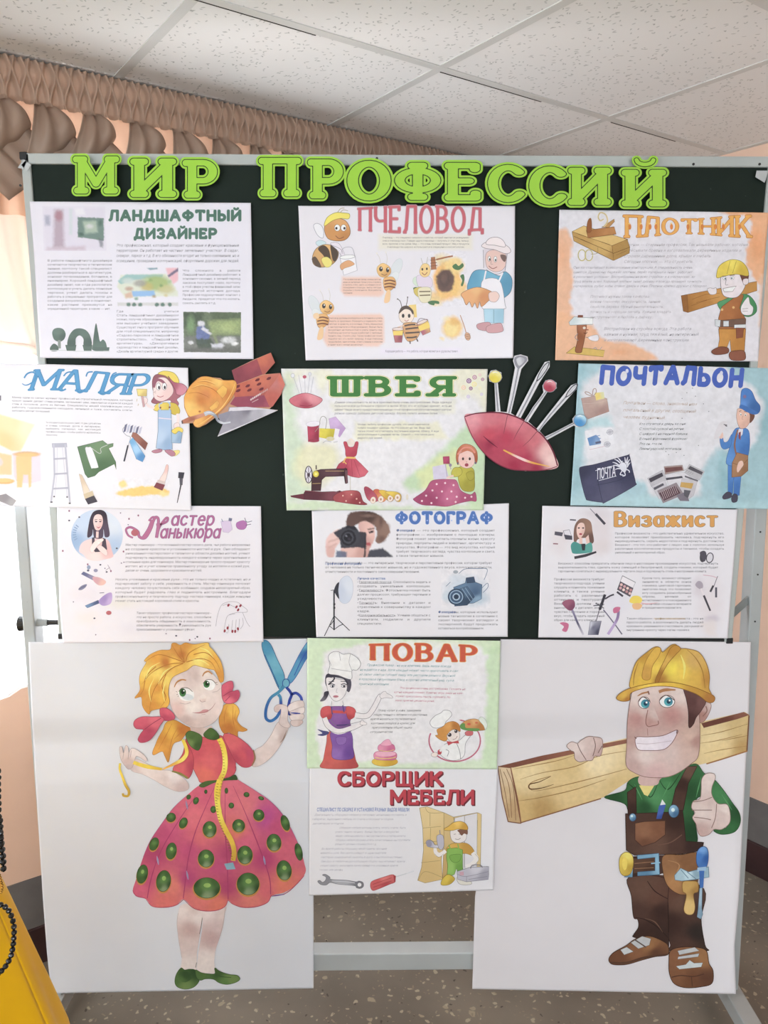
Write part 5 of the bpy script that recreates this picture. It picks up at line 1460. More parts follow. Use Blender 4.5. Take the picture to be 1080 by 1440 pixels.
a.blob('206,110 214,85 232,78 248,88 252,118 242,146 228,156 214,146', [('#e4c6c4', 220, 110), ('#d9b2b0', 245, 130)]).ell(220, 113, 6, 3, '#4a3a44').ell(240, 113, 6, 3, '#4a3a44').lines('212,105 226,103|234,103 248,106', 2.5, '#4a3a44').blob('220,135 230,140 242,135 231,145', '#b5566a').line('226,160 225,190', 12, '#dfbcba')
a.blob('190,240 215,205 240,195 256,200 230,225 210,250 200,262', '#e8d2d0', '#c09a9c', 1).blob('270,250 240,225 225,235 245,260 270,275', '#e6cccb', '#c09a9c', 1).lines('240,200 252,205|228,212 238,216', 3, '#e9e0e6')
a.done()
a = Art(P, 'nail_polish_brush')
a.poly('148,362 160,350 215,375 205,392', [('#5c5f82', 160, 362), ('#8a86a6', 205, 382)]).blob('205,375 240,380 266,396 258,412 232,415 208,395', [('#c99aa4', 220, 390), ('#d8b0a8', 255, 405)])
a.done()
a = Art(P, 'nail_polish_brush')
a.poly('166,512 230,485 238,500 178,524', [('#6a86ac', 180, 515), ('#4a5478', 230, 495)]).blob('232,490 262,460 292,450 296,480 285,505 250,512', [('#9a84bc', 260, 480), ('#b8a2d0', 285, 490)])
a.done()
a = Art(P, 'butterfly_doodles')
a.ell(185, 330, 9, 10, '#8a94b0').ell(218, 345, 10, 8, '#8f8ca8').ell(182, 345, 6, 5, '#5c6078').blob('135,435 150,418 175,410 170,425 150,438', '#7c7c98').lines('140,432 168,418|236,452 258,450', 3, '#5c5a74').lines('265,345 285,330|275,318 292,350', 3, '#a59aaa').ell(280, 546, 13, 10, '#b4646c')
a.done()
a = Art(P, 'paint_speckles')
for i, (x, y) in enumerate(((336, 72), (376, 100), (92, 108), (372, 128), (420, 84), (140, 92), (112, 494), (92, 62), (212, 572), (218, 650), (350, 255), (318, 240), (262, 335), (290, 348), (270, 352), (552, 645), (664, 675), (618, 600), (655, 624), (760, 668), (700, 660), (340, 310), (180, 316), (240, 318), (352, 306), (62, 252), (600, 655), (690, 690 - 22))):
    a.ell(x, y, 3 + (i * 7 % 3), 3 + (i * 5 % 3), ['#6a5a78', '#8a5a74', '#4c4c60'][i % 3], n=8)
a.done()
text(P, 'Мастер маникюра - это истинный мастер своего дела, чья работа направлена/на создание красоты и ухоженности ногтей и рук. Они обладают/уникальным мастерством и талантом в области дизайна ногтей, умеют/подчеркнуть индивидуальность каждого клиента через оригинальные и/стильные идеи для маникюра. Мастер маникюра не просто придает красоту/ногтям, но и учит клиентов правильному уходу за ногтями и кожей рук,/делая их очень здоровыми и красивыми ногтей.', 358, 212, 950, 354, '#75727e', slant=.18)
text(P, 'Носить ухоженные и красивые руки - это не только модно и эстетично, но и/подчеркивает заботу о себе, уверенность и стиль. Мастер маникюра поможет/каждому человеку почувствовать себя особенным, создавая неповторимый образ,/который будет радовать глаз и поднимать настроение. Благодаря/профессиональному и творческому подходу мастера маникюра, каждая женщина/может стать настоящей королевой стиля и красоты.', 310, 376, 952, 498, '#75727e', slant=.18)
text(P, 'Таким образом, профессия мастера маникюра -/это не просто работа, а искусство, способное/преобразить обыденность в изысканность,/обеспечить уверенность и уникальность рук/прикосновением к ухоженным рукам.', 410, 536, 766, 634, '#75727e', slant=.18)
a = Art(P, 'nail_polish_bottle')
a.poly('812,112 858,108 866,150 848,166 822,162', '#c9b9d4', '#a596b4', 1.5).poly('850,95 866,98 862,112 848,110', '#6a6c88').lines('815,100 822,115', 3, '#7c86a4').done()
a = Art(P, 'nail_polish_bottle')
a.blob('888,118 920,108 936,125 925,148 900,150 886,138', '#a86aa4', '#8a5a8c', 1.5).lines('925,95 935,115 960,110|930,130 955,125', 3, '#5c5870').done()
a = Art(P, 'drawn_hands')
a.lines('788,610 796,560 815,510 850,494 890,496 912,512|912,512 935,530 936,542 915,544 885,545 845,560 832,600 826,635|850,600 845,640 835,636|868,580 862,638|885,578 880,636|900,575 896,628 888,634|915,570 918,600 905,622|915,545 935,590 950,612|820,512 845,505 880,520|850,556 880,550', 1.6, '#8e8a96')
for x, y, r in ((886, 518, 30), (894, 532, 30), (848, 510, 30), (905, 512, 30), (844, 618, 10), (867, 634, 5), (880, 634, 5), (893, 622, -10), (830, 632, 15)):
    a.ell(x, y, 5, 8, '#8f3444', r, n=10)
a.done()

# ================================================================== photographer
P = Sheet('profession_poster', '62,62 70,280 76,480 84,662', '998,26 996,240 994,450 992,660', 0.0085,
          'white poster headed ФОТОГРАФ with a woman behind a camera, lower centre of the board', group='profession posters', T=(420, 700, 3.375), m=M_PRINT, base='#dad8de')
LET['Г'] = (.56, [[(0, 0), (0, 1)], [(0, 1), (.56, 1), (.56, .9)]], [(0, 0)])
title(P, 'ФОТОГРАФ', 458, 922, 64, 126, .16, .14, layers=(('#a9b9dc', .035), ('#4a70b4', 0)), gap=.10, extra=lambda a: [a.ell(488 + i * 58 + (6 if y > 90 else -6), y, 3.5, 3.5, '#9db4e0', n=8) for i in range(8) for y in (82, 108)])
DK = '#66646e'
text(P, 'Фотограф — это профессионал, который создает/фотографии — изображения с помощью камеры./Фотограф может запечатлеть моменты жизни, красоту/природы, портреты людей и животных, архитектуру и/искусство. Фотография — это вид искусства, который/требует творческого взгляда, чувства композиции и света,/а также технических навыков.', 462, 144, 932, 284, DK)
text(P, 'Фотограф', 466, 144, 548, 164, '#4a6aa4', bold=True, name='bold_word')
text(P, 'Профессия фотографа — это интересная, творческая и перспективная профессия, которая требует/от человека не только технических навыков, но и художественного вкуса, коммуникативности,/ответственности и постоянного самосовершенствования.', 126, 298, 918, 360, DK)
text(P, 'Профессия фотографа', 126, 302, 308, 322, '#4a6aa4', bold=True, name='bold_word')
text(P, 'Личные качества:', 278, 372, 420, 392, '#4a6aa4', bold=True)
text(P, '•Творческий подход: Способность видеть и/создавать уникальные композиции./•Терпеливость: Фотосъемка может быть/долгим процессом, требующим терпения и/усидчивости./•Точность: Внимание к деталям и/стремление к совершенству в каждом/кадре./•Коммуникабельность: Умение общаться с/клиентами, моделями и другими/специалистами.', 278, 389, 626, 606, DK)
a = Art(P, 'underlining')
a.lines('288,406 436,406|288,445 392,445|288,504 356,504|288,563 452,563', 1.6, DK, sm=False).done()
text(P, 'Фотографы, которые используют/новые технологии в сочетании с/своим творческим взглядом и/экспертизой, будут продолжать/оставаться востребованными.', 662, 532, 946, 628, DK)
text(P, 'Фотографы', 664, 532, 754, 551, '#4a6aa4', bold=True, name='bold_word')
picture(P, 'woman_with_camera', '125,62 448,64 448,283 125,283', [
    ('p', '330,250 400,238 450,282 320,284', '#3f404c', 4, .98), ('p', '285,110 345,110 362,160 355,205 335,245 320,284 250,284 290,200', [('#dcb4ac', 340, 160), ('#c79a92', 320, 230), ('#b88a84', 300, 200)], 3, 1, 1),
    ('p', '225,120 240,75 290,62 350,68 400,95 432,150 425,180 390,215 365,205 372,160 350,125 310,110 270,130 240,150', [('#5f4640', 260, 100), ('#7c5f54', 380, 120), ('#4a3632', 340, 90), ('#8a6c60', 410, 170)], 3, 1, 1), ('e', 415, 140, 18, 22, '#8a6e62', 8, .7), ('e', 395, 195, 16, 14, '#6a4e46', 8, .8), ('e', 330, 85, 26, 6, '#8f7266', 5, .6), ('e', 390, 110, 8, 22, '#54403a', 5, .6),
    ('p', '330,160 358,155 354,165 335,170', '#4a343a', 2, .95), ('e', 344, 160, 6, 4, '#2f2630', 1.5, .9), ('p', '325,148 360,140 362,146 328,155', '#5f463f', 2, .8), ('e', 330, 220, 12, 8, '#a8434e', 2.5, .9), ('e', 352, 190, 8, 12, '#d9aaa4', 5, .6),
    ('p', '130,200 165,160 200,150 215,175 190,215 175,240 165,280 135,275', [('#e0bcb6', 160, 190), ('#d0a59e', 150, 260)], 4, .95, 1), ('p', '210,235 280,215 315,230 300,282 225,284 200,260', [('#dab2aa', 250, 250), ('#c59890', 300, 265)], 4, .95, 1), ('p', '180,250 230,258 225,284 175,284', '#54607c', 4, .9),
    ('p', '165,165 210,140 235,132 270,138 285,160 320,165 318,240 280,235 200,240 195,200', '#34343e', 2.5, .98), ('p', '228,134 268,134 276,152 222,150', '#26262e', 1.5, .98), ('e', 238, 190, 42, 44, '#3f3f48', 2, 1), ('e', 236, 190, 36, 37, '#24242b', 1.5, 1), ('e', 235, 190, 26, 27, '#44444e', 1.5, 1), ('e', 234, 190, 19, 20, '#1d1d24', 1.5, 1), ('e', 226, 181, 5, 5, '#7c7c8a', 2, .9), ('e', 240, 196, 7, 6, '#3a3440', 3, .9), ('p', '315,170 322,170 318,284 308,284', '#2c2c36', 1.5, .9), ('p', '140,205 192,188 192,198 140,216', '#c9a098', 2, .7), ('p', '140,232 180,214 182,222 142,242', '#c9a098', 2, .7)], base='#dad8de', nz=3)
a = Art(P, 'studio_softbox')
a.blob('190,410 210,378 236,372 256,400 256,455 240,492 215,502 192,480', [('#bdc5d6', 200, 440), ('#cfd5e2', 240, 420)], '#a5adc0', 1.2).blob('168,440 178,412 192,402 188,440 192,480 178,462', '#3a3a44').line('152,440 180,436', 3, '#3a3a44')
a.line('168,440 168,628', 7, '#33333c', sm=False).lines('168,560 122,656|168,560 242,630|146,608 168,626 192,608 210,600|168,580 150,605', 3.5, '#33333c', sm=False).lines('164,505 174,505|164,522 174,522', 9, '#33333c', sm=False).done()
picture(P, 'camera_sketch', '676,340 910,340 910,528 676,528', [('e', 790, 440, 85, 60, '#a9bfd0', 30, .7), ('e', 745, 380, 24, 16, '#c3cdd8', 12, .7), ('e', 850, 480, 50, 28, '#9cb6c8', 18, .6), ('e', 710, 470, 24, 20, '#b6cad8', 12, .6), ('n', 14, .2, 3)], base='#dad8de', nz=8)
a = Art(P, 'camera_drawing')
a.poly('735,425 790,405 795,380 832,375 838,400 870,412 868,480 830,500 760,505', [('#5f7c9a', 770, 440), ('#465f7e', 840, 450), ('#7f9cb6', 850, 480)], '#2f4058', 2).poly('795,380 832,375 836,402 798,405', '#3a4c66', '#2a3448', 1.5)
a.poly('745,440 800,420 835,470 800,510 740,515', [('#4f6a88', 780, 450), ('#33465e', 800, 495)], '#2a3448', 1.5)
for r, c in ((40, '#33465e'), (33, '#8aa4bc'), (28, '#3f5672'), (18, '#9db4c8'), (12, '#2a3a50')):
    a.ell(748, 470, r, r * .98, c, n=24)
a.lines('868,430 895,405 898,425 875,450|760,360 790,338 850,336 895,340 880,390|700,420 720,400', 2.5, '#54708e').lines('775,430 815,490|790,426 826,480', 2.5, '#8aa4bc').ell(745, 352, 12, 8, '#9aa0aa').done()

# ================================================================== make-up artist
P = Sheet('profession_poster', '72,36 66,240 60,450 54,624', '944,52 930,260 914,450 900,628', 0.0085,
          'white poster headed Визажист in orange letters with make-up brushes, lower right of the board', group='profession posters', T=(740, 700, 3.176), m=M_PRINT, base='#d9d6dc',
          ops=[('e', 330, 150, 50, 90, '#cfc4c8', 26, .7), ('e', 300, 70, 60, 24, '#c9bfc6', 16, .6), ('e', 150, 190, 40, 60, '#d6cccf', 22, .7), ('e', 330, 220, 40, 30, '#d0c5c6', 16, .6), ('e', 820, 470, 50, 120, '#d3c8cc', 30, .6), ('e', 770, 400, 24, 40, '#c6bcc4', 14, .6), ('e', 830, 540, 28, 14, '#bfb4c0', 8, .7), ('p', '780,560 840,550 850,620 800,610', '#d8ccc8', 12, .6), ('e', 400, 470, 50, 40, '#d3d0dc', 20, .6)], nz=10)
title(P, 'Визажист', 392, 856, 60, 130, .15, .07, layers=(('#7d6a58', .03), ('#d0964a', 0)), gap=.10)
text(P, 'Профессия визажиста - это действительно удивительное искусство,/которое позволяет преобразить человека, подчеркнуть его/индивидуальность, скрыть недостатки и подчеркнуть достоинства./Визажист - это тот, кто работает с лицом, как с холстом, используя/различные косметические продукты и техники, чтобы создать/уникальный и неповторимый образ.', 396, 150, 884, 252, DK)
text(P, 'Визажист способен превратить обычное лицо в настоящее произведение искусства, подчеркнуть/выразительность глаз, сделать кожу сияющей и безупречной, создать макияж, который будет/гармонично сочетаться с индивидуальными чертами лица и подчеркнуть стиль и настроение клиента.', 142, 284, 858, 336, DK)
text(P, 'Профессия визажиста требует/творческого подхода, умения/слушать и понимать пожелания/клиента, а также умения/работать с различными/оттенками и текстурами./Визажист должен быть/внимателен к деталям, иметь/чувство гармонии и хороший/вкус, чтобы создать идеальный/образ для каждого клиента.', 124, 354, 350, 554, DK)
text(P, 'Кроме того, визажист обладает/знаниями в области основ/макияжа, цветовой гармонии,/анатомии лица, что позволяет/ему создавать разнообразные/образы, начиная от/естественного и повседневного/и заканчивая сложными вечерними/и праздничными вариантами.', 518, 350, 738, 498, DK)
text(P, 'Таким образом, профессия визажиста - это не/просто работа, а возможность делать людей/красивыми, уверенными и счастливыми, раскрывая их/внутреннюю красоту через магию макияжа.', 448, 530, 792, 598, DK)
text(P, 'профессия визажиста', 570, 530, 722, 547, '#c8a46a', name='bold_word')
a = Art(P, 'make_up_client')
a.blob('212,190 215,130 235,98 262,92 288,108 296,150 302,195 285,205 272,180 232,185 222,200', [('#7c5c50', 225, 140), ('#94705f', 280, 130), ('#6a4c44', 296, 180)]).blob('200,210 215,196 240,205 262,210 290,200 296,235 280,246 215,250 202,235', [('#3f8a84', 220, 225), ('#4f9a90', 285, 220)]).poly('245,205 265,205 262,235 250,235', '#33373e')
a.blob('226,130 240,112 258,116 262,145 250,172 236,180 226,160', [('#e2c2b8', 240, 140), ('#d6aea4', 256, 150)]).ell(235, 135, 5, 3, '#3a2c30').ell(254, 135, 5, 3, '#3a2c30').ell(243, 162, 7, 4, '#a83c4c').line('244,178 244,206', 14, '#dcb8ae').poly('264,180 278,165 284,200 270,205', '#dcb8ae').done()
a = Art(P, 'mascara_wand'); a.poly('214,262 262,252 312,238 314,246 266,264 216,274', '#3c3840').done()
a = Art(P, 'mascara_wand'); a.line('285,48 310,75', 4, '#8a8490', sm=False).line('310,72 352,118', 11, '#45414c', sm=False).line('195,98 222,100', 6, '#55505a', sm=False).done()
a = Art(P, 'compact_case'); a.poly('128,150 165,155 160,172 126,166', '#54505c').poly('165,148 192,142 204,175 172,165', '#d5d0d8', '#54505c', 2).poly('168,164 205,170 206,188 175,186', '#4c4854').lines('120,205 142,206', 5, '#8a5a60').done()
a = Art(P, 'powder_mirror'); a.ell(790, 262, 15, 26, '#45414a', 10).ell(820, 268, 15, 22, '#cfcbd2', 12, '#45414a', 4).blob('775,250 785,238 800,240 805,262 795,285', '#4f4a55').done()
a = Art(P, 'eyeshadow_palette')
a.poly('430,348 488,378 476,404 420,374', '#ded9de', '#54505a', 2.5).poly('420,374 478,404 464,442 406,410', '#5a525c', '#44404a', 1.5)
for i in range(4):
    for j in range(2):
        a.ell(425 + i * 14 - j * 4, 388 + i * 8 + j * 15, 6.5, 6.5, ['#d9b4b0', '#c99aa0', '#e0c4bc', '#b98488'][(i + j) % 4], n=10)
a.done()
for nm, s1, s2 in (('powder_brush', None, None),):
    a = Art(P, nm); a.line('205,500 230,560 255,612', 9, [('#8f86a4', 210, 510), ('#54506a', 230, 560), ('#c9c4d2', 250, 600)], sm=False).blob('160,470 185,455 212,458 218,482 205,502 185,500', [('#9a5a72', 185, 470), ('#7c4460', 205, 490)]).blob('150,560 170,556 190,566 180,598 160,592 168,575', '#c46a8c').done()
a = Art(P, 'mascara_tube'); a.poly('286,552 336,550 322,612 276,612', [('#6a6a80', 300, 580), ('#3f3f54', 325, 600), ('#c9c9d6', 285, 570)], '#44445a', 1.5).line('312,552 330,490', 4, '#6a6672', sm=False).line('328,500 352,432', 12, '#3a3640', sm=False).lines('300,482 345,478|310,470 345,492', 4, '#4a4650').done()
a = Art(P, 'lip_brush'); a.line('345,500 392,560 428,610', 5, '#6a647c').line('365,610 405,545 412,505', 12, [('#b9a2cc', 380, 580), ('#8a749c', 410, 520)]).blob('388,498 400,488 420,490 412,510 392,515', '#c46a8c').line('352,452 375,438 392,432', 7, '#45414c').line('405,420 432,440', 9, '#45414c').done()
a = Art(P, 'paint_splash'); a.blob('465,450 480,438 505,440 518,455 510,470 488,474 462,466', '#e3c94c').blob('474,476 500,470 518,480 505,498 480,496', '#e0b07c').line('512,470 545,474 588,468', 5, '#d8a8ae', taper=(1, .2)).done()
a = Art(P, 'blush_brush'); a.blob('755,390 768,372 785,378 790,398 776,408', '#a59aa6').line('780,405 795,440', 7, '#d9d0d4', sm=False).line('793,436 822,505', 13, '#45414a', taper=(.7, .6)).done()
a = Art(P, 'eyebrow_brush'); a.line('855,350 838,395', 3, '#6a6670').line('836,392 822,420', 9, '#45414a', sm=False).line('848,400 848,445', 9, '#54505c', sm=False).line('790,345 830,350 852,358', 3, '#c9a2b0').done()

# ================================================================== the two big painted sheets
def crease(z0, dz, depth):
    return lambda z: depth / (1 + np.exp(np.clip((z - z0) / dz, -40, 40)))


zA, zB = at(500, 1000, YB).z, at(500, 1044, YB).z


def big_wave(x, z):
    # folded sheets: a shallow fold band below the board and slack towards the bottom
    t = np.clip((zA - z) / (zA - zB), 0, 1)
    y = 0.010 * t * t * (3 - 2 * t)
    y = y - 0.010 * np.clip((zB - z) / 0.10, 0, 1)
    y = y + 0.004 * np.sin((z - 0.5) * 9.0 + x * 1.5) * np.clip((zB - z) / 0.25, 0, 1) + 0.0045 * np.clip((zB - z) / 0.25, 0, 1)
    return y


def right_wave(x, z):
    y = big_wave(x, z)
    e = np.clip((x - 0.69) / 0.16, 0, 1)
    return y - 0.025 * e * e * np.clip((zB - z) / 0.4, 0, 1)


GIRL = Sheet('painted_sheet', '40,903 44,1000 52,1130 60,1260 66,1340 72,1397', '432,898 436,1000 439,1130 441,1260 441,1340 441,1390', 0.0045,
             'large white sheet with a painted seamstress in a pink dotted dress, hanging below the board', group='large painted sheets', T=(0, 0, 1), m=M_SHEET, base='#c9cbd2', wave=big_wave, step=2.5)
BUILD = Sheet('painted_sheet', '704,899 700,1000 690,1130 668,1260 666,1330 664,1391', '1056,903 1053,1000 1046,1130 1040,1250 1033,1330 1035,1398', 0.0045,
              'large white sheet with a painted builder carrying a plank, right of the stand', group='large painted sheets', T=(0, 0, 1), m=M_SHEET, base='#d2ced2', wave=right_wave, step=2.5)
GIRL.m = M_PAINT; BUILD.m = M_PAINT
U = (150, 890, 3.6); D = (150, 1080, 3.6)
SK1, SK2, SK3 = '#d8cbc8', '#cdbcb8', '#c2aaa6'
# ---- legs and shoes
a = Art(GIRL, 'painted_leg', D)
a.blob('385,690 480,690 485,740 478,800 470,860 458,930 455,1000 450,1030 400,1032 375,1020 380,960 365,880 356,790 362,730', [(SK1, 380, 720), (SK2, 440, 720), ('#b99c98', 425, 815), ('#c9b6b2', 420, 900), ('#d3c6c2', 420, 1000), ('#d8ccc9', 465, 760)])
a.lines('486,735 480,790 470,840|455,985 450,1010', 3, '#6a5c58').line('362,735 356,790 365,870 380,960', 2, '#b5a5a1').done()
a = Art(GIRL, 'painted_leg', D)
a.blob('484,690 600,690 598,740 590,800 572,860 552,920 545,980 546,1040 470,1040 458,1000 466,920 478,850 486,780', [(SK1, 510, 720), (SK2, 580, 730), ('#b79a98', 535, 855), ('#c4aead', 560, 810), ('#d6cac6', 510, 980)])
a.line('600,700 594,760 575,850', 2, '#a59692').done()
G1, G2, G3 = '#4c6a35', '#39552a', '#6a8446'
a = Art(GIRL, 'painted_shoe', D)
a.blob('376,1012 395,1022 420,1018 450,1024 470,1060 465,1085 440,1110 400,1120 360,1110 345,1085 352,1045', [(G2, 400, 1040), (G3, 400, 1100), (G1, 360, 1070), ('#2f4a26', 440, 1040)], '#2f4426', 2).blob('365,1040 395,1030 425,1040 430,1065 400,1085 370,1075', [('#2f4a26', 400, 1050), (G1, 380, 1075)]).done()
a = Art(GIRL, 'painted_shoe', D)
a.blob('450,1022 480,1036 520,1042 548,1040 547,1012 575,1030 620,1045 660,1050 675,1068 655,1085 610,1096 570,1088 540,1070 500,1068 475,1075 455,1060', [(G1, 500, 1050), (G2, 560, 1040), (G3, 630, 1070), ('#567a3c', 600, 1085)], '#2f4426', 2).line('548,1040 580,1056 630,1060', 3, '#38542c').done()
# ---- skirt
PK1, PK2, PK3, OR = '#c85a76', '#b54a72', '#a63f66', '#d0705f'
a = Art(GIRL, 'painted_skirt', D)
a.blob('470,88 530,78 590,65 650,55 690,75 760,120 830,170 890,235 940,320 980,410 1000,480 1006,530 960,590 900,630 840,645 815,680 760,702 690,706 640,690 615,670 600,700 560,720 500,724 440,710 390,665 350,695 290,706 230,700 200,665 150,648 132,620 150,560 185,450 220,370 280,280 340,200 410,135',
       [(PK1, 500, 140), ('#d0697c', 600, 150), (PK2, 300, 330), (PK3, 245, 430), ('#c2567a', 330, 300), (PK2, 420, 420), ('#d26a78', 450, 250), (PK3, 620, 430), (PK2, 560, 500), ('#c95d7a', 700, 380), ('#b04a86', 800, 250), (PK2, 870, 300), (OR, 650, 320), ('#cf6f6a', 470, 660), (OR, 560, 690), ('#d0746a', 740, 660), ('#cf6a64', 300, 670), (OR, 900, 600), ('#c45a70', 900, 420), (PK1, 160, 600), ('#d2766a', 330, 600), ('#c8606a', 800, 620), ('#a83c6a', 800, 460), ('#ab4270', 410, 560), (PK3, 610, 600), ('#b84a70', 200, 560), ('#cc6470', 480, 350), ('#d0707a', 700, 200)], g=6)
a.lines('545,100 500,200 450,320 415,450 400,560 388,660|640,90 690,200 740,320 790,450 825,560 830,640|600,110 600,300 610,480 615,665|450,140 350,290 270,430 225,560 205,660', 5, '#9c3862', taper=(.3, .8))
a.lines('132,620 150,648 200,660|200,665 230,700 290,706 350,695 390,665|390,665 440,710 500,724 560,720 600,700 614,668|615,670 640,690 690,706 760,702 815,680 832,645|830,645 900,638 960,590 1000,545', 4, '#a3365a', taper=(.5, .6))
a.lines('410,135 340,200 280,280 220,370 185,450|690,75 760,120 830,170 890,235 940,320 985,420', 2.5, '#a04a80', taper=(.4, .6)).line('835,650 900,640', 5, '#6a3f8c', taper=(.3, .5))
for x, y in ((258, 470), (408, 545), (798, 470), (405, 190)):
    a.line([(x - 4, y - 25), (x + 5, y + 20)], 11, '#8e86a8', taper=(.2, .3))
DG = ['#3f5f30', '#56803f', '#2c4726', '#7a8f6a']
dots = [(415, 147, 10, 12, 30), (452, 166, 13, 18, 20), (502, 120, 7, 10, 0), (606, 115, 8, 14, 0), (708, 135, 14, 12, 10), (782, 153, 14, 9, 20), (540, 210, 14, 17, 0), (631, 190, 13, 14, 0), (326, 250, 24, 22, -30), (388, 278, 19, 28, 25), (521, 310, 34, 40, 0), (668, 292, 31, 32, 0), (770, 238, 27, 28, 0), (904, 278, 20, 40, -18), (240, 385, 22, 34, 22), (327, 420, 26, 42, 10), (503, 458, 40, 44, 0), (700, 440, 38, 46, 0), (847, 377, 36, 43, -5), (972, 425, 18, 44, -12), (180, 537, 27, 48, 12), (288, 572, 36, 54, 8), (507, 607, 66, 52, 0), (716, 587, 56, 56, 0), (898, 518, 37, 50, -8)]
for (x, y, rx, ry, rot) in dots:
    if rx > 18:
        a.ell(x, y + 5, rx * 1.10, ry * 1.10, '#b8803f', rot)
    a.ell(x, y, rx, ry, [(DG[2], x - rx, y - ry * .5), (DG[0], x + rx * .6, y - ry * .6), (DG[1], x, y - ry * .2), (DG[3] if rx > 30 else DG[0], x, y + ry * .8), (DG[2], x + rx, y + ry * .4), (DG[0], x - rx * .6, y + ry * .5)] if rx > 12 else DG[0], rot, '#29401f', 2, n=26)
    if rx > 25:
        a.ell(x + 2, y - ry * .25, rx * .28, ry * .22, '#86a855', rot)
a.done()
# ---- hair behind
H1, H2, H3, H4 = '#dfae3e', '#c98a34', '#e9c65a', '#b8702f'
a = Art(GIRL, 'painted_pigtail', U)
a.blob('300,455 340,440 400,470 440,490 400,515 375,545 340,560 325,600 312,655 295,625 280,600 240,618 232,605 245,570 262,530 285,490', [(H2, 280, 540), (H1, 330, 500), (H4, 380, 490), (H2, 310, 620), ('#d99a3a', 260, 600)], '#a56a2e', 2).lines('330,460 300,520 262,590|360,480 330,540 312,630|390,490 340,540', 3, H4, taper=(.4, .3)).done()
a = Art(GIRL, 'painted_pigtail', U)
a.blob('595,365 630,355 660,370 672,400 660,440 680,470 712,490 690,500 665,500 662,535 640,525 620,505 595,510 575,480 568,440 578,400', [(H2, 600, 420), (H1, 640, 400), (H4, 620, 480), ('#d09238', 660, 450)], '#a56a2e', 2).lines('610,370 595,430 605,490|640,370 640,440 655,510|655,390 650,440 690,490', 3, H4, taper=(.4, .3)).done()
# ---- arms
a = Art(GIRL, 'painted_arm', U)
a.blob('108,660 150,640 200,660 260,690 330,700 390,735 415,770 408,795 360,803 300,780 240,745 180,715 130,700', [(SK1, 200, 690), (SK2, 300, 740), ('#bfaaa9', 380, 790), ('#d9cfce', 330, 720), ('#c8b6b4', 150, 700)], '#a89896', 1.5)
a.blob('65,582 78,578 85,610 95,572 108,578 112,606 125,585 150,590 185,615 205,640 198,650 170,632 150,625 140,650 130,680 110,690 92,672 72,640', [(SK2, 90, 610), (SK3, 110, 650), (SK1, 140, 610), ('#b7a5a6', 120, 675)], '#9c8b8c', 1.8).lines('85,612 82,640|112,608 108,640|125,595 120,630', 2, '#9c8b8c').done()
a = Art(GIRL, 'painted_arm', U)
a.blob('870,450 915,470 915,500 885,560 850,610 810,650 765,675 735,672 740,630 752,592 790,570 830,520', [(SK1, 850, 520), (SK2, 800, 620), ('#c9b8b4', 760, 655), ('#bba7a3', 890, 530)], '#9c8c88', 1.8).line('912,490 895,535 878,556', 6, '#8a7468', taper=(.2, .3))
a.done()
# ---- bodice
R1, R2, R3 = '#c24f5c', '#cf5f66', '#a83f52'
a = Art(GIRL, 'painted_bodice', U)
a.blob('400,540 430,520 480,525 540,535 580,520 620,560 650,610 652,680 640,720 560,745 480,758 462,735 440,690 415,620', [(R1, 450, 600), (R2, 530, 650), ('#d2685c', 500, 720), (R3, 620, 620), (R1, 600, 700), ('#c8545c', 560, 560)], '#8e3446', 2, g=5).line('645,640 655,690 640,720', 3, R3).done()
a = Art(GIRL, 'painted_sleeve', U)
a.blob('400,560 425,590 440,640 435,700 412,738 380,720 335,695 360,650 385,610', [(R1, 400, 620), (R3, 430, 680), (R2, 380, 680)], '#8e3446', 2).line('330,700 370,712 412,736', 12, '#7f7a3c', taper=(.6, .7)).done()
a = Art(GIRL, 'painted_sleeve', U)
a.blob('590,520 630,512 690,545 735,590 750,640 730,675 690,680 652,650 625,600', [(R2, 640, 560), (R1, 690, 620), (R3, 650, 640), ('#b24660', 720, 610)], '#8e3446', 2, g=5).line('742,592 750,635 735,672', 9, '#8a6a4c', taper=(.6, .6)).done()
a = Art(GIRL, 'painted_belt', U)
a.blob('468,772 500,752 560,745 620,732 650,718 662,742 640,745 590,748 540,760 490,782', [('#4a6432', 500, 765), ('#38502a', 640, 735)], '#33481f', 1.5).done()
a = Art(GIRL, 'painted_neck', U)
a.blob('430,470 500,480 530,470 530,500 500,525 470,520 430,500', [(SK3, 460, 490), (SK2, 510, 500)]).done()
a = Art(GIRL, 'painted_collar', U)
a.blob('400,515 418,497 450,503 482,525 478,570 462,595 430,578 410,550', [(G1, 430, 530), (G2, 460, 570), (G3, 420, 555)], '#2f4426', 2).blob('490,515 510,490 530,482 560,505 570,530 545,542 510,535', [(G1, 530, 510), (G2, 555, 535)], '#2f4426', 2).done()
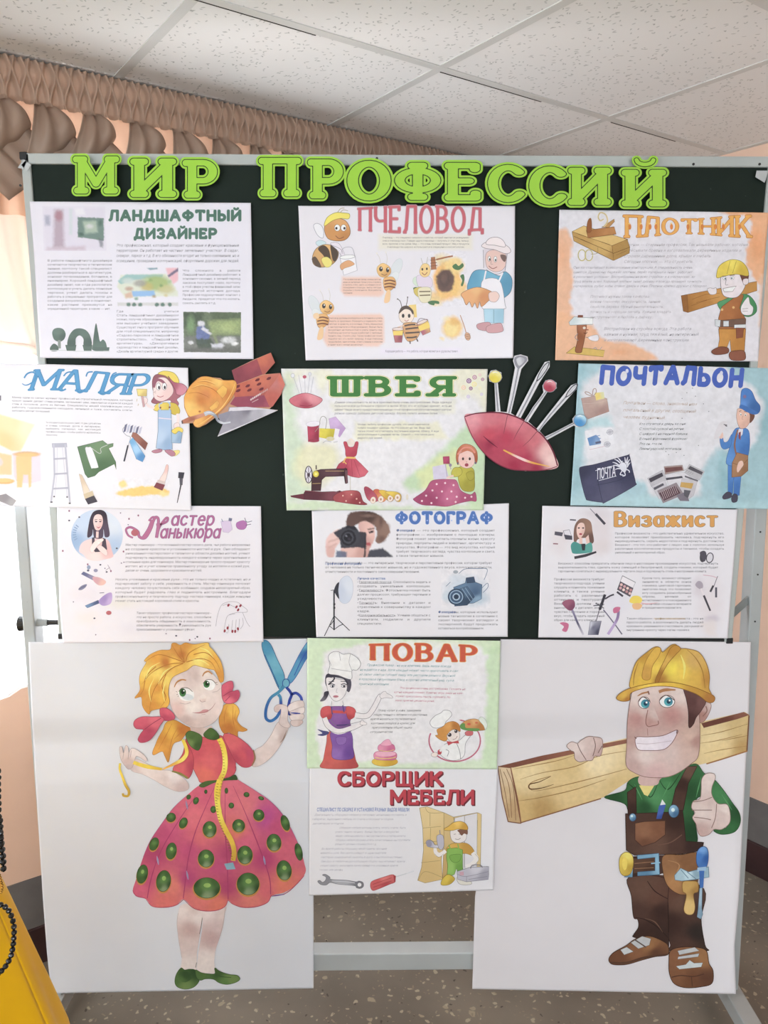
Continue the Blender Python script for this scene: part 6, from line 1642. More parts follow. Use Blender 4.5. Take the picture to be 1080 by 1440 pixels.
# ---- head
a = Art(GIRL, 'painted_face', U)
a.blob('318,250 340,215 380,190 440,165 500,175 540,210 580,260 592,320 590,370 570,420 540,455 490,478 440,478 390,455 350,420 325,370 316,310', [('#dccfca', 350, 300), ('#c4b0ac', 445, 215), ('#d9ccc6', 500, 200), ('#dfd5d0', 430, 380), ('#d3b4b0', 360, 390), ('#d8c6c2', 560, 380), ('#cdbab6', 470, 460), ('#d9cbc6', 480, 300), ('#cbbab8', 420, 240), ('#bda7a4', 400, 450)], '#a5938f', 1.5, g=5)
FACE = a.done()
a = Art(GIRL, 'painted_eye', U, FACE)
a.blob('362,300 385,278 415,280 440,300 440,330 410,345 375,335', '#dfe2e4').ell(410, 325, 30, 16, '#c3ccd2', 10).ell(385, 302, 17, 21, [('#3f7a44', 380, 310), ('#25502c', 390, 290)]).ell(385, 300, 9, 11, '#1d3320').ell(391, 293, 4, 4, '#e9efe9').line('365,298 380,280 412,280 435,298', 3, '#6a5850').lines('358,300 350,296|362,310 354,312|366,318 360,322', 2, '#6a5850').line('370,355 400,360 425,352', 3, '#b8a6a4').done()
a = Art(GIRL, 'painted_eye', U, FACE)
a.blob('488,255 505,238 530,238 550,258 540,285 515,290 495,280', '#dfe2e4').ell(506, 260, 16, 18, [('#3f7a44', 502, 266), ('#25502c', 512, 250)]).ell(507, 258, 9, 10, '#1d3320').ell(512, 251, 3.5, 3.5, '#e9efe9').line('488,256 505,238 532,238 552,256', 3, '#6a5850').lines('550,255 560,250|552,262 562,262', 2, '#6a5850').line('535,300 560,295 575,280', 3, '#b8a6a4').done()
a = Art(GIRL, 'painted_eyebrow', U, FACE); a.line('342,275 355,250 380,237 402,240', 9, '#b07a44', taper=(.4, .6)).done()
a = Art(GIRL, 'painted_eyebrow', U, FACE); a.line('485,220 495,203 515,195 535,210', 9, '#b8804a', taper=(.4, .6)).done()
a = Art(GIRL, 'painted_nose', U, FACE); a.blob('475,320 490,312 505,325 500,345 482,350 470,342', [('#cdb6b0', 490, 345), ('#dfd3ce', 488, 322)]).line('472,340 482,350 500,346', 2.5, '#a58c88').done()
a = Art(GIRL, 'painted_mouth', U, FACE); a.blob('440,404 470,400 490,388 515,390 508,402 470,408', '#c28a8c').line('435,403 470,406 510,396 535,378 550,355', 3, '#9c6a6a', taper=(.5, .4)).line('480,414 500,412', 3, '#b99a98').done()
a = Art(GIRL, 'painted_hair', U)
a.blob('330,55 350,52 372,62 400,50 440,58 510,50 520,68 545,95 575,140 590,190 592,240 575,250 560,215 545,190 530,185 500,178 470,170 440,165 405,190 370,205 335,225 318,260 312,310 318,350 300,380 262,385 225,395 215,412 195,395 180,365 175,325 142,330 168,290 165,240 172,200 200,150 190,140 220,110 270,88 320,85',
       [(H1, 200, 250), (H2, 180, 310), (H3, 260, 200), (H4, 300, 150), ('#d69838', 250, 130), (H3, 300, 240), (H1, 290, 320), (H2, 230, 370), ('#e2b848', 340, 150), (H4, 380, 110), (H2, 400, 60), (H1, 440, 110), (H3, 490, 110), ('#d9a03a', 540, 140), (H2, 570, 220), ('#e9cf6a', 460, 145), ('#c78a3a', 350, 80), (H3, 200, 210), ('#cf9036', 260, 280)], '#b07a30', 2, g=5)
a.lines('395,150 360,110 330,60|395,148 380,100 372,64|400,146 420,100 500,58|395,150 340,130 260,110 190,150|390,152 310,160 230,200 178,260|385,156 330,180 280,230 235,300 215,400|405,148 470,130 530,150 560,210|300,210 280,270 300,330 270,380|250,170 200,220 185,290 160,325|440,110 500,100 550,140 580,200', 4, '#b06f2c', taper=(1, .2))
a.lines('340,170 290,200 260,260|270,150 220,180 195,240|430,135 480,140 520,165|300,240 285,300 295,350|470,75 510,90 540,125|240,230 215,290 225,350', 6, '#f0d878', taper=(.2, .2)).done()
B1, B2 = '#cc5a70', '#b24660'
a = Art(GIRL, 'painted_hair_bow', U)
a.blob('270,385 300,380 325,395 345,420 340,438 300,445 275,430', [(B2, 300, 430), (B1, 310, 400)], '#8e3450', 1.5).blob('275,425 290,440 270,470 250,505 215,545 175,556 158,540 172,510 185,490 150,485 136,465 145,440 180,425 230,425', [(B1, 180, 450), (B2, 210, 500), ('#d4687a', 240, 450), (B2, 190, 540)], '#8e3450', 2, g=5).line('275,432 230,460 190,490', 3, '#8e3450').done()
a = Art(GIRL, 'painted_hair_bow', U)
a.blob('582,290 585,265 610,248 635,245 642,270 638,295 665,290 674,315 660,345 632,358 600,355 585,330', [(B1, 600, 280), (B2, 630, 310), ('#d66a7c', 620, 340), (B2, 660, 320)], '#8e3450', 2, g=5).lines('590,320 620,300 638,295|600,345 625,320', 3, '#8e3450').done()
# ---- measuring tape
a = Art(GIRL, 'painted_measuring_tape', U)
YL, YD = '#dcc034', '#b8962a'
a.line('385,540 400,575 405,610 385,640 345,662 285,690', 20, [(YL, 400, 580), ('#e6d05a', 390, 630), ('#d8a03a', 320, 670)], taper=(.8, .3)).line('280,690 220,680 170,668 135,655', 20, [(YL, 200, 675), ('#d2ae2c', 270, 690)], taper=(.6, .9)).line('68,660 66,690 80,730 95,770 112,800 108,825 85,824 82,812', 14, [(YL, 75, 720), (YD, 100, 800)], taper=(.7, .7))
a.line('570,535 590,580 600,640 595,700 575,745 565,800 562,860 570,905', 26, [(YL, 590, 580), ('#e8d44e', 600, 660), ('#d0ac2c', 570, 760), (YL, 565, 880)], taper=(1, 1))
a.T = D
a.line('572,60 558,110 560,170 575,250 600,310 632,370 645,420 640,470', 26, [(YL, 560, 110), ('#e6d248', 570, 200), ('#d4b22e', 620, 350), ('#c49a2a', 640, 450)], taper=(1, .9))
for i in range(28):
    t = i / 27
    x = np.interp(t, [0, .2, .4, .6, .8, 1], [566, 558, 566, 588, 620, 640]); y = 80 + 380 * t
    a.line([(x - 9, y), (x + 1, y + 2)], 2.5, '#6a5a1c', sm=False)
a.T = U
for i in range(20):
    t = i / 19
    x = np.interp(t, [0, .25, .5, .75, 1], [575, 594, 600, 585, 566]); y = 550 + 290 * t
    a.line([(x - 9, y), (x, y + 1)], 2.5, '#8a741c', sm=False)
a.done()
a = Art(GIRL, 'painted_tape_end', D); a.poly('595,485 640,478 652,512 608,515', '#7aa0b0').done()
# ---- scissors and the hand round them
S1, S2, S3 = '#3f86a8', '#2f5f9c', '#62a2b8'
a = Art(GIRL, 'painted_scissors', U)
a.blob('785,60 800,36 830,58 862,130 895,200 900,240 885,275 870,280 835,200 800,120', [(S1, 810, 60), (S3, 850, 170), ('#4c94b0', 880, 240)], '#2f5a80', 3).line('800,110 840,200 872,275', 4, '#27548c')
a.blob('1004,62 1022,44 1030,70 1024,110 1000,150 960,220 930,255 915,235 940,180 975,110', [(S3, 1000, 60), ('#4f90b4', 960, 170), (S2, 1010, 110)], '#2f5a9c', 3).line('1020,85 990,130 950,215', 4, '#2c4fa0')
a.ell(908, 255, 18, 22, S3, 0, '#27488c', 4)
a.line('900,270 870,300 830,330 808,380 806,430 830,446 862,425 880,385 880,330 868,312', 15, [(S1, 870, 310), (S2, 815, 400), ('#2f6ca8', 850, 440), ('#3a4f9c', 880, 370)]).line('910,275 935,310 925,345 918,400 935,412 975,405 985,370 985,330 960,305 935,312', 14, [('#2c3f94', 930, 320), ('#3a50a8', 980, 340), ('#24347c', 950, 408)])
a.done()
a = Art(GIRL, 'painted_hand', U)
a.blob('848,380 862,365 880,362 900,365 915,375 918,400 916,440 930,470 915,482 885,470 872,452 880,420 882,385 868,400 852,398', [(SK1, 880, 390), (SK2, 905, 450), (SK3, 870, 385)], '#9c8884', 2)
a.blob('918,372 945,350 985,342 998,352 998,375 960,392 925,398', [(SK1, 950, 370), (SK2, 985, 360)], '#9c8884', 2).blob('930,398 995,375 1002,395 990,410 940,415', [(SK2, 960, 395)] * 1 + [(SK1, 985, 390)], '#9c8884', 2).blob('928,418 990,410 1000,425 985,442 940,445', [(SK1, 960, 425), (SK2, 985, 435)], '#9c8884', 2).blob('932,446 985,442 992,455 970,472 940,470', [(SK2, 960, 458), (SK3, 980, 462)], '#9c8884', 2).line('930,405 980,408', 8, '#2c3f94', taper=(.4, .5)).done()

# ================================================================== the builder
A1 = (690, 890, 2.7692); A2 = (690, 1080, 2.7692)
F1, F2, F3 = '#c9b2ac', '#b99a94', '#d4c2bc'
WD1, WD2, WD3 = '#cbb078', '#dcc694', '#b18f56'
a = Art(BUILD, 'painted_plank', A1)
a.poly('28,520 990,308 1008,320 1000,460 850,505 540,575 440,640 115,740 70,735 45,640', [(WD2, 150, 560), (WD1, 300, 520), ('#e0cca0', 420, 500), (WD1, 500, 600), (WD3, 200, 690), ('#d4b880', 300, 620), (WD2, 880, 400), (WD1, 960, 360), ('#d8bf88', 900, 450), (WD3, 980, 450), ('#c7a86c', 120, 700)], g=7)
a.poly('28,520 200,478 540,412 540,428 330,470 90,524 40,528', [('#7a4a3a', 100, 510), ('#8e5c48', 400, 440)]).poly('820,352 985,308 1008,320 960,336 830,370', [('#6a4034', 900, 335), ('#855646', 980, 312)])
a.poly('28,520 78,525 100,640 118,742 68,735 45,640', [('#d0b894', 60, 560), ('#b9986c', 90, 680), ('#c7ab80', 50, 640)], '#7a4f3a', 4)
a.lines('50,540 72,600 82,720|62,530 88,600 98,730|36,530 56,620 72,720', 2.5, '#8a6448').lines('78,525 105,650 118,740', 4, '#8a5a44')
a.lines('115,570 200,545 330,520 420,480 530,460|150,605 155,585 190,570 235,558|150,605 180,615 300,590 420,560 530,530|105,655 200,640 330,610 450,570|90,530 250,500 330,475|820,400 900,385 1000,355|815,430 880,420 980,395|830,470 900,455 1000,440|900,420 960,408 1000,400', 3, '#9a7440', taper=(.3, .4)).line('235,558 190,580 152,590 155,608 200,604 245,590', 5, '#6a4a2c', taper=(.3, .3)).line('115,740 250,700 430,645', 4, '#8a5c3c').line('1006,322 998,460', 5, '#7a5038').line('1000,460 900,492 840,510', 5, '#9a6a3c')
a.done()
# clothes
GR1, GR2, GR3 = '#2f6436', '#234c2a', '#3f7c48'
a = Art(BUILD, 'painted_shirt', A1)
a.blob('442,640 520,615 535,580 575,560 660,560 740,530 800,510 830,545 870,570 905,610 940,660 968,700 972,740 950,775 900,785 868,770 890,755 915,760 930,730 920,690 880,665 850,640 810,640 790,680 800,760 805,810 780,830 700,800 600,760 540,700 520,665', [(GR1, 560, 640), (GR2, 600, 680), (GR3, 690, 590), (GR1, 720, 560), (GR2, 780, 620), (GR3, 900, 640), (GR2, 950, 700), (GR1, 930, 760), ('#1d4024', 790, 780), (GR2, 480, 645), ('#4a8a54', 640, 640)], '#1d3a22', 2, g=5)
a.lines('580,570 620,640 650,590|655,570 690,610 740,545|535,585 575,620', 4, '#1d3a22', taper=(.4, .4)).lines('560,590 590,650|700,580 670,640|820,560 800,640|900,630 940,690', 5, '#4f8f58', taper=(.2, .2)).poly('578,594 640,590 612,636 598,630', '#d8c878').done()
BR1, BR2, BR3 = '#4c342c', '#3a2620', '#63473a'
a = Art(BUILD, 'painted_trousers', A2)
a.blob('535,420 680,420 830,470 820,590 835,690 842,712 700,712 700,690 690,640 690,520 660,480 640,470', [(BR3, 740, 520), (BR1, 790, 560), (BR2, 710, 600), ('#2c2420', 800, 640), (BR1, 760, 690), ('#5c3c30', 720, 480)], '#2a1c18', 2, g=6)
a.blob('538,425 680,430 690,520 692,640 690,705 640,680 560,660 556,650 575,620 572,590 556,580 548,500', [(BR3, 600, 480), (BR1, 580, 560), (BR2, 660, 560), ('#382620', 650, 640), ('#5f4034', 640, 500), (BR2, 590, 640)], '#2a1c18', 2, g=6)
a.lines('560,582 600,590 650,620 690,660|610,440 640,480 690,510|690,520 694,640', 4, '#281a16', taper=(.5, .5)).lines('600,585 640,600 670,640', 5, '#6a4c3e', taper=(.2, .2)).done()
a = Art(BUILD, 'painted_dungaree_bib', A2)
BIB = a.poly('525,178 690,172 745,145 752,200 760,285 830,290 825,310 800,325 745,335 560,340 528,320', [(BR1, 560, 200), (BR2, 720, 200), (BR3, 650, 300), ('#362420', 790, 305), (BR1, 720, 300), ('#523a30', 540, 300)], '#2a1c18', 2, g=6).poly('562,215 600,208 680,205 680,260 640,290 590,306 562,280', [('#8a5f44', 600, 250), ('#7a5038', 650, 230), ('#6a4430', 600, 295)], '#4a3026', 3).line('650,300 700,290 745,260', 4, '#6a4c3e').done()
a = Art(BUILD, 'painted_strap', A2); a.poly('532,95 566,72 568,178 535,185', [(BR1, 545, 100), (BR2, 560, 170)], '#2a1c18', 2).done()
a = Art(BUILD, 'painted_strap', A2); a.poly('765,-5 805,-8 770,60 750,165 700,165 720,80', [(BR3, 770, 20), (BR1, 730, 120), (BR2, 750, 60)], '#2a1c18', 2).done()
for x, y, rx, ry in ((553, 192, 13, 15), (713, 168, 20, 25)):
    a = Art(BUILD, 'painted_button', A2, BIB); a.ell(x, y, rx, ry, [('#7fa8c4', x - 4, y - 8), ('#3f688c', x + 8, y + 10)], 0, '#2f4c68', 2).ell(x - 3, y - 5, rx * .35, ry * .3, '#cfe0ea').done()
a = Art(BUILD, 'painted_pencil', A2); a.poly('655,150 668,125 682,145 665,198 645,198', [('#4460a8', 660, 170), ('#2f4688', 670, 190)]).poly('660,145 668,122 682,142', '#d8d8d8').done()
a = Art(BUILD, 'painted_belt', A2)
a.poly('540,345 800,335 800,370 655,415 545,425', [(BR2, 600, 350), (BR1, 700, 390)]).poly('552,352 640,345 640,405 555,412', [('#5a3f30', 590, 370), ('#4a3226', 620, 400)], '#33221a', 2).lines('560,372 635,365|560,392 635,388', 3, '#8a6448')
a.poly('570,340 655,332 658,415 572,420 572,405 640,400 640,348 572,355', [('#6f9cb8', 600, 340), ('#86b0c8', 650, 380), ('#557f9c', 600, 412)], '#3a5c78', 2).line('625,372 660,368', 5, '#86b0c8')
a.poly('538,375 555,372 552,425 520,425', [('#86b0c8', 545, 390), ('#5a86a4', 530, 420)], '#3a5c78', 1.5).done()
a = Art(BUILD, 'painted_tape_reel', A2); a.blob('503,350 525,328 550,338 556,370 545,410 520,420 503,400', [('#d8b83c', 520, 360), ('#b8962c', 545, 390), ('#e8d260', 530, 345)], '#8a6c20', 2).ell(522, 372, 10, 26, '#e2c850').done()
a = Art(BUILD, 'painted_tool_pouch', A2)
POUCH = a.blob('672,342 740,338 808,332 810,400 800,470 770,492 730,490 690,460 672,410', [('#8f6440', 700, 380), ('#7c5434', 760, 360), ('#a87848', 720, 440), ('#6a4428', 790, 440)], '#4a3020', 2, g=6).line('690,360 735,380 700,450', 5, '#a87c50', taper=(.3, .3)).done()
a = Art(BUILD, 'painted_wrench', A2, POUCH); a.poly('716,418 740,390 770,405 848,385 850,425 790,435 745,440 718,436', [('#9cb8c4', 740, 420), ('#7f9cac', 800, 410), ('#b9d0d8', 770, 415)], '#4f7084', 2).lines('740,395 770,430|765,405 800,432', 3, '#5f8094').done()
a = Art(BUILD, 'painted_screwdriver', A2, POUCH)
a.blob('803,330 820,308 842,312 848,345 840,385 815,390 802,370', [('#3f74b8', 815, 340), ('#2a5698', 840, 350), ('#6a98cc', 825, 320)], '#23467c', 2).poly('805,388 840,384 838,400 805,404', '#8fb0cc').poly('812,400 832,400 828,465 815,468', '#3a66a8').poly('814,468 824,466 822,548 826,570 818,588 804,580 808,550', [('#9cb4c4', 818, 500), ('#7894a8', 812, 570)], '#5a7488', 1.5).done()
a = Art(BUILD, 'painted_chisel', A2, POUCH); a.blob('748,445 775,440 806,445 808,480 790,492 796,540 788,568 765,570 752,550 762,495 748,480', [('#b8924c', 770, 460), ('#d2b06a', 775, 540), ('#9c7436', 800, 480)], '#7a5628', 2).done()
SH1, SH2 = '#83573a', '#6a432c'
a = Art(BUILD, 'painted_shoe', A2)
a.blob('462,738 480,718 530,690 565,665 620,655 680,680 694,705 688,728 640,735 590,748 530,765 480,766 462,755', [(SH1, 560, 700), ('#94673f', 620, 690), (SH2, 500, 735), ('#5a3828', 640, 720)], '#3a241a', 2.5, g=6).line('465,758 530,758 600,738 690,725', 9, '#55382a', taper=(.8, .6)).poly('545,680 590,655 624,665 618,690 575,704', '#b4b6b8', '#6a5a50', 1.5).line('560,668 605,698', 5, '#5c4c44').poly('505,708 530,697 556,715 520,728', '#bcc0c2', '#6a5a50', 1.5).done()
a = Art(BUILD, 'painted_shoe', A2)
a.blob('700,712 740,698 800,698 840,712 850,760 866,790 862,838 820,852 760,856 715,840 696,800 694,750', [(SH1, 720, 750), ('#94673f', 830, 740), (SH2, 780, 820), ('#5c3a2a', 840, 820), ('#7c5236', 740, 800)], '#3a241a', 2.5, g=6).line('705,815 740,808 790,812 830,802', 4, '#4f3224').line('782,812 785,850', 3, '#4f3224').poly('728,712 795,698 812,712 735,728', '#b4b6b8', '#6a5a50', 1.2).poly('730,735 812,722 808,735 728,745', '#b4b6b8', '#6a5a50', 1.2).poly('722,772 760,765 775,748 792,760 826,758 820,775 735,784', '#bcc4c6', '#6a5a50', 1.2).done()
# hands
a = Art(BUILD, 'painted_hand', A1)
a.blob('296,440 315,424 338,430 350,420 378,404 405,405 432,412 436,440 428,478 405,480 395,496 372,498 345,502 328,490 325,465 312,458', [(F3, 340, 450), (F1, 390, 440), (F2, 420, 470), (F1, 345, 495)], '#8a7068', 2.5, g=5).lines('338,432 350,460 372,495|400,408 408,440 398,480|434,440 418,468', 3, '#7a6058').done()
a = Art(BUILD, 'painted_thumb_up_hand', A1)
a.blob('822,570 840,548 868,548 875,565 862,600 862,632 885,665 920,668 932,700 930,740 900,765 870,765 850,785 820,792 805,770 800,745 786,720 795,700 782,680 790,655 815,645 820,610', [(F3, 845, 580), (F1, 850, 660), (F3, 830, 700), (F2, 820, 770), (F1, 905, 710), ('#d9c9c2', 915, 690)], '#8a7068', 2.2, g=5).lines('790,658 830,652 862,640|784,690 825,690 862,690|792,718 830,722 858,728|880,665 875,720 860,760', 3, '#86695f').done()
# head
a = Art(BUILD, 'painted_neck', A1); a.blob('578,560 620,540 690,545 660,570 650,590 618,596 580,590', [('#c7a8a2', 620, 575), ('#b08a86', 680, 555)]).done()
a = Art(BUILD, 'painted_ear', A1); a.blob('815,290 835,268 858,278 852,310 830,345 808,345', [(F2, 840, 290), ('#a87c72', 825, 320), (F1, 850, 285)], '#7a5a52', 2).line('838,285 842,305 826,325', 4, '#8a645a').done()
a = Art(BUILD, 'painted_face', A1)
FACE = a.blob('548,240 560,215 640,202 750,205 790,230 810,300 815,400 808,480 780,510 730,545 680,562 610,562 560,545 528,515 530,440 533,340', [(F3, 570, 250), (F1, 600, 300), ('#b88a84', 570, 335), ('#b58680', 705, 320), (F3, 740, 240), ('#c9aa9c', 780, 400), ('#c4a79c', 770, 470), (F2, 560, 520), ('#c7a4a2', 640, 550), (F3, 600, 480), ('#b5948c', 540, 420), (F1, 700, 470), ('#d2bdb6', 640, 230), ('#bc9690', 620, 330), ('#a98278', 800, 420)], '#8a6a62', 2.5, g=6).done()
a = Art(BUILD, 'painted_sideburn', A1)
a.blob('752,212 800,225 838,262 822,300 800,330 790,355 772,368 770,310 762,260', [('#5a3a38', 790, 270), ('#6f4c48', 815, 270), ('#4c302e', 778, 340)], '#3f2826', 2).done()
for ex, ey, rx, ry, ix, iy in ((598, 272, 23, 23, 602, 276), (687, 267, 30, 24, 692, 268)):
    a = Art(BUILD, 'painted_eye', A1, FACE)
    a.ell(ex, ey, rx, ry, '#e2e2e2', 0, '#6a5450', 2.5).ell(ix, iy, 17, 17, [('#4fa0a8', ix - 5, iy + 8), ('#2f6f86', ix + 6, iy - 6)]).ell(ix + 1, iy, 7.5, 8, '#1f3f54').ell(ix + 5, iy - 5, 4, 4, '#dfeaee').line([(ex - rx, ey - 4), (ex - 5, ey - ry), (ex + rx, ey - 4)], 3.5, '#6a5048').done()
a = Art(BUILD, 'painted_eyebrow', A1, FACE); a.line('572,246 590,236 615,230', 7, '#a8744c', taper=(.4, .9)).line('613,226 617,240', 5, '#7a4f3c').done()
a = Art(BUILD, 'painted_eyebrow', A1, FACE); a.line('655,230 680,222 720,222', 12, '#a8744c', taper=(1, .4)).done()
a = Art(BUILD, 'painted_nose', A1, FACE)
a.blob('615,290 625,270 640,300 655,340 650,360 630,364 608,362 604,345', [('#b48c84', 620, 350), (F1, 640, 320), ('#c49a92', 630, 358)]).line('612,300 604,345 612,364 630,362 652,356 652,342', 3, '#8a625a').done()
a = Art(BUILD, 'painted_mouth', A1, FACE)
a.blob('565,408 610,405 670,400 726,378 720,405 700,435 670,455 610,458 572,452', [('#dcd3da', 620, 430), ('#d2c6d0', 690, 420)], '#7a5450', 2.5).line('568,430 620,432 705,420', 2, '#b9a8b0').line('560,405 568,412', 3, '#6a4a44').line('610,372 612,400', 2.5, '#a57c74').line('726,378 724,392', 3, '#6a4a44').done()
HY1, HY2, HY3 = '#d0a63c', '#b98a2c', '#e2c140'
a = Art(BUILD, 'painted_hard_hat', A1)
a.blob('545,215 550,160 570,110 610,75 640,55 660,58 670,75 700,50 720,45 738,60 765,62 810,75 838,115 852,165 850,215 856,242 780,215 700,196 620,200', [(HY1, 570, 150), (HY2, 600, 90), (HY3, 640, 140), (HY2, 700, 70), ('#e6cc3c', 710, 140), (HY3, 740, 150), ('#c9a054', 790, 110), ('#b88434', 840, 180), (HY1, 800, 180), (HY1, 650, 75), ('#d8b030', 600, 180), ('#a8742c', 660, 180)], '#8a6020', 2.5, g=6)
a.blob('640,190 655,150 680,100 700,60 722,48 740,62 720,85 690,120 665,165 652,195', [('#b8842c', 700, 70), ('#9c6a24', 660, 170), ('#d0a444', 680, 110)], '#85581e', 2).blob('590,175 600,120 625,75 645,56 662,62 655,90 630,130 620,180', [('#d4a83c', 630, 90), ('#c4943c', 605, 160)], '#9c6e28', 2).lines('765,65 800,100 825,150 835,215|575,115 560,160 556,205', 4, '#9c7028', taper=(.4, .5)).lines('740,85 755,130 750,180', 10, '#ead468', taper=(.2, .2))
a.blob('490,255 505,235 545,215 620,198 700,192 780,208 850,235 872,250 868,268 845,270 800,238 720,212 640,208 580,220 545,236 540,262 510,266', [(HY1, 520, 245), (HY3, 620, 205), (HY2, 800, 232), ('#a87030', 860, 258), ('#a86e2a', 530, 258), ('#d8b034', 700, 200)], '#85581e', 2.5, g=5).done()

# ================================================================== cook
P = Sheet('profession_poster', '44,26 42,240 42,470 42,686', '1022,40 1016,260 1010,480 1004,690', 0.0125,
          'green-edged watercolour poster headed ПОВАР with a cook in a red dress, overlapping both large painted sheets', group='profession posters', T=(420, 890, 3.6), m=M_PAINT, base='#dbd9dc',
          ops=[('p', '44,20 1024,36 1020,100 940,110 900,60 600,40 330,50 250,80 130,110 120,300 90,500 110,640 60,690 40,690', '#bfd6b0', 9, .85, 1), ('p', '960,90 1024,80 1008,690 930,690 940,560 950,300', '#bcd4ad', 9, .9, 1), ('p', '44,640 130,640 300,650 620,660 900,640 1006,620 1006,692 40,692', '#c3d8b6', 9, .8, 1), ('e', 780, 55, 160, 14, '#d4dcc0', 12, .6), ('n', 50, .08, 11)], nz=12)
def pv(u, v, x, y):
    return x, y + 8 * u - 10 * np.sin(PI * u) * (v - .3)
title(P, 'ПОВАР', 362, 905, 56, 138, .14, .07, .10, .06, layers=(('#d8a45a', .035), ('#c4543c', 0)), gap=.16, warp=pv)
text(P, 'Профессия повар - на все времена. Ведь везде всегда/нуждается в еде. Хотя каждый может чисто приготовить и сам/из своих опытов готовит пищу или ресторан разного. Вкусной/и красивой оформления блюд и срочно аппетитный вид, суп в/приятной компании.', 308, 148, 970, 268, '#5f8f98', slant=.35, hand=True, cap=.46, align='l', skew=.015, xs=[(345, 965), (310, 965), (306, 952), (304, 930), (304, 500)])
text(P, 'Эта профессия очень востребована. Готовить на/кухне каждый сможет. Конечно вкус пищи не каж-/может приготовить мысль хорошего. Но/мало приятна делается умна.', 485, 266, 958, 350, '#b4607a', slant=.35, hand=True, cap=.46, align='l', skew=.02, xs=[(510, 958), (482, 920), (490, 915), (488, 780)])
text(P, 'Повар купит в кафе, заведении/общественного питания и в ресторане,/время назваться гостеприимной/компании поваров в кризис для/приготовление общей чашки/сотрудничества.', 360, 380, 700, 510, '#55545c', slant=.35, hand=True, cap=.46, align='l', xs=[(400, 675), (378, 700), (362, 620), (365, 650), (370, 615), (360, 486)])
a = Art(P, 'painted_cook')
a.blob('155,500 250,495 270,560 288,640 290,684 118,684 125,640 140,560', [('#c45a56', 150, 620), ('#b04a4a', 270, 660), ('#cc6a60', 200, 600)], '#8a3a3c', 1.5)
a.blob('95,488 125,495 150,500 150,512 120,522 95,515 120,508', '#4a4a78').blob('152,400 112,390 118,425 150,440', '#c4504e')
a.blob('155,380 170,372 225,372 255,378 270,420 260,450 262,500 160,500 150,450', [('#8a5a9c', 200, 420), ('#774a8c', 240, 470)], '#4a3468', 1.5).blob('165,500 260,498 275,580 272,636 175,636 170,570', [('#7f56a0', 200, 560), ('#6a4690', 255, 610), ('#8f68ae', 190, 610)], '#4a3468', 1.5).line('192,468 255,465', 6, '#4a3a70').blob('190,530 240,528 235,560 200,566', '#8a64aa', '#4a3468', 1.2)
a.blob('120,378 160,372 170,405 160,436 122,432 110,410', [('#c8565a', 140, 400), ('#a83f46', 155, 430)], '#8a3a3c', 1.5).blob('240,376 275,378 290,400 280,428 250,435', [('#c8565a', 265, 400), ('#a83f46', 255, 430)], '#8a3a3c', 1.5).line('158,398 240,402', 14, '#c4504e').lines('165,372 170,412|222,362 230,402', 6, '#5a4a80')
SKW = '#ddd8da'
a.line('285,415 340,422 375,385 400,335 425,310', 26, SKW, taper=(1, .55)).line('130,430 150,470 200,500 270,480 325,455', 28, SKW, taper=(.9, .6)).blob('410,318 425,300 440,296 446,305 470,318 475,330 440,328 420,332', SKW, '#77727a', 1.5).blob('310,458 320,440 330,448 345,458 340,466 318,466', SKW, '#77727a', 1.5)
a.lines('285,402 340,408 370,372 398,320 412,308|290,432 350,432 388,392 418,332|118,432 140,480 195,508 270,494 325,468|160,440 205,480 260,462 315,448', 2, '#77727a')
a.line('175,335 172,370', 16, SKW).line('210,335 222,366', 16, SKW).lines('168,345 165,372|222,345 228,366', 1.5, '#77727a')
a.blob('138,215 160,205 230,212 262,235 266,270 255,300 240,285 242,250 220,232 170,225 150,240 142,270 134,250', [('#3f3c48', 150, 220), ('#54505e', 250, 260)]).blob('138,240 150,225 190,232 232,240 245,265 240,300 222,330 195,346 172,338 150,300', SKW, '#77727a', 1.8)
a.line('160,208 180,225 175,240 150,262', 7, '#3f3c48').line('200,212 230,230 250,260', 8, '#3f3c48').ell(170, 270, 11, 6, '#e9e7ea', 0, '#4a4654', 2).ell(228, 270, 12, 6, '#e9e7ea', 0, '#4a4654', 2).ell(172, 271, 5, 6, '#3a3744').ell(230, 271, 5, 6, '#3a3744').lines('152,262 168,258 184,264|214,262 230,257 246,264', 4, '#3f3c48').lines('152,248 180,246|212,245 244,248', 3, '#3f3c48').ell(188, 322, 14, 6, '#b4707c').lines('195,280 190,300 198,302', 1.5, '#8a848c').blob('150,295 152,310 135,340 108,346 125,320 130,300', [('#3f3c48', 140, 310), ('#6a6672', 120, 338)])
a.blob('150,205 158,165 150,120 170,98 200,95 225,108 260,105 300,130 314,160 295,188 270,190 265,235 200,215', '#e4e2e5', '#6f6c74', 2).lines('165,180 200,186 265,196|205,100 212,140|262,108 255,150 270,190|155,140 165,165', 1.8, '#8a868e')
a.done()
a = Art(P, 'painted_layer_cake')
a.ell(436, 652, 66, 24, [('#d8b63c', 400, 650), ('#c49a2a', 470, 665)], 0, '#a07c22', 1.5).blob('380,615 400,600 470,600 496,612 490,640 450,645 390,640', [('#d88aa8', 400, 620), ('#c86a90', 470, 630)], '#a8507a', 1.5).ell(440, 612, 52, 14, '#e0a8bc').blob('402,575 420,562 470,562 486,576 480,598 410,598', [('#d88aa8', 420, 585), ('#c86a90', 470, 590)], '#a8507a', 1.5).blob('415,568 430,548 452,538 465,550 470,566 445,572', '#e0a0b8', '#b86a90', 1.2).line('388,630 420,636 470,634 492,628', 4, '#d8c06a').line('408,594 445,600 482,592', 3, '#d8c06a').done()
a = Art(P, 'painted_boy_cook')
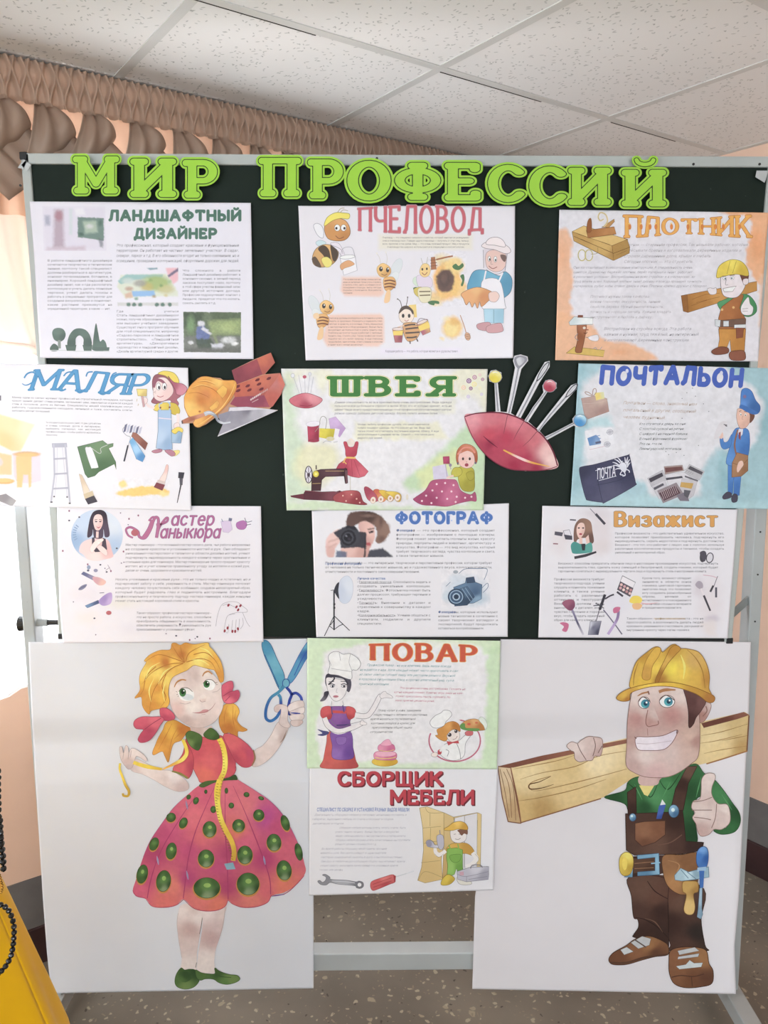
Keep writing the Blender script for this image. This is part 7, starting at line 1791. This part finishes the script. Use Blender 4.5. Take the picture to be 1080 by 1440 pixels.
a.line([(790 + 130 * math.cos(t), 545 + 106 * math.sin(t)) for t in np.linspace(-1.45 + .1, 3.5, 40)], 7, '#b8647a', sm=False).line([(790 + 130 * math.cos(t), 545 + 106 * math.sin(t)) for t in np.linspace(-1.4, -0.6, 10)], 2.5, '#b8647a', sm=False)
a.blob('665,450 690,420 720,405 735,392 765,395 775,415 760,435 745,450 735,470 700,482 675,475', '#e2e0e3', '#77737b', 2)
a.blob('705,515 700,490 730,475 750,455 785,448 812,465 818,500 800,490 780,490 760,520 745,548 715,540 692,520', [('#c88a3f', 730, 500), ('#b07030', 790, 470), ('#d69a50', 760, 470)], '#8a5a26', 1.5)
a.blob('750,520 780,490 810,500 815,530 795,552 768,550', '#e0d4ce', '#77736f', 1.5).ell(764, 516, 10, 10, '#3f3a42').ell(796, 498, 8, 9, '#3f3a42').ell(760, 512, 3, 3, '#e9e9ec').ell(794, 495, 2.5, 2.5, '#e9e9ec').line('780,540 795,535 803,522', 2.5, '#8a5a5a')
a.blob('750,560 800,552 840,520 860,505 870,520 845,560 838,620 800,645 750,640 715,610 735,570', '#e4e2e5', '#77737b', 2).lines('800,560 815,600 820,640|745,590 760,600 752,625', 2.5, '#77737b').poly('748,548 778,552 808,545 812,560 780,558 758,570', '#b84a50').blob('842,505 860,495 882,500 878,518 850,520', '#c4686c', '#8a3a40', 1.2).blob('705,595 722,590 722,612 706,615', '#b84a50').blob('672,612 690,604 705,612 695,628 675,625', '#e0d4ce', '#77736f', 1.5).line('715,600 740,570', 10, '#e4e2e5')
a.blob('820,470 845,445 890,435 925,448 948,470 945,490 900,495 850,490', [('#c48a50', 860, 460), ('#b0743c', 920, 475), ('#d0a06a', 890, 445)], '#86582c', 1.5).blob('818,465 840,458 845,480 870,482 915,485 905,498 850,494 822,485', '#5f8f4a').ell(862, 462, 9, 6, '#c85a4a').ell(900, 455, 8, 5, '#c46a4a').blob('912,440 925,425 945,440 955,468 945,490 935,468', '#d5dcd2', '#8fa08c', 1.2).done()

# ================================================================== furniture assembler
P = Sheet('profession_poster', '56,20 54,240 54,460 52,682', '1010,20 1000,240 990,440 985,655', 0.0098,
          'white poster headed СБОРЩИК МЕБЕЛИ with wrench, screwdriver and a worker by a wardrobe, lowest of all', group='profession posters', T=(420, 1070, 3.6), m=M_PRINT, base='#d9d8dd')
for wd, x0, x1, y0, y1 in (('СБОРЩИК', 196, 730, 52, 128), ('МЕБЕЛИ', 462, 888, 145, 222)):
    title(P, wd, x0, x1, y0, y1, .115, .10, layers=(('#6a2a34', .01, (6, 6)), ('#6a2a34', .01, (3, 3)), ('#b8404c', 0)), square=True, gap=.10)
text(P, 'СПЕЦИАЛИСТ ПО СБОРКЕ И УСТАНОВКЕ РАЗНЫХ ВИДОВ МЕБЕЛИ', 92, 236, 560, 260, '#5f78b4', bold=True, hand=True, slant=.1, xs=[(92, 560)], cap=.7)
HC = '#a9a8b4'
text(P, 'Деятельность сборщика мебели в магазинах назначена поставить в/габаритах, выполняет мебель по схеме и поможет в сборке,/демонтирует и монтаж.', 68, 260, 560, 326, HC, slant=.3, hand=True, cap=.44, align='l', xs=[(80, 560), (68, 555), (70, 330)])
text(P, 'Сборщик мебели должен уметь читать схемы, быть/уметь чинить технику. Важно быстро и аккуратно/ведёт себя на работе с инструментами и материалами./Сборка мебели должна иметь качественные инструменты/разного уровня сложности и т.д.', 184, 326, 610, 430, HC, slant=.3, hand=True, cap=.44, align='l', xs=[(205, 596), (184, 600), (186, 590), (186, 620), (184, 460)])
text(P, 'Во время работы сборщику необходимы прочные/навыки и сила. Вам дома соберут в один квартале/мастеров предприятий заказать в дому и высококачественно./Они дом в мебели на домосборную сборку высчитывают время/может работу выполнять качественно и в указанное время/готово или шкафа.', 108, 432, 600, 560, HC, slant=.3, hand=True, cap=.44, align='l', xs=[(115, 565), (110, 545), (112, 595), (112, 590), (108, 590), (104, 280)])
a = Art(P, 'wrench_picture')
a.blob('96,610 108,605 120,615 135,605 138,588 120,578 135,574 158,588 165,600 240,604 290,612 305,608 325,615 328,635 312,646 292,642 282,632 200,624 160,616 140,628 112,626', [('#86868e', 130, 600), ('#a9a9b0', 220, 615), ('#74747c', 310, 630)], '#4f4f58', 1.8).ell(308, 627, 11, 11, '#dadade', 0, '#4f4f58', 1.8).line('168,608 240,612 285,618', 4, '#c3c3ca').done()
a = Art(P, 'screwdriver_picture')
a.line('488,588 540,572 582,558', 5, '#c3c6cc').line('545,570 580,558', 9, '#cfd2d8', taper=(.4, .6)).blob('365,618 380,605 440,585 470,576 485,580 488,600 485,615 460,625 400,650 375,656 364,640', [('#c85a5c', 400, 610), ('#b0444c', 440, 630), ('#d87874', 430, 595)], '#8a3038', 1.8).lines('375,625 470,592|378,640 470,608', 2.5, '#a03c44').poly('480,578 492,582 490,612 484,618', '#9c3840').done()
a = Art(P, 'wardrobe_picture')
a.poly('612,238 650,232 735,262 735,410 722,500 728,600 640,618 602,605 622,540 632,450 628,340', [('#d8c08a', 660, 280), ('#cbae72', 640, 560), ('#d4b87c', 700, 400)], '#8a7448', 2).lines('628,340 720,332|634,418 735,400|620,515 715,505|640,232 660,262 735,262|665,265 665,330|668,340 666,412|605,605 640,560 728,590', 1.8, '#9a8454')
a.poly('735,262 785,285 790,560 750,580 728,600 735,410', [('#cdb27a', 755, 320), ('#bf9f62', 760, 560)], '#8a7448', 2).poly('785,285 905,262 925,270 920,540 900,545 905,300 790,310', '#d4bb82', '#8a7448', 2).poly('790,290 838,278 840,320 836,540 790,540', '#d6d4d8', '#8f8a88', 1.5).poly('840,278 904,265 902,545 840,540', '#d2d0d5', '#8f8a88', 1.5).done()
a = Art(P, 'cartoon_assembler')
a.blob('745,450 760,430 780,418 840,415 870,430 890,460 885,480 850,470 820,470 760,470', [('#d0a548', 770, 440), ('#bc8f38', 860, 450)], '#8a6a28', 1.5)
a.poly('752,445 800,440 830,450 830,540 838,580 810,590 800,545 788,575 750,590 755,530 748,490', [('#7fae4c', 780, 470), ('#6a9a3e', 810, 540), ('#8fbc5c', 770, 540)], '#4a7028', 2).lines('768,445 760,425|812,448 805,420', 6, '#7fae4c').blob('768,478 820,474 815,505 790,515 770,502', '#74a444', '#4a7028', 1.5)
a.blob('720,625 730,595 755,575 780,585 790,600 770,622 745,630', [('#d2b83c', 750, 600), ('#b89a2c', 770, 615)], '#8a7020', 1.8).blob('800,590 825,585 860,600 876,622 840,628 810,620', '#d6d2c8', '#8a8680', 1.8)
a.line('745,455 715,475 695,465 690,440', 22, '#ddd8d6', taper=(.8, .7)).line('880,465 900,495 875,525 845,535', 24, '#ddd8d6', taper=(.9, .7)).lines('735,470 710,488 688,470|892,470 912,500 880,535', 1.5, '#8a8684')
a.blob('768,355 790,345 840,345 850,370 845,400 820,415 790,412 772,395', '#ddd6d4', '#8a8280', 1.8).blob('805,350 850,342 855,372 838,368 825,378 812,362', '#7c5444').blob('735,345 760,330 785,312 820,306 848,320 855,348 810,345 780,352 745,352', [('#d6aa40', 780, 330), ('#c4942f', 840, 335), ('#e0bc5c', 800, 315)], '#8a6a28', 2).lines('785,372 796,370|810,370 820,372|792,395 808,398 820,390', 2, '#6a5c58')
a.blob('645,410 660,400 680,410 690,425 720,420 728,400 735,405 732,440 700,440 670,438 652,430', [('#a9a6b4', 660, 415), ('#c3c0ca', 710, 430)], '#6f6c7a', 1.8).line('714,350 718,395', 4, '#8a8894').blob('700,380 730,378 735,430 720,450 705,430', '#b4b1be', '#6f6c7a', 1.5).ell(660, 420, 14, 17, '#908da0')
a.done()
a = Art(P, 'toolbox_picture')
a.poly('802,560 870,538 962,535 962,575 960,600 850,612 805,600', [('#b4b2be', 840, 580), ('#9c9aa8', 940, 580), ('#c9c7d0', 900, 545)], '#6f6d7a', 2).lines('805,575 850,585 962,560|850,585 850,612|860,600 955,585', 2, '#7c7a88').line('870,545 880,528 920,528 930,540', 4, '#6f6d7a').poly('815,562 835,560 836,580 816,580', '#c49aa8').done()
# ================================================================== cut-outs pinned over the posters


class Cut(Sheet):
    """a free-form paper cut-out: its own outline, thickness and motifs"""
    def layer(s, lo, hi):
        return Sheet.layer(s, lo, hi) + 5

    def __init__(s, name, outline, off, label, cat, T, base, group=None, m=None, sm=False, thick=0.0006, back_name='paper_backing'):
        s.T = T; s.Y = YB - off; s.wave = None; s.items = []; s.m = m or M_PAINT
        P_ = pp(outline)
        if sm:
            P_ = crom(P_, True, 5)
        q = s.t(P_)
        s.root = empty(name, at(q[:, 0].mean(), q[:, 1].max(), s.Y), label, cat, group)
        v, f = cdt([P_])
        o = s.mesh(back_name, s.t(v), np.zeros(len(v)), f, np.tile(alb(base), (len(v), 1)), s.m)
        md = o.modifiers.new('solid', 'SOLIDIFY'); md.thickness = thick; md.offset = 0


HH_ = '112,500 118,460 160,380 230,310 270,296 420,310 450,332 510,330 550,345 556,362 530,250 515,245 700,155 845,95 880,180 795,278 925,268 965,365 930,450 860,545 832,572 905,580 560,735 395,805 440,700 420,650 380,640 300,700 250,722 205,720 190,690 95,695 92,668 150,640 115,560'
P = Cut('builder_cutout', HH_, 0.0158, 'paper cut-out of orange hard hat, trowel and red bricks between the МАЛЯР and ШВЕЯ posters', 'decoration', (240, 480, 6), '#b98a6c')
BK1, BK2, BK3 = '#b4604c', '#8e4650', '#c06c56'
a = Art(P, 'cutout_bricks')
a.poly('515,245 728,148 775,280 560,362 540,330', [('#84404c', 560, 300), ('#9c4c54', 700, 200), ('#8a4450', 740, 270)]).poly('728,148 845,95 880,180 790,280 775,280', [('#c06a54', 780, 150), ('#b05e50', 860, 180), ('#a85850', 790, 260)])
a.poly('556,365 780,285 925,268 790,455 540,470 530,420', [('#b8604e', 600, 400), ('#c46e58', 750, 330), ('#b86a5c', 900, 290), ('#a85850', 760, 440)]).poly('925,268 965,365 930,450 860,550 835,555 790,455', [('#c46c5c', 930, 320), ('#b45e54', 860, 480), ('#b87470', 880, 340)]).poly('540,470 790,455 835,555 580,560 500,530', [('#94485a', 580, 520), ('#8a4458', 760, 500), ('#a05060', 820, 545)])
for x, y in ((828, 312), (732, 324), (745, 360), (650, 375), (664, 410), (570, 415), (765, 402), (566, 380)):
    a.blob([(x - 20, y + 8), (x - 5, y - 9), (x + 18, y - 12), (x + 14, y + 6), (x - 8, y + 14)], '#6a3038')
for k in range(10):
    a.poly([(670 + 15 * k, 490 - 9 * k), (680 + 15 * k, 480 - 9.5 * k), (687 + 15 * k, 492 - 9.5 * k), (676 + 15 * k, 502 - 9 * k)], '#cbb8b8' if k < 6 else '#b98c86')
a.line('685,515 740,488', 6, '#b99a9c', sm=False)
a.done()
a = Art(P, 'cutout_trowel')
a.poly('490,555 640,552 835,572 905,582 560,735 395,805 440,700 480,640', [('#8f8c98', 520, 600), ('#a9a6b0', 700, 610), ('#77747f', 650, 580), ('#9c98a4', 450, 760), ('#c3c0c8', 860, 585)], g=10).poly('500,560 640,553 835,572 490,590', '#c9c5cd').poly('490,590 520,585 450,700 420,690 400,620', '#8a8896').poly('895,586 905,582 560,735 395,805 402,790', '#c9c6cc')
a.done()
a = Art(P, 'cutout_hard_hat')
O1, O2, O3 = '#d99a44', '#c47a3a', '#e2b860'
a.blob('114,500 120,455 165,375 235,312 275,297 330,300 420,325 480,330 535,330 556,360 545,420 500,500 420,590 320,670 250,722 210,720 190,690 200,660 150,625 120,560', [(O3, 160, 560), (O1, 150, 450), (O2, 260, 500), ('#c98048', 300, 450), (O1, 280, 330), (O3, 400, 350), (O1, 470, 360), (O2, 480, 440), ('#d0904a', 400, 560), ('#e0a858', 230, 700), ('#c9823f', 340, 640), (O1, 530, 370), ('#d88c40', 370, 420), ('#e2b25c', 200, 600)], '#b06a30', 3, g=10)
a.blob('165,390 240,320 330,318 300,340 220,380', O1).lines('175,400 260,375 350,400 420,460 440,500|150,440 220,432 290,455 330,480|225,345 300,340 380,370|270,320 350,335', 6, '#b0682e', taper=(.2, .2)).lines('180,392 262,366 355,392|230,338 305,333 385,360', 5, '#e8bc6c', taper=(.2, .2))
a.poly('385,420 440,368 478,398 470,440 438,482 400,440', [('#e0b050', 430, 400), ('#d29c48', 445, 470)], '#b0743a', 2).poly('325,560 390,500 412,520 395,560 345,588', [('#e0ae54', 360, 550), ('#d49a4c', 400, 520)], '#b0743a', 2).line('545,350 510,440 430,560 300,665 215,715', 9, '#e8b868', taper=(.4, .5)).ell(245, 592, 10, 8, '#b06a38')
a.done()
a = Art(P, 'cutout_trowel_handle')
a.poly('92,668 150,640 280,604 288,632 200,664 100,696', [('#b4745c', 130, 670), ('#c98a70', 250, 620), ('#9c604c', 180, 665)]).poly('90,672 100,664 106,694 94,696', '#5a4a4a').line('285,615 320,602 355,612 385,640 400,670 440,690 505,682', 24, [('#aeb2bc', 300, 610), ('#8a8e9a', 390, 650), ('#c3c6ce', 450, 688)], taper=(1.5, .5)).lines('290,608 330,600 370,615|400,668 440,682', 6, '#d8dade', taper=(.3, .3)).done()

PT = (630, 480, 5.1429)
P = Cut('pincushion_cutout', '118,542 250,515 345,508 336,300 300,290 290,250 310,212 345,205 385,225 392,265 360,300 380,508 425,512 485,190 470,140 480,105 525,95 575,110 580,140 530,200 455,520 490,540 640,250 700,150 735,142 735,185 660,300 525,555 550,575 690,370 683,320 705,282 745,275 785,300 785,340 755,365 720,365 580,580 640,632 840,380 890,318 930,303 930,345 870,410 660,645 700,690 905,592 900,560 920,535 960,530 995,555 998,590 970,618 930,620 910,608 712,715 756,800 790,900 700,932 560,938 430,920 290,840 180,710', 0.0172,
        'paper cut-out of a red pincushion full of pins between the ШВЕЯ and ПОЧТАЛЬОН posters', 'decoration', PT, '#d3d2d6')
a = Art(P, 'cutout_cushion')
a.blob('118,545 200,522 330,512 430,525 540,565 640,640 710,710 760,800 798,904 700,932 560,936 430,918 300,845 190,720', [('#d8909a', 180, 560), ('#c8707c', 300, 560), ('#d07884', 480, 580), ('#c04a5c', 300, 680), ('#b23c54', 420, 700), ('#a83450', 560, 850), ('#c46a74', 620, 720), ('#dcb0ae', 720, 800), ('#e2c0bc', 750, 850), ('#b04058', 350, 780), ('#98304a', 300, 750), ('#b8485c', 520, 780), ('#a02c48', 480, 900), ('#9c2c46', 640, 920)], g=9)
a.line('120,545 200,522 330,514 430,526 540,568 640,640 710,712 762,802 792,900', 12, '#6a2436', taper=(.6, .8)).line('120,548 190,715 300,845 430,918 560,934 700,930 790,904', 7, '#7c2a40', taper=(.6, .8)).line('255,685 300,725 360,770', 10, '#6a2038', taper=(.2, .2)).line('400,785 500,835 600,875 735,905', 20, [('#d8a03c', 420, 795), ('#e6c0c0', 520, 848), ('#d89a30', 640, 885), ('#e0b04c', 720, 905)], taper=(.5, .2))
a.lines('430,535 412,620 402,670|548,580 500,660 474,715|645,650 590,715 540,760', 4, '#77404c', taper=(1, .4)).done()
GRY = '#77767e'
for nm, ln, hd in (('cutout_pin', '362,505 345,300', ('y', 342, 256)), ('cutout_pin', '440,520 470,400 505,215 510,190', ('o', 524, 138)), ('cutout_needle', '508,548 570,430 640,290', ('n', 640, 290, 728, 150)), ('cutout_pin', '560,580 620,480 720,350', ('r', 736, 322)), ('cutout_needle', '652,650 740,530 850,405', ('n', 850, 405, 935, 308)), ('cutout_pin', '706,700 800,650 915,590', ('b', 956, 572))):
    a = Art(P, nm)
    a.line(ln, 16, '#b9b9c0', sm=False).line(ln, 4, '#5f5e66', sm=False)
    k = hd[0]
    if k in 'yrb':
        c1, c2 = {'y': ('#d8c636', '#e2d98a'), 'r': ('#a83c50', '#d8909a'), 'b': ('#3f8ac4', '#a8d0e6')}[k]
        a.ell(hd[1], hd[2], 47, 45, [(c2, hd[1], hd[2] - 42), (c1, hd[1], hd[2] + 8), (c1, hd[1] - 20, hd[2] + 20), (c2, hd[1] + 26, hd[2] - 24), (c1, hd[1], hd[2] + 40)], 0, '#8a8a92', 4, n=28)
        a.line([(hd[1] - 20, hd[2] - 26), (hd[1], hd[2] - 34), (hd[1] + 20, hd[2] - 26)], 7, '#e9e9ea', taper=(.3, .3))
    elif k == 'o':
        a.blob('488,175 478,140 488,112 524,102 566,114 572,138 550,165 520,192 510,200', '#8f8e98').blob('498,150 496,128 524,114 552,126 550,146 530,168 512,176', [('#c9c9ce', 515, 140), ('#a9a8b2', 545, 130)])
    else:
        x0, y0, x1, y1 = hd[1:]
        dx, dy = x1 - x0, y1 - y0; L_ = math.hypot(dx, dy); nx_, ny_ = -dy / L_, dx / L_
        mid = lambda t, o: (x0 + dx * t + nx_ * o, y0 + dy * t + ny_ * o)
        a.line([mid(0, 0), mid(.25, 12), mid(.7, 16), mid(1, 2), mid(.75, -14), mid(.3, -12), mid(0, 0)], 7, '#55545c').line([mid(.2, 0), mid(.85, 0)], 8, '#c3c3c9', sm=False)
    a.done()

# ================================================================== the headline letters, each cut from green paper
LT = [('М', 99, 171, 216, 276), ('И', 179, 252, 219, 281), ('Р', 253, 309, 221, 282), ('П', 360, 427, 218, 280), ('Р', 429, 486, 220, 283), ('О', 484, 554, 222, 286), ('Ф', 551, 624, 225, 285), ('Е', 621, 680, 225, 286), ('С', 682, 742, 228, 288), ('С', 740, 801, 230, 292), ('И', 795, 863, 232, 292), ('Й', 870, 941, 235, 294)]
LBL = {0: 'lime green cut-out letter М, first of the headline, at the top left of the board', 1: 'lime green cut-out letter И in the middle of the word МИР', 2: 'lime green cut-out letter Р ending the word МИР', 3: 'lime green cut-out letter П starting the second word of the headline', 4: 'lime green cut-out letter Р after the П in the second headline word', 5: 'lime green cut-out round letter О in the headline', 6: 'lime green cut-out letter Ф above the ПЧЕЛОВОД poster', 7: 'lime green cut-out letter Е in the headline', 8: 'lime green cut-out letter С directly after the Е in the headline', 9: 'lime green cut-out letter С directly before the И in the headline', 10: 'lime green cut-out letter И second from the right end of the headline', 11: 'lime green cut-out letter Й with a curved mark on top, last of the headline'}
for i, (ch, x0, x1, y0, y1) in enumerate(LT):
    tx = 0.165 if ch not in 'ФМ' else 0.15
    ty = 0.115 if ch not in 'МИЙ' else 0.12
    sf = 0.15 if ch in 'МИЙРПФЕ' else 0
    xs_, ys_, F_, W_ = letter_field(ch, 1, tx, ty, sf if ch != 'Е' else .08, 0.125, 60, 0.28)
    pad = 0.055
    lo = contours(xs_, ys_, F_, pad)
    allp = np.vstack(lo); mn, mx_ = allp.min(0), allp.max(0)
    kx = (x1 - x0) / (mx_[0] - mn[0]); ky = (y1 - y0) / (mx_[1] - mn[1])

    def tp(p):
        return np.stack([x0 + (p[:, 0] - mn[0]) * kx, y1 - (p[:, 1] - mn[1]) * ky], 1)
    s = Cut.__new__(Cut)
    s.T = (0, 0, 1); s.Y = YB - 0.0185 - 0.0002 * (i % 2); s.wave = None; s.items = []; s.m = M_PRINT
    s.root = empty('cutout_letter', at((x0 + x1) / 2, y1, s.Y), LBL[i], 'letter', 'headline letters')
    GRN, INK = '#8ec214', '#25361c'
    v, f = cdt([tp(l) for l in lo])
    o = s.mesh('letter_paper', v, np.zeros(len(v)), f, np.tile(alb(GRN), (len(v), 1)), s.m)
    md = o.modifiers.new('solid', 'SOLIDIFY'); md.thickness = 0.0012; md.offset = 0
    for nm, lev, cc, ly in (('outline', -0.002, INK, 10), ('letter_face', -0.028, GRN, 12)):
        lp = contours(xs_, ys_, F_, lev)
        v, f = cdt([tp(l) for l in lp])
        s.mesh(nm, v, np.full(len(v), ly), f, np.tile(alb(cc), (len(v), 1)), s.m)
    if ch == 'Й':
        for nm, lev, cc, ly in (('breve', 0.055, GRN, 0), ('outline', 0.0, INK, 10), ('letter_face', -0.026, GRN, 12)):
            br = [(W_ * .5 + .03 + a_, b_) for a_, b_ in arc(0, 1.42, .24, .16, 185, 355, 10)]
            v, f = cdt([tp(thick(br, 0.085 + lev))])
            o = s.mesh(nm, v, np.full(len(v), ly), f, np.tile(alb(cc), (len(v), 1)), s.m)
            if ly == 0:
                md = o.modifiers.new('solid', 'SOLIDIFY'); md.thickness = 0.0012; md.offset = 0

# ================================================================== yellow dress with beads, lower left corner
M_YEL = mat('yellow_satin', '#f0ba12', 0.5, 0.3, nscale=5, namt=0.06)
M_BEAD = mat('black_glass_bead', '#0c0b0b', 0.12, 0.6, nscale=30, namt=0.2)
M_GOLD = mat('gold_bead', '#b98a3c', 0.25, 0.6, metal=0.8, nscale=30, namt=0.2)
YD_ = 1.05
pA, pB = at(10, 1245, YD_), at(90, 1440, YD_)
slope = (pB.x - pA.x) / (pA.z - pB.z)
AX = pA.x - 0.168                    # axis of the dress, just left of the frame
dress = empty('yellow_dress', Vector((AX, YD_, 0)), 'bright yellow satin dress on a stand, its skirt filling the lower left corner', 'dress')


def skirt(u, v):
    z = pA.z + 0.02 - (pA.z + 0.02 - 0.20) * v
    r = 0.14 - 0.012 * math.exp(-v * 30) + min(pA.z - z, pA.z - pB.z + 0.10) * slope * 0.93
    t = u * 2 * PI
    r *= 1 + (0.015 + 0.05 * v) * (math.sin(t * 11 + 1.0) * 0.6 + 0.4 * math.sin(t * 7 + 2)) * min(1, v * 3)
    return Vector((AX + r * math.cos(t), YD_ + r * 0.85 * math.sin(t), z))


MB().grid(skirt, 160, 40).make('skirt', M_YEL, dress, smooth=True, solid=0.0015)


def bodice(u, v):
    z = pA.z + 0.02 + 0.42 * v
    r = np.interp(v, [0, .12, .4, .7, .9, 1.0], [0.128, 0.118, 0.135, 0.150, 0.12, 0.05])
    t = u * 2 * PI
    return Vector((AX + r * math.cos(t), YD_ + r * 0.72 * math.sin(t), z))


MB().grid(bodice, 64, 30).make('bodice', M_YEL, dress, smooth=True, solid=0.0015)
MB().tube([(AX, YD_, 0.0), (AX, YD_, pA.z + 0.44)], 0.016, 14).tube([(AX, YD_, 0.0), (AX, YD_, 0.02)], 0.14, 28).make('dress_stand', M_BLACK, dress)


def beads(root, pts, r, m, name='bead'):
    P_ = crom(np.array([tuple(p) for p in pts]), False, 12)
    L_ = np.r_[0, np.cumsum(np.linalg.norm(np.diff(P_, axis=0), axis=1))]
    n = int(L_[-1] / (r * 1.9))
    base_ = None
    for i in range(n):
        t = (i + .5) / n * L_[-1]
        c = Vector([np.interp(t, L_, P_[:, k]) for k in range(3)])
        if base_ is None:
            bm = bmesh.new(); bmesh.ops.create_icosphere(bm, subdivisions=2, radius=r)
            for v_ in bm.verts:
                v_.co *= 1 + 0.06 * math.sin(v_.co.x * 900) 
            base_ = bpy.data.meshes.new(name); bm.to_mesh(base_); bm.free(); base_.materials.append(m)
        o = bpy.data.objects.new(name, base_)
        o.location = c; o.rotation_euler = (i * .7, i * 1.1, 0)
        link(o, root)
        o.location = c
    MB().tube([Vector(p) for p in P_], r * 0.25, 6).make('cord', m, root)


YF = YD_ - 0.13
n1_ = empty('bead_necklace', at(2, 1225, YF), 'black faceted bead necklace looping over the yellow skirt', 'necklace', 'necklaces on the dress')
loop = [at(-60, 1262, YF + .03), at(-30, 1262, YF), at(0, 1272, YF), at(12, 1280, YF - .004), at(19, 1300, YF - .008), at(19, 1325, YF - .012), at(15, 1345, YF - .016), at(5, 1362, YF - .02), at(-10, 1374, YF - .02), at(-40, 1380, YF - .01)]
beads(n1_, loop, 0.0036, M_BEAD)
n2_ = empty('bead_necklace', at(2, 1225, YF), 'black bead strand hanging straight down at the left edge above the yellow skirt', 'necklace', 'necklaces on the dress')
beads(n2_, [at(-3, 1080, YF + .02), at(-2, 1150, YF + .01), at(1, 1180, YF), at(4, 1205, YF - .002), at(5, 1226, YF - .004)], 0.0040, M_BEAD)
beads(n2_, [at(0, 1150, YF + .008), at(2, 1190, YF - .004), at(3, 1215, YF - .006)], 0.0036, M_BEAD)
n3_ = empty('bead_necklace', at(2, 1250, YF), 'short row of gold beads at the waist of the yellow dress', 'necklace', 'necklaces on the dress')
beads(n3_, [at(-3, 1225, YF - .003), at(1, 1236, YF - .004), at(3, 1248, YF - .004), at(1, 1256, YF - .003)], 0.0018, M_GOLD)

bpy.data.objects.remove(_to)
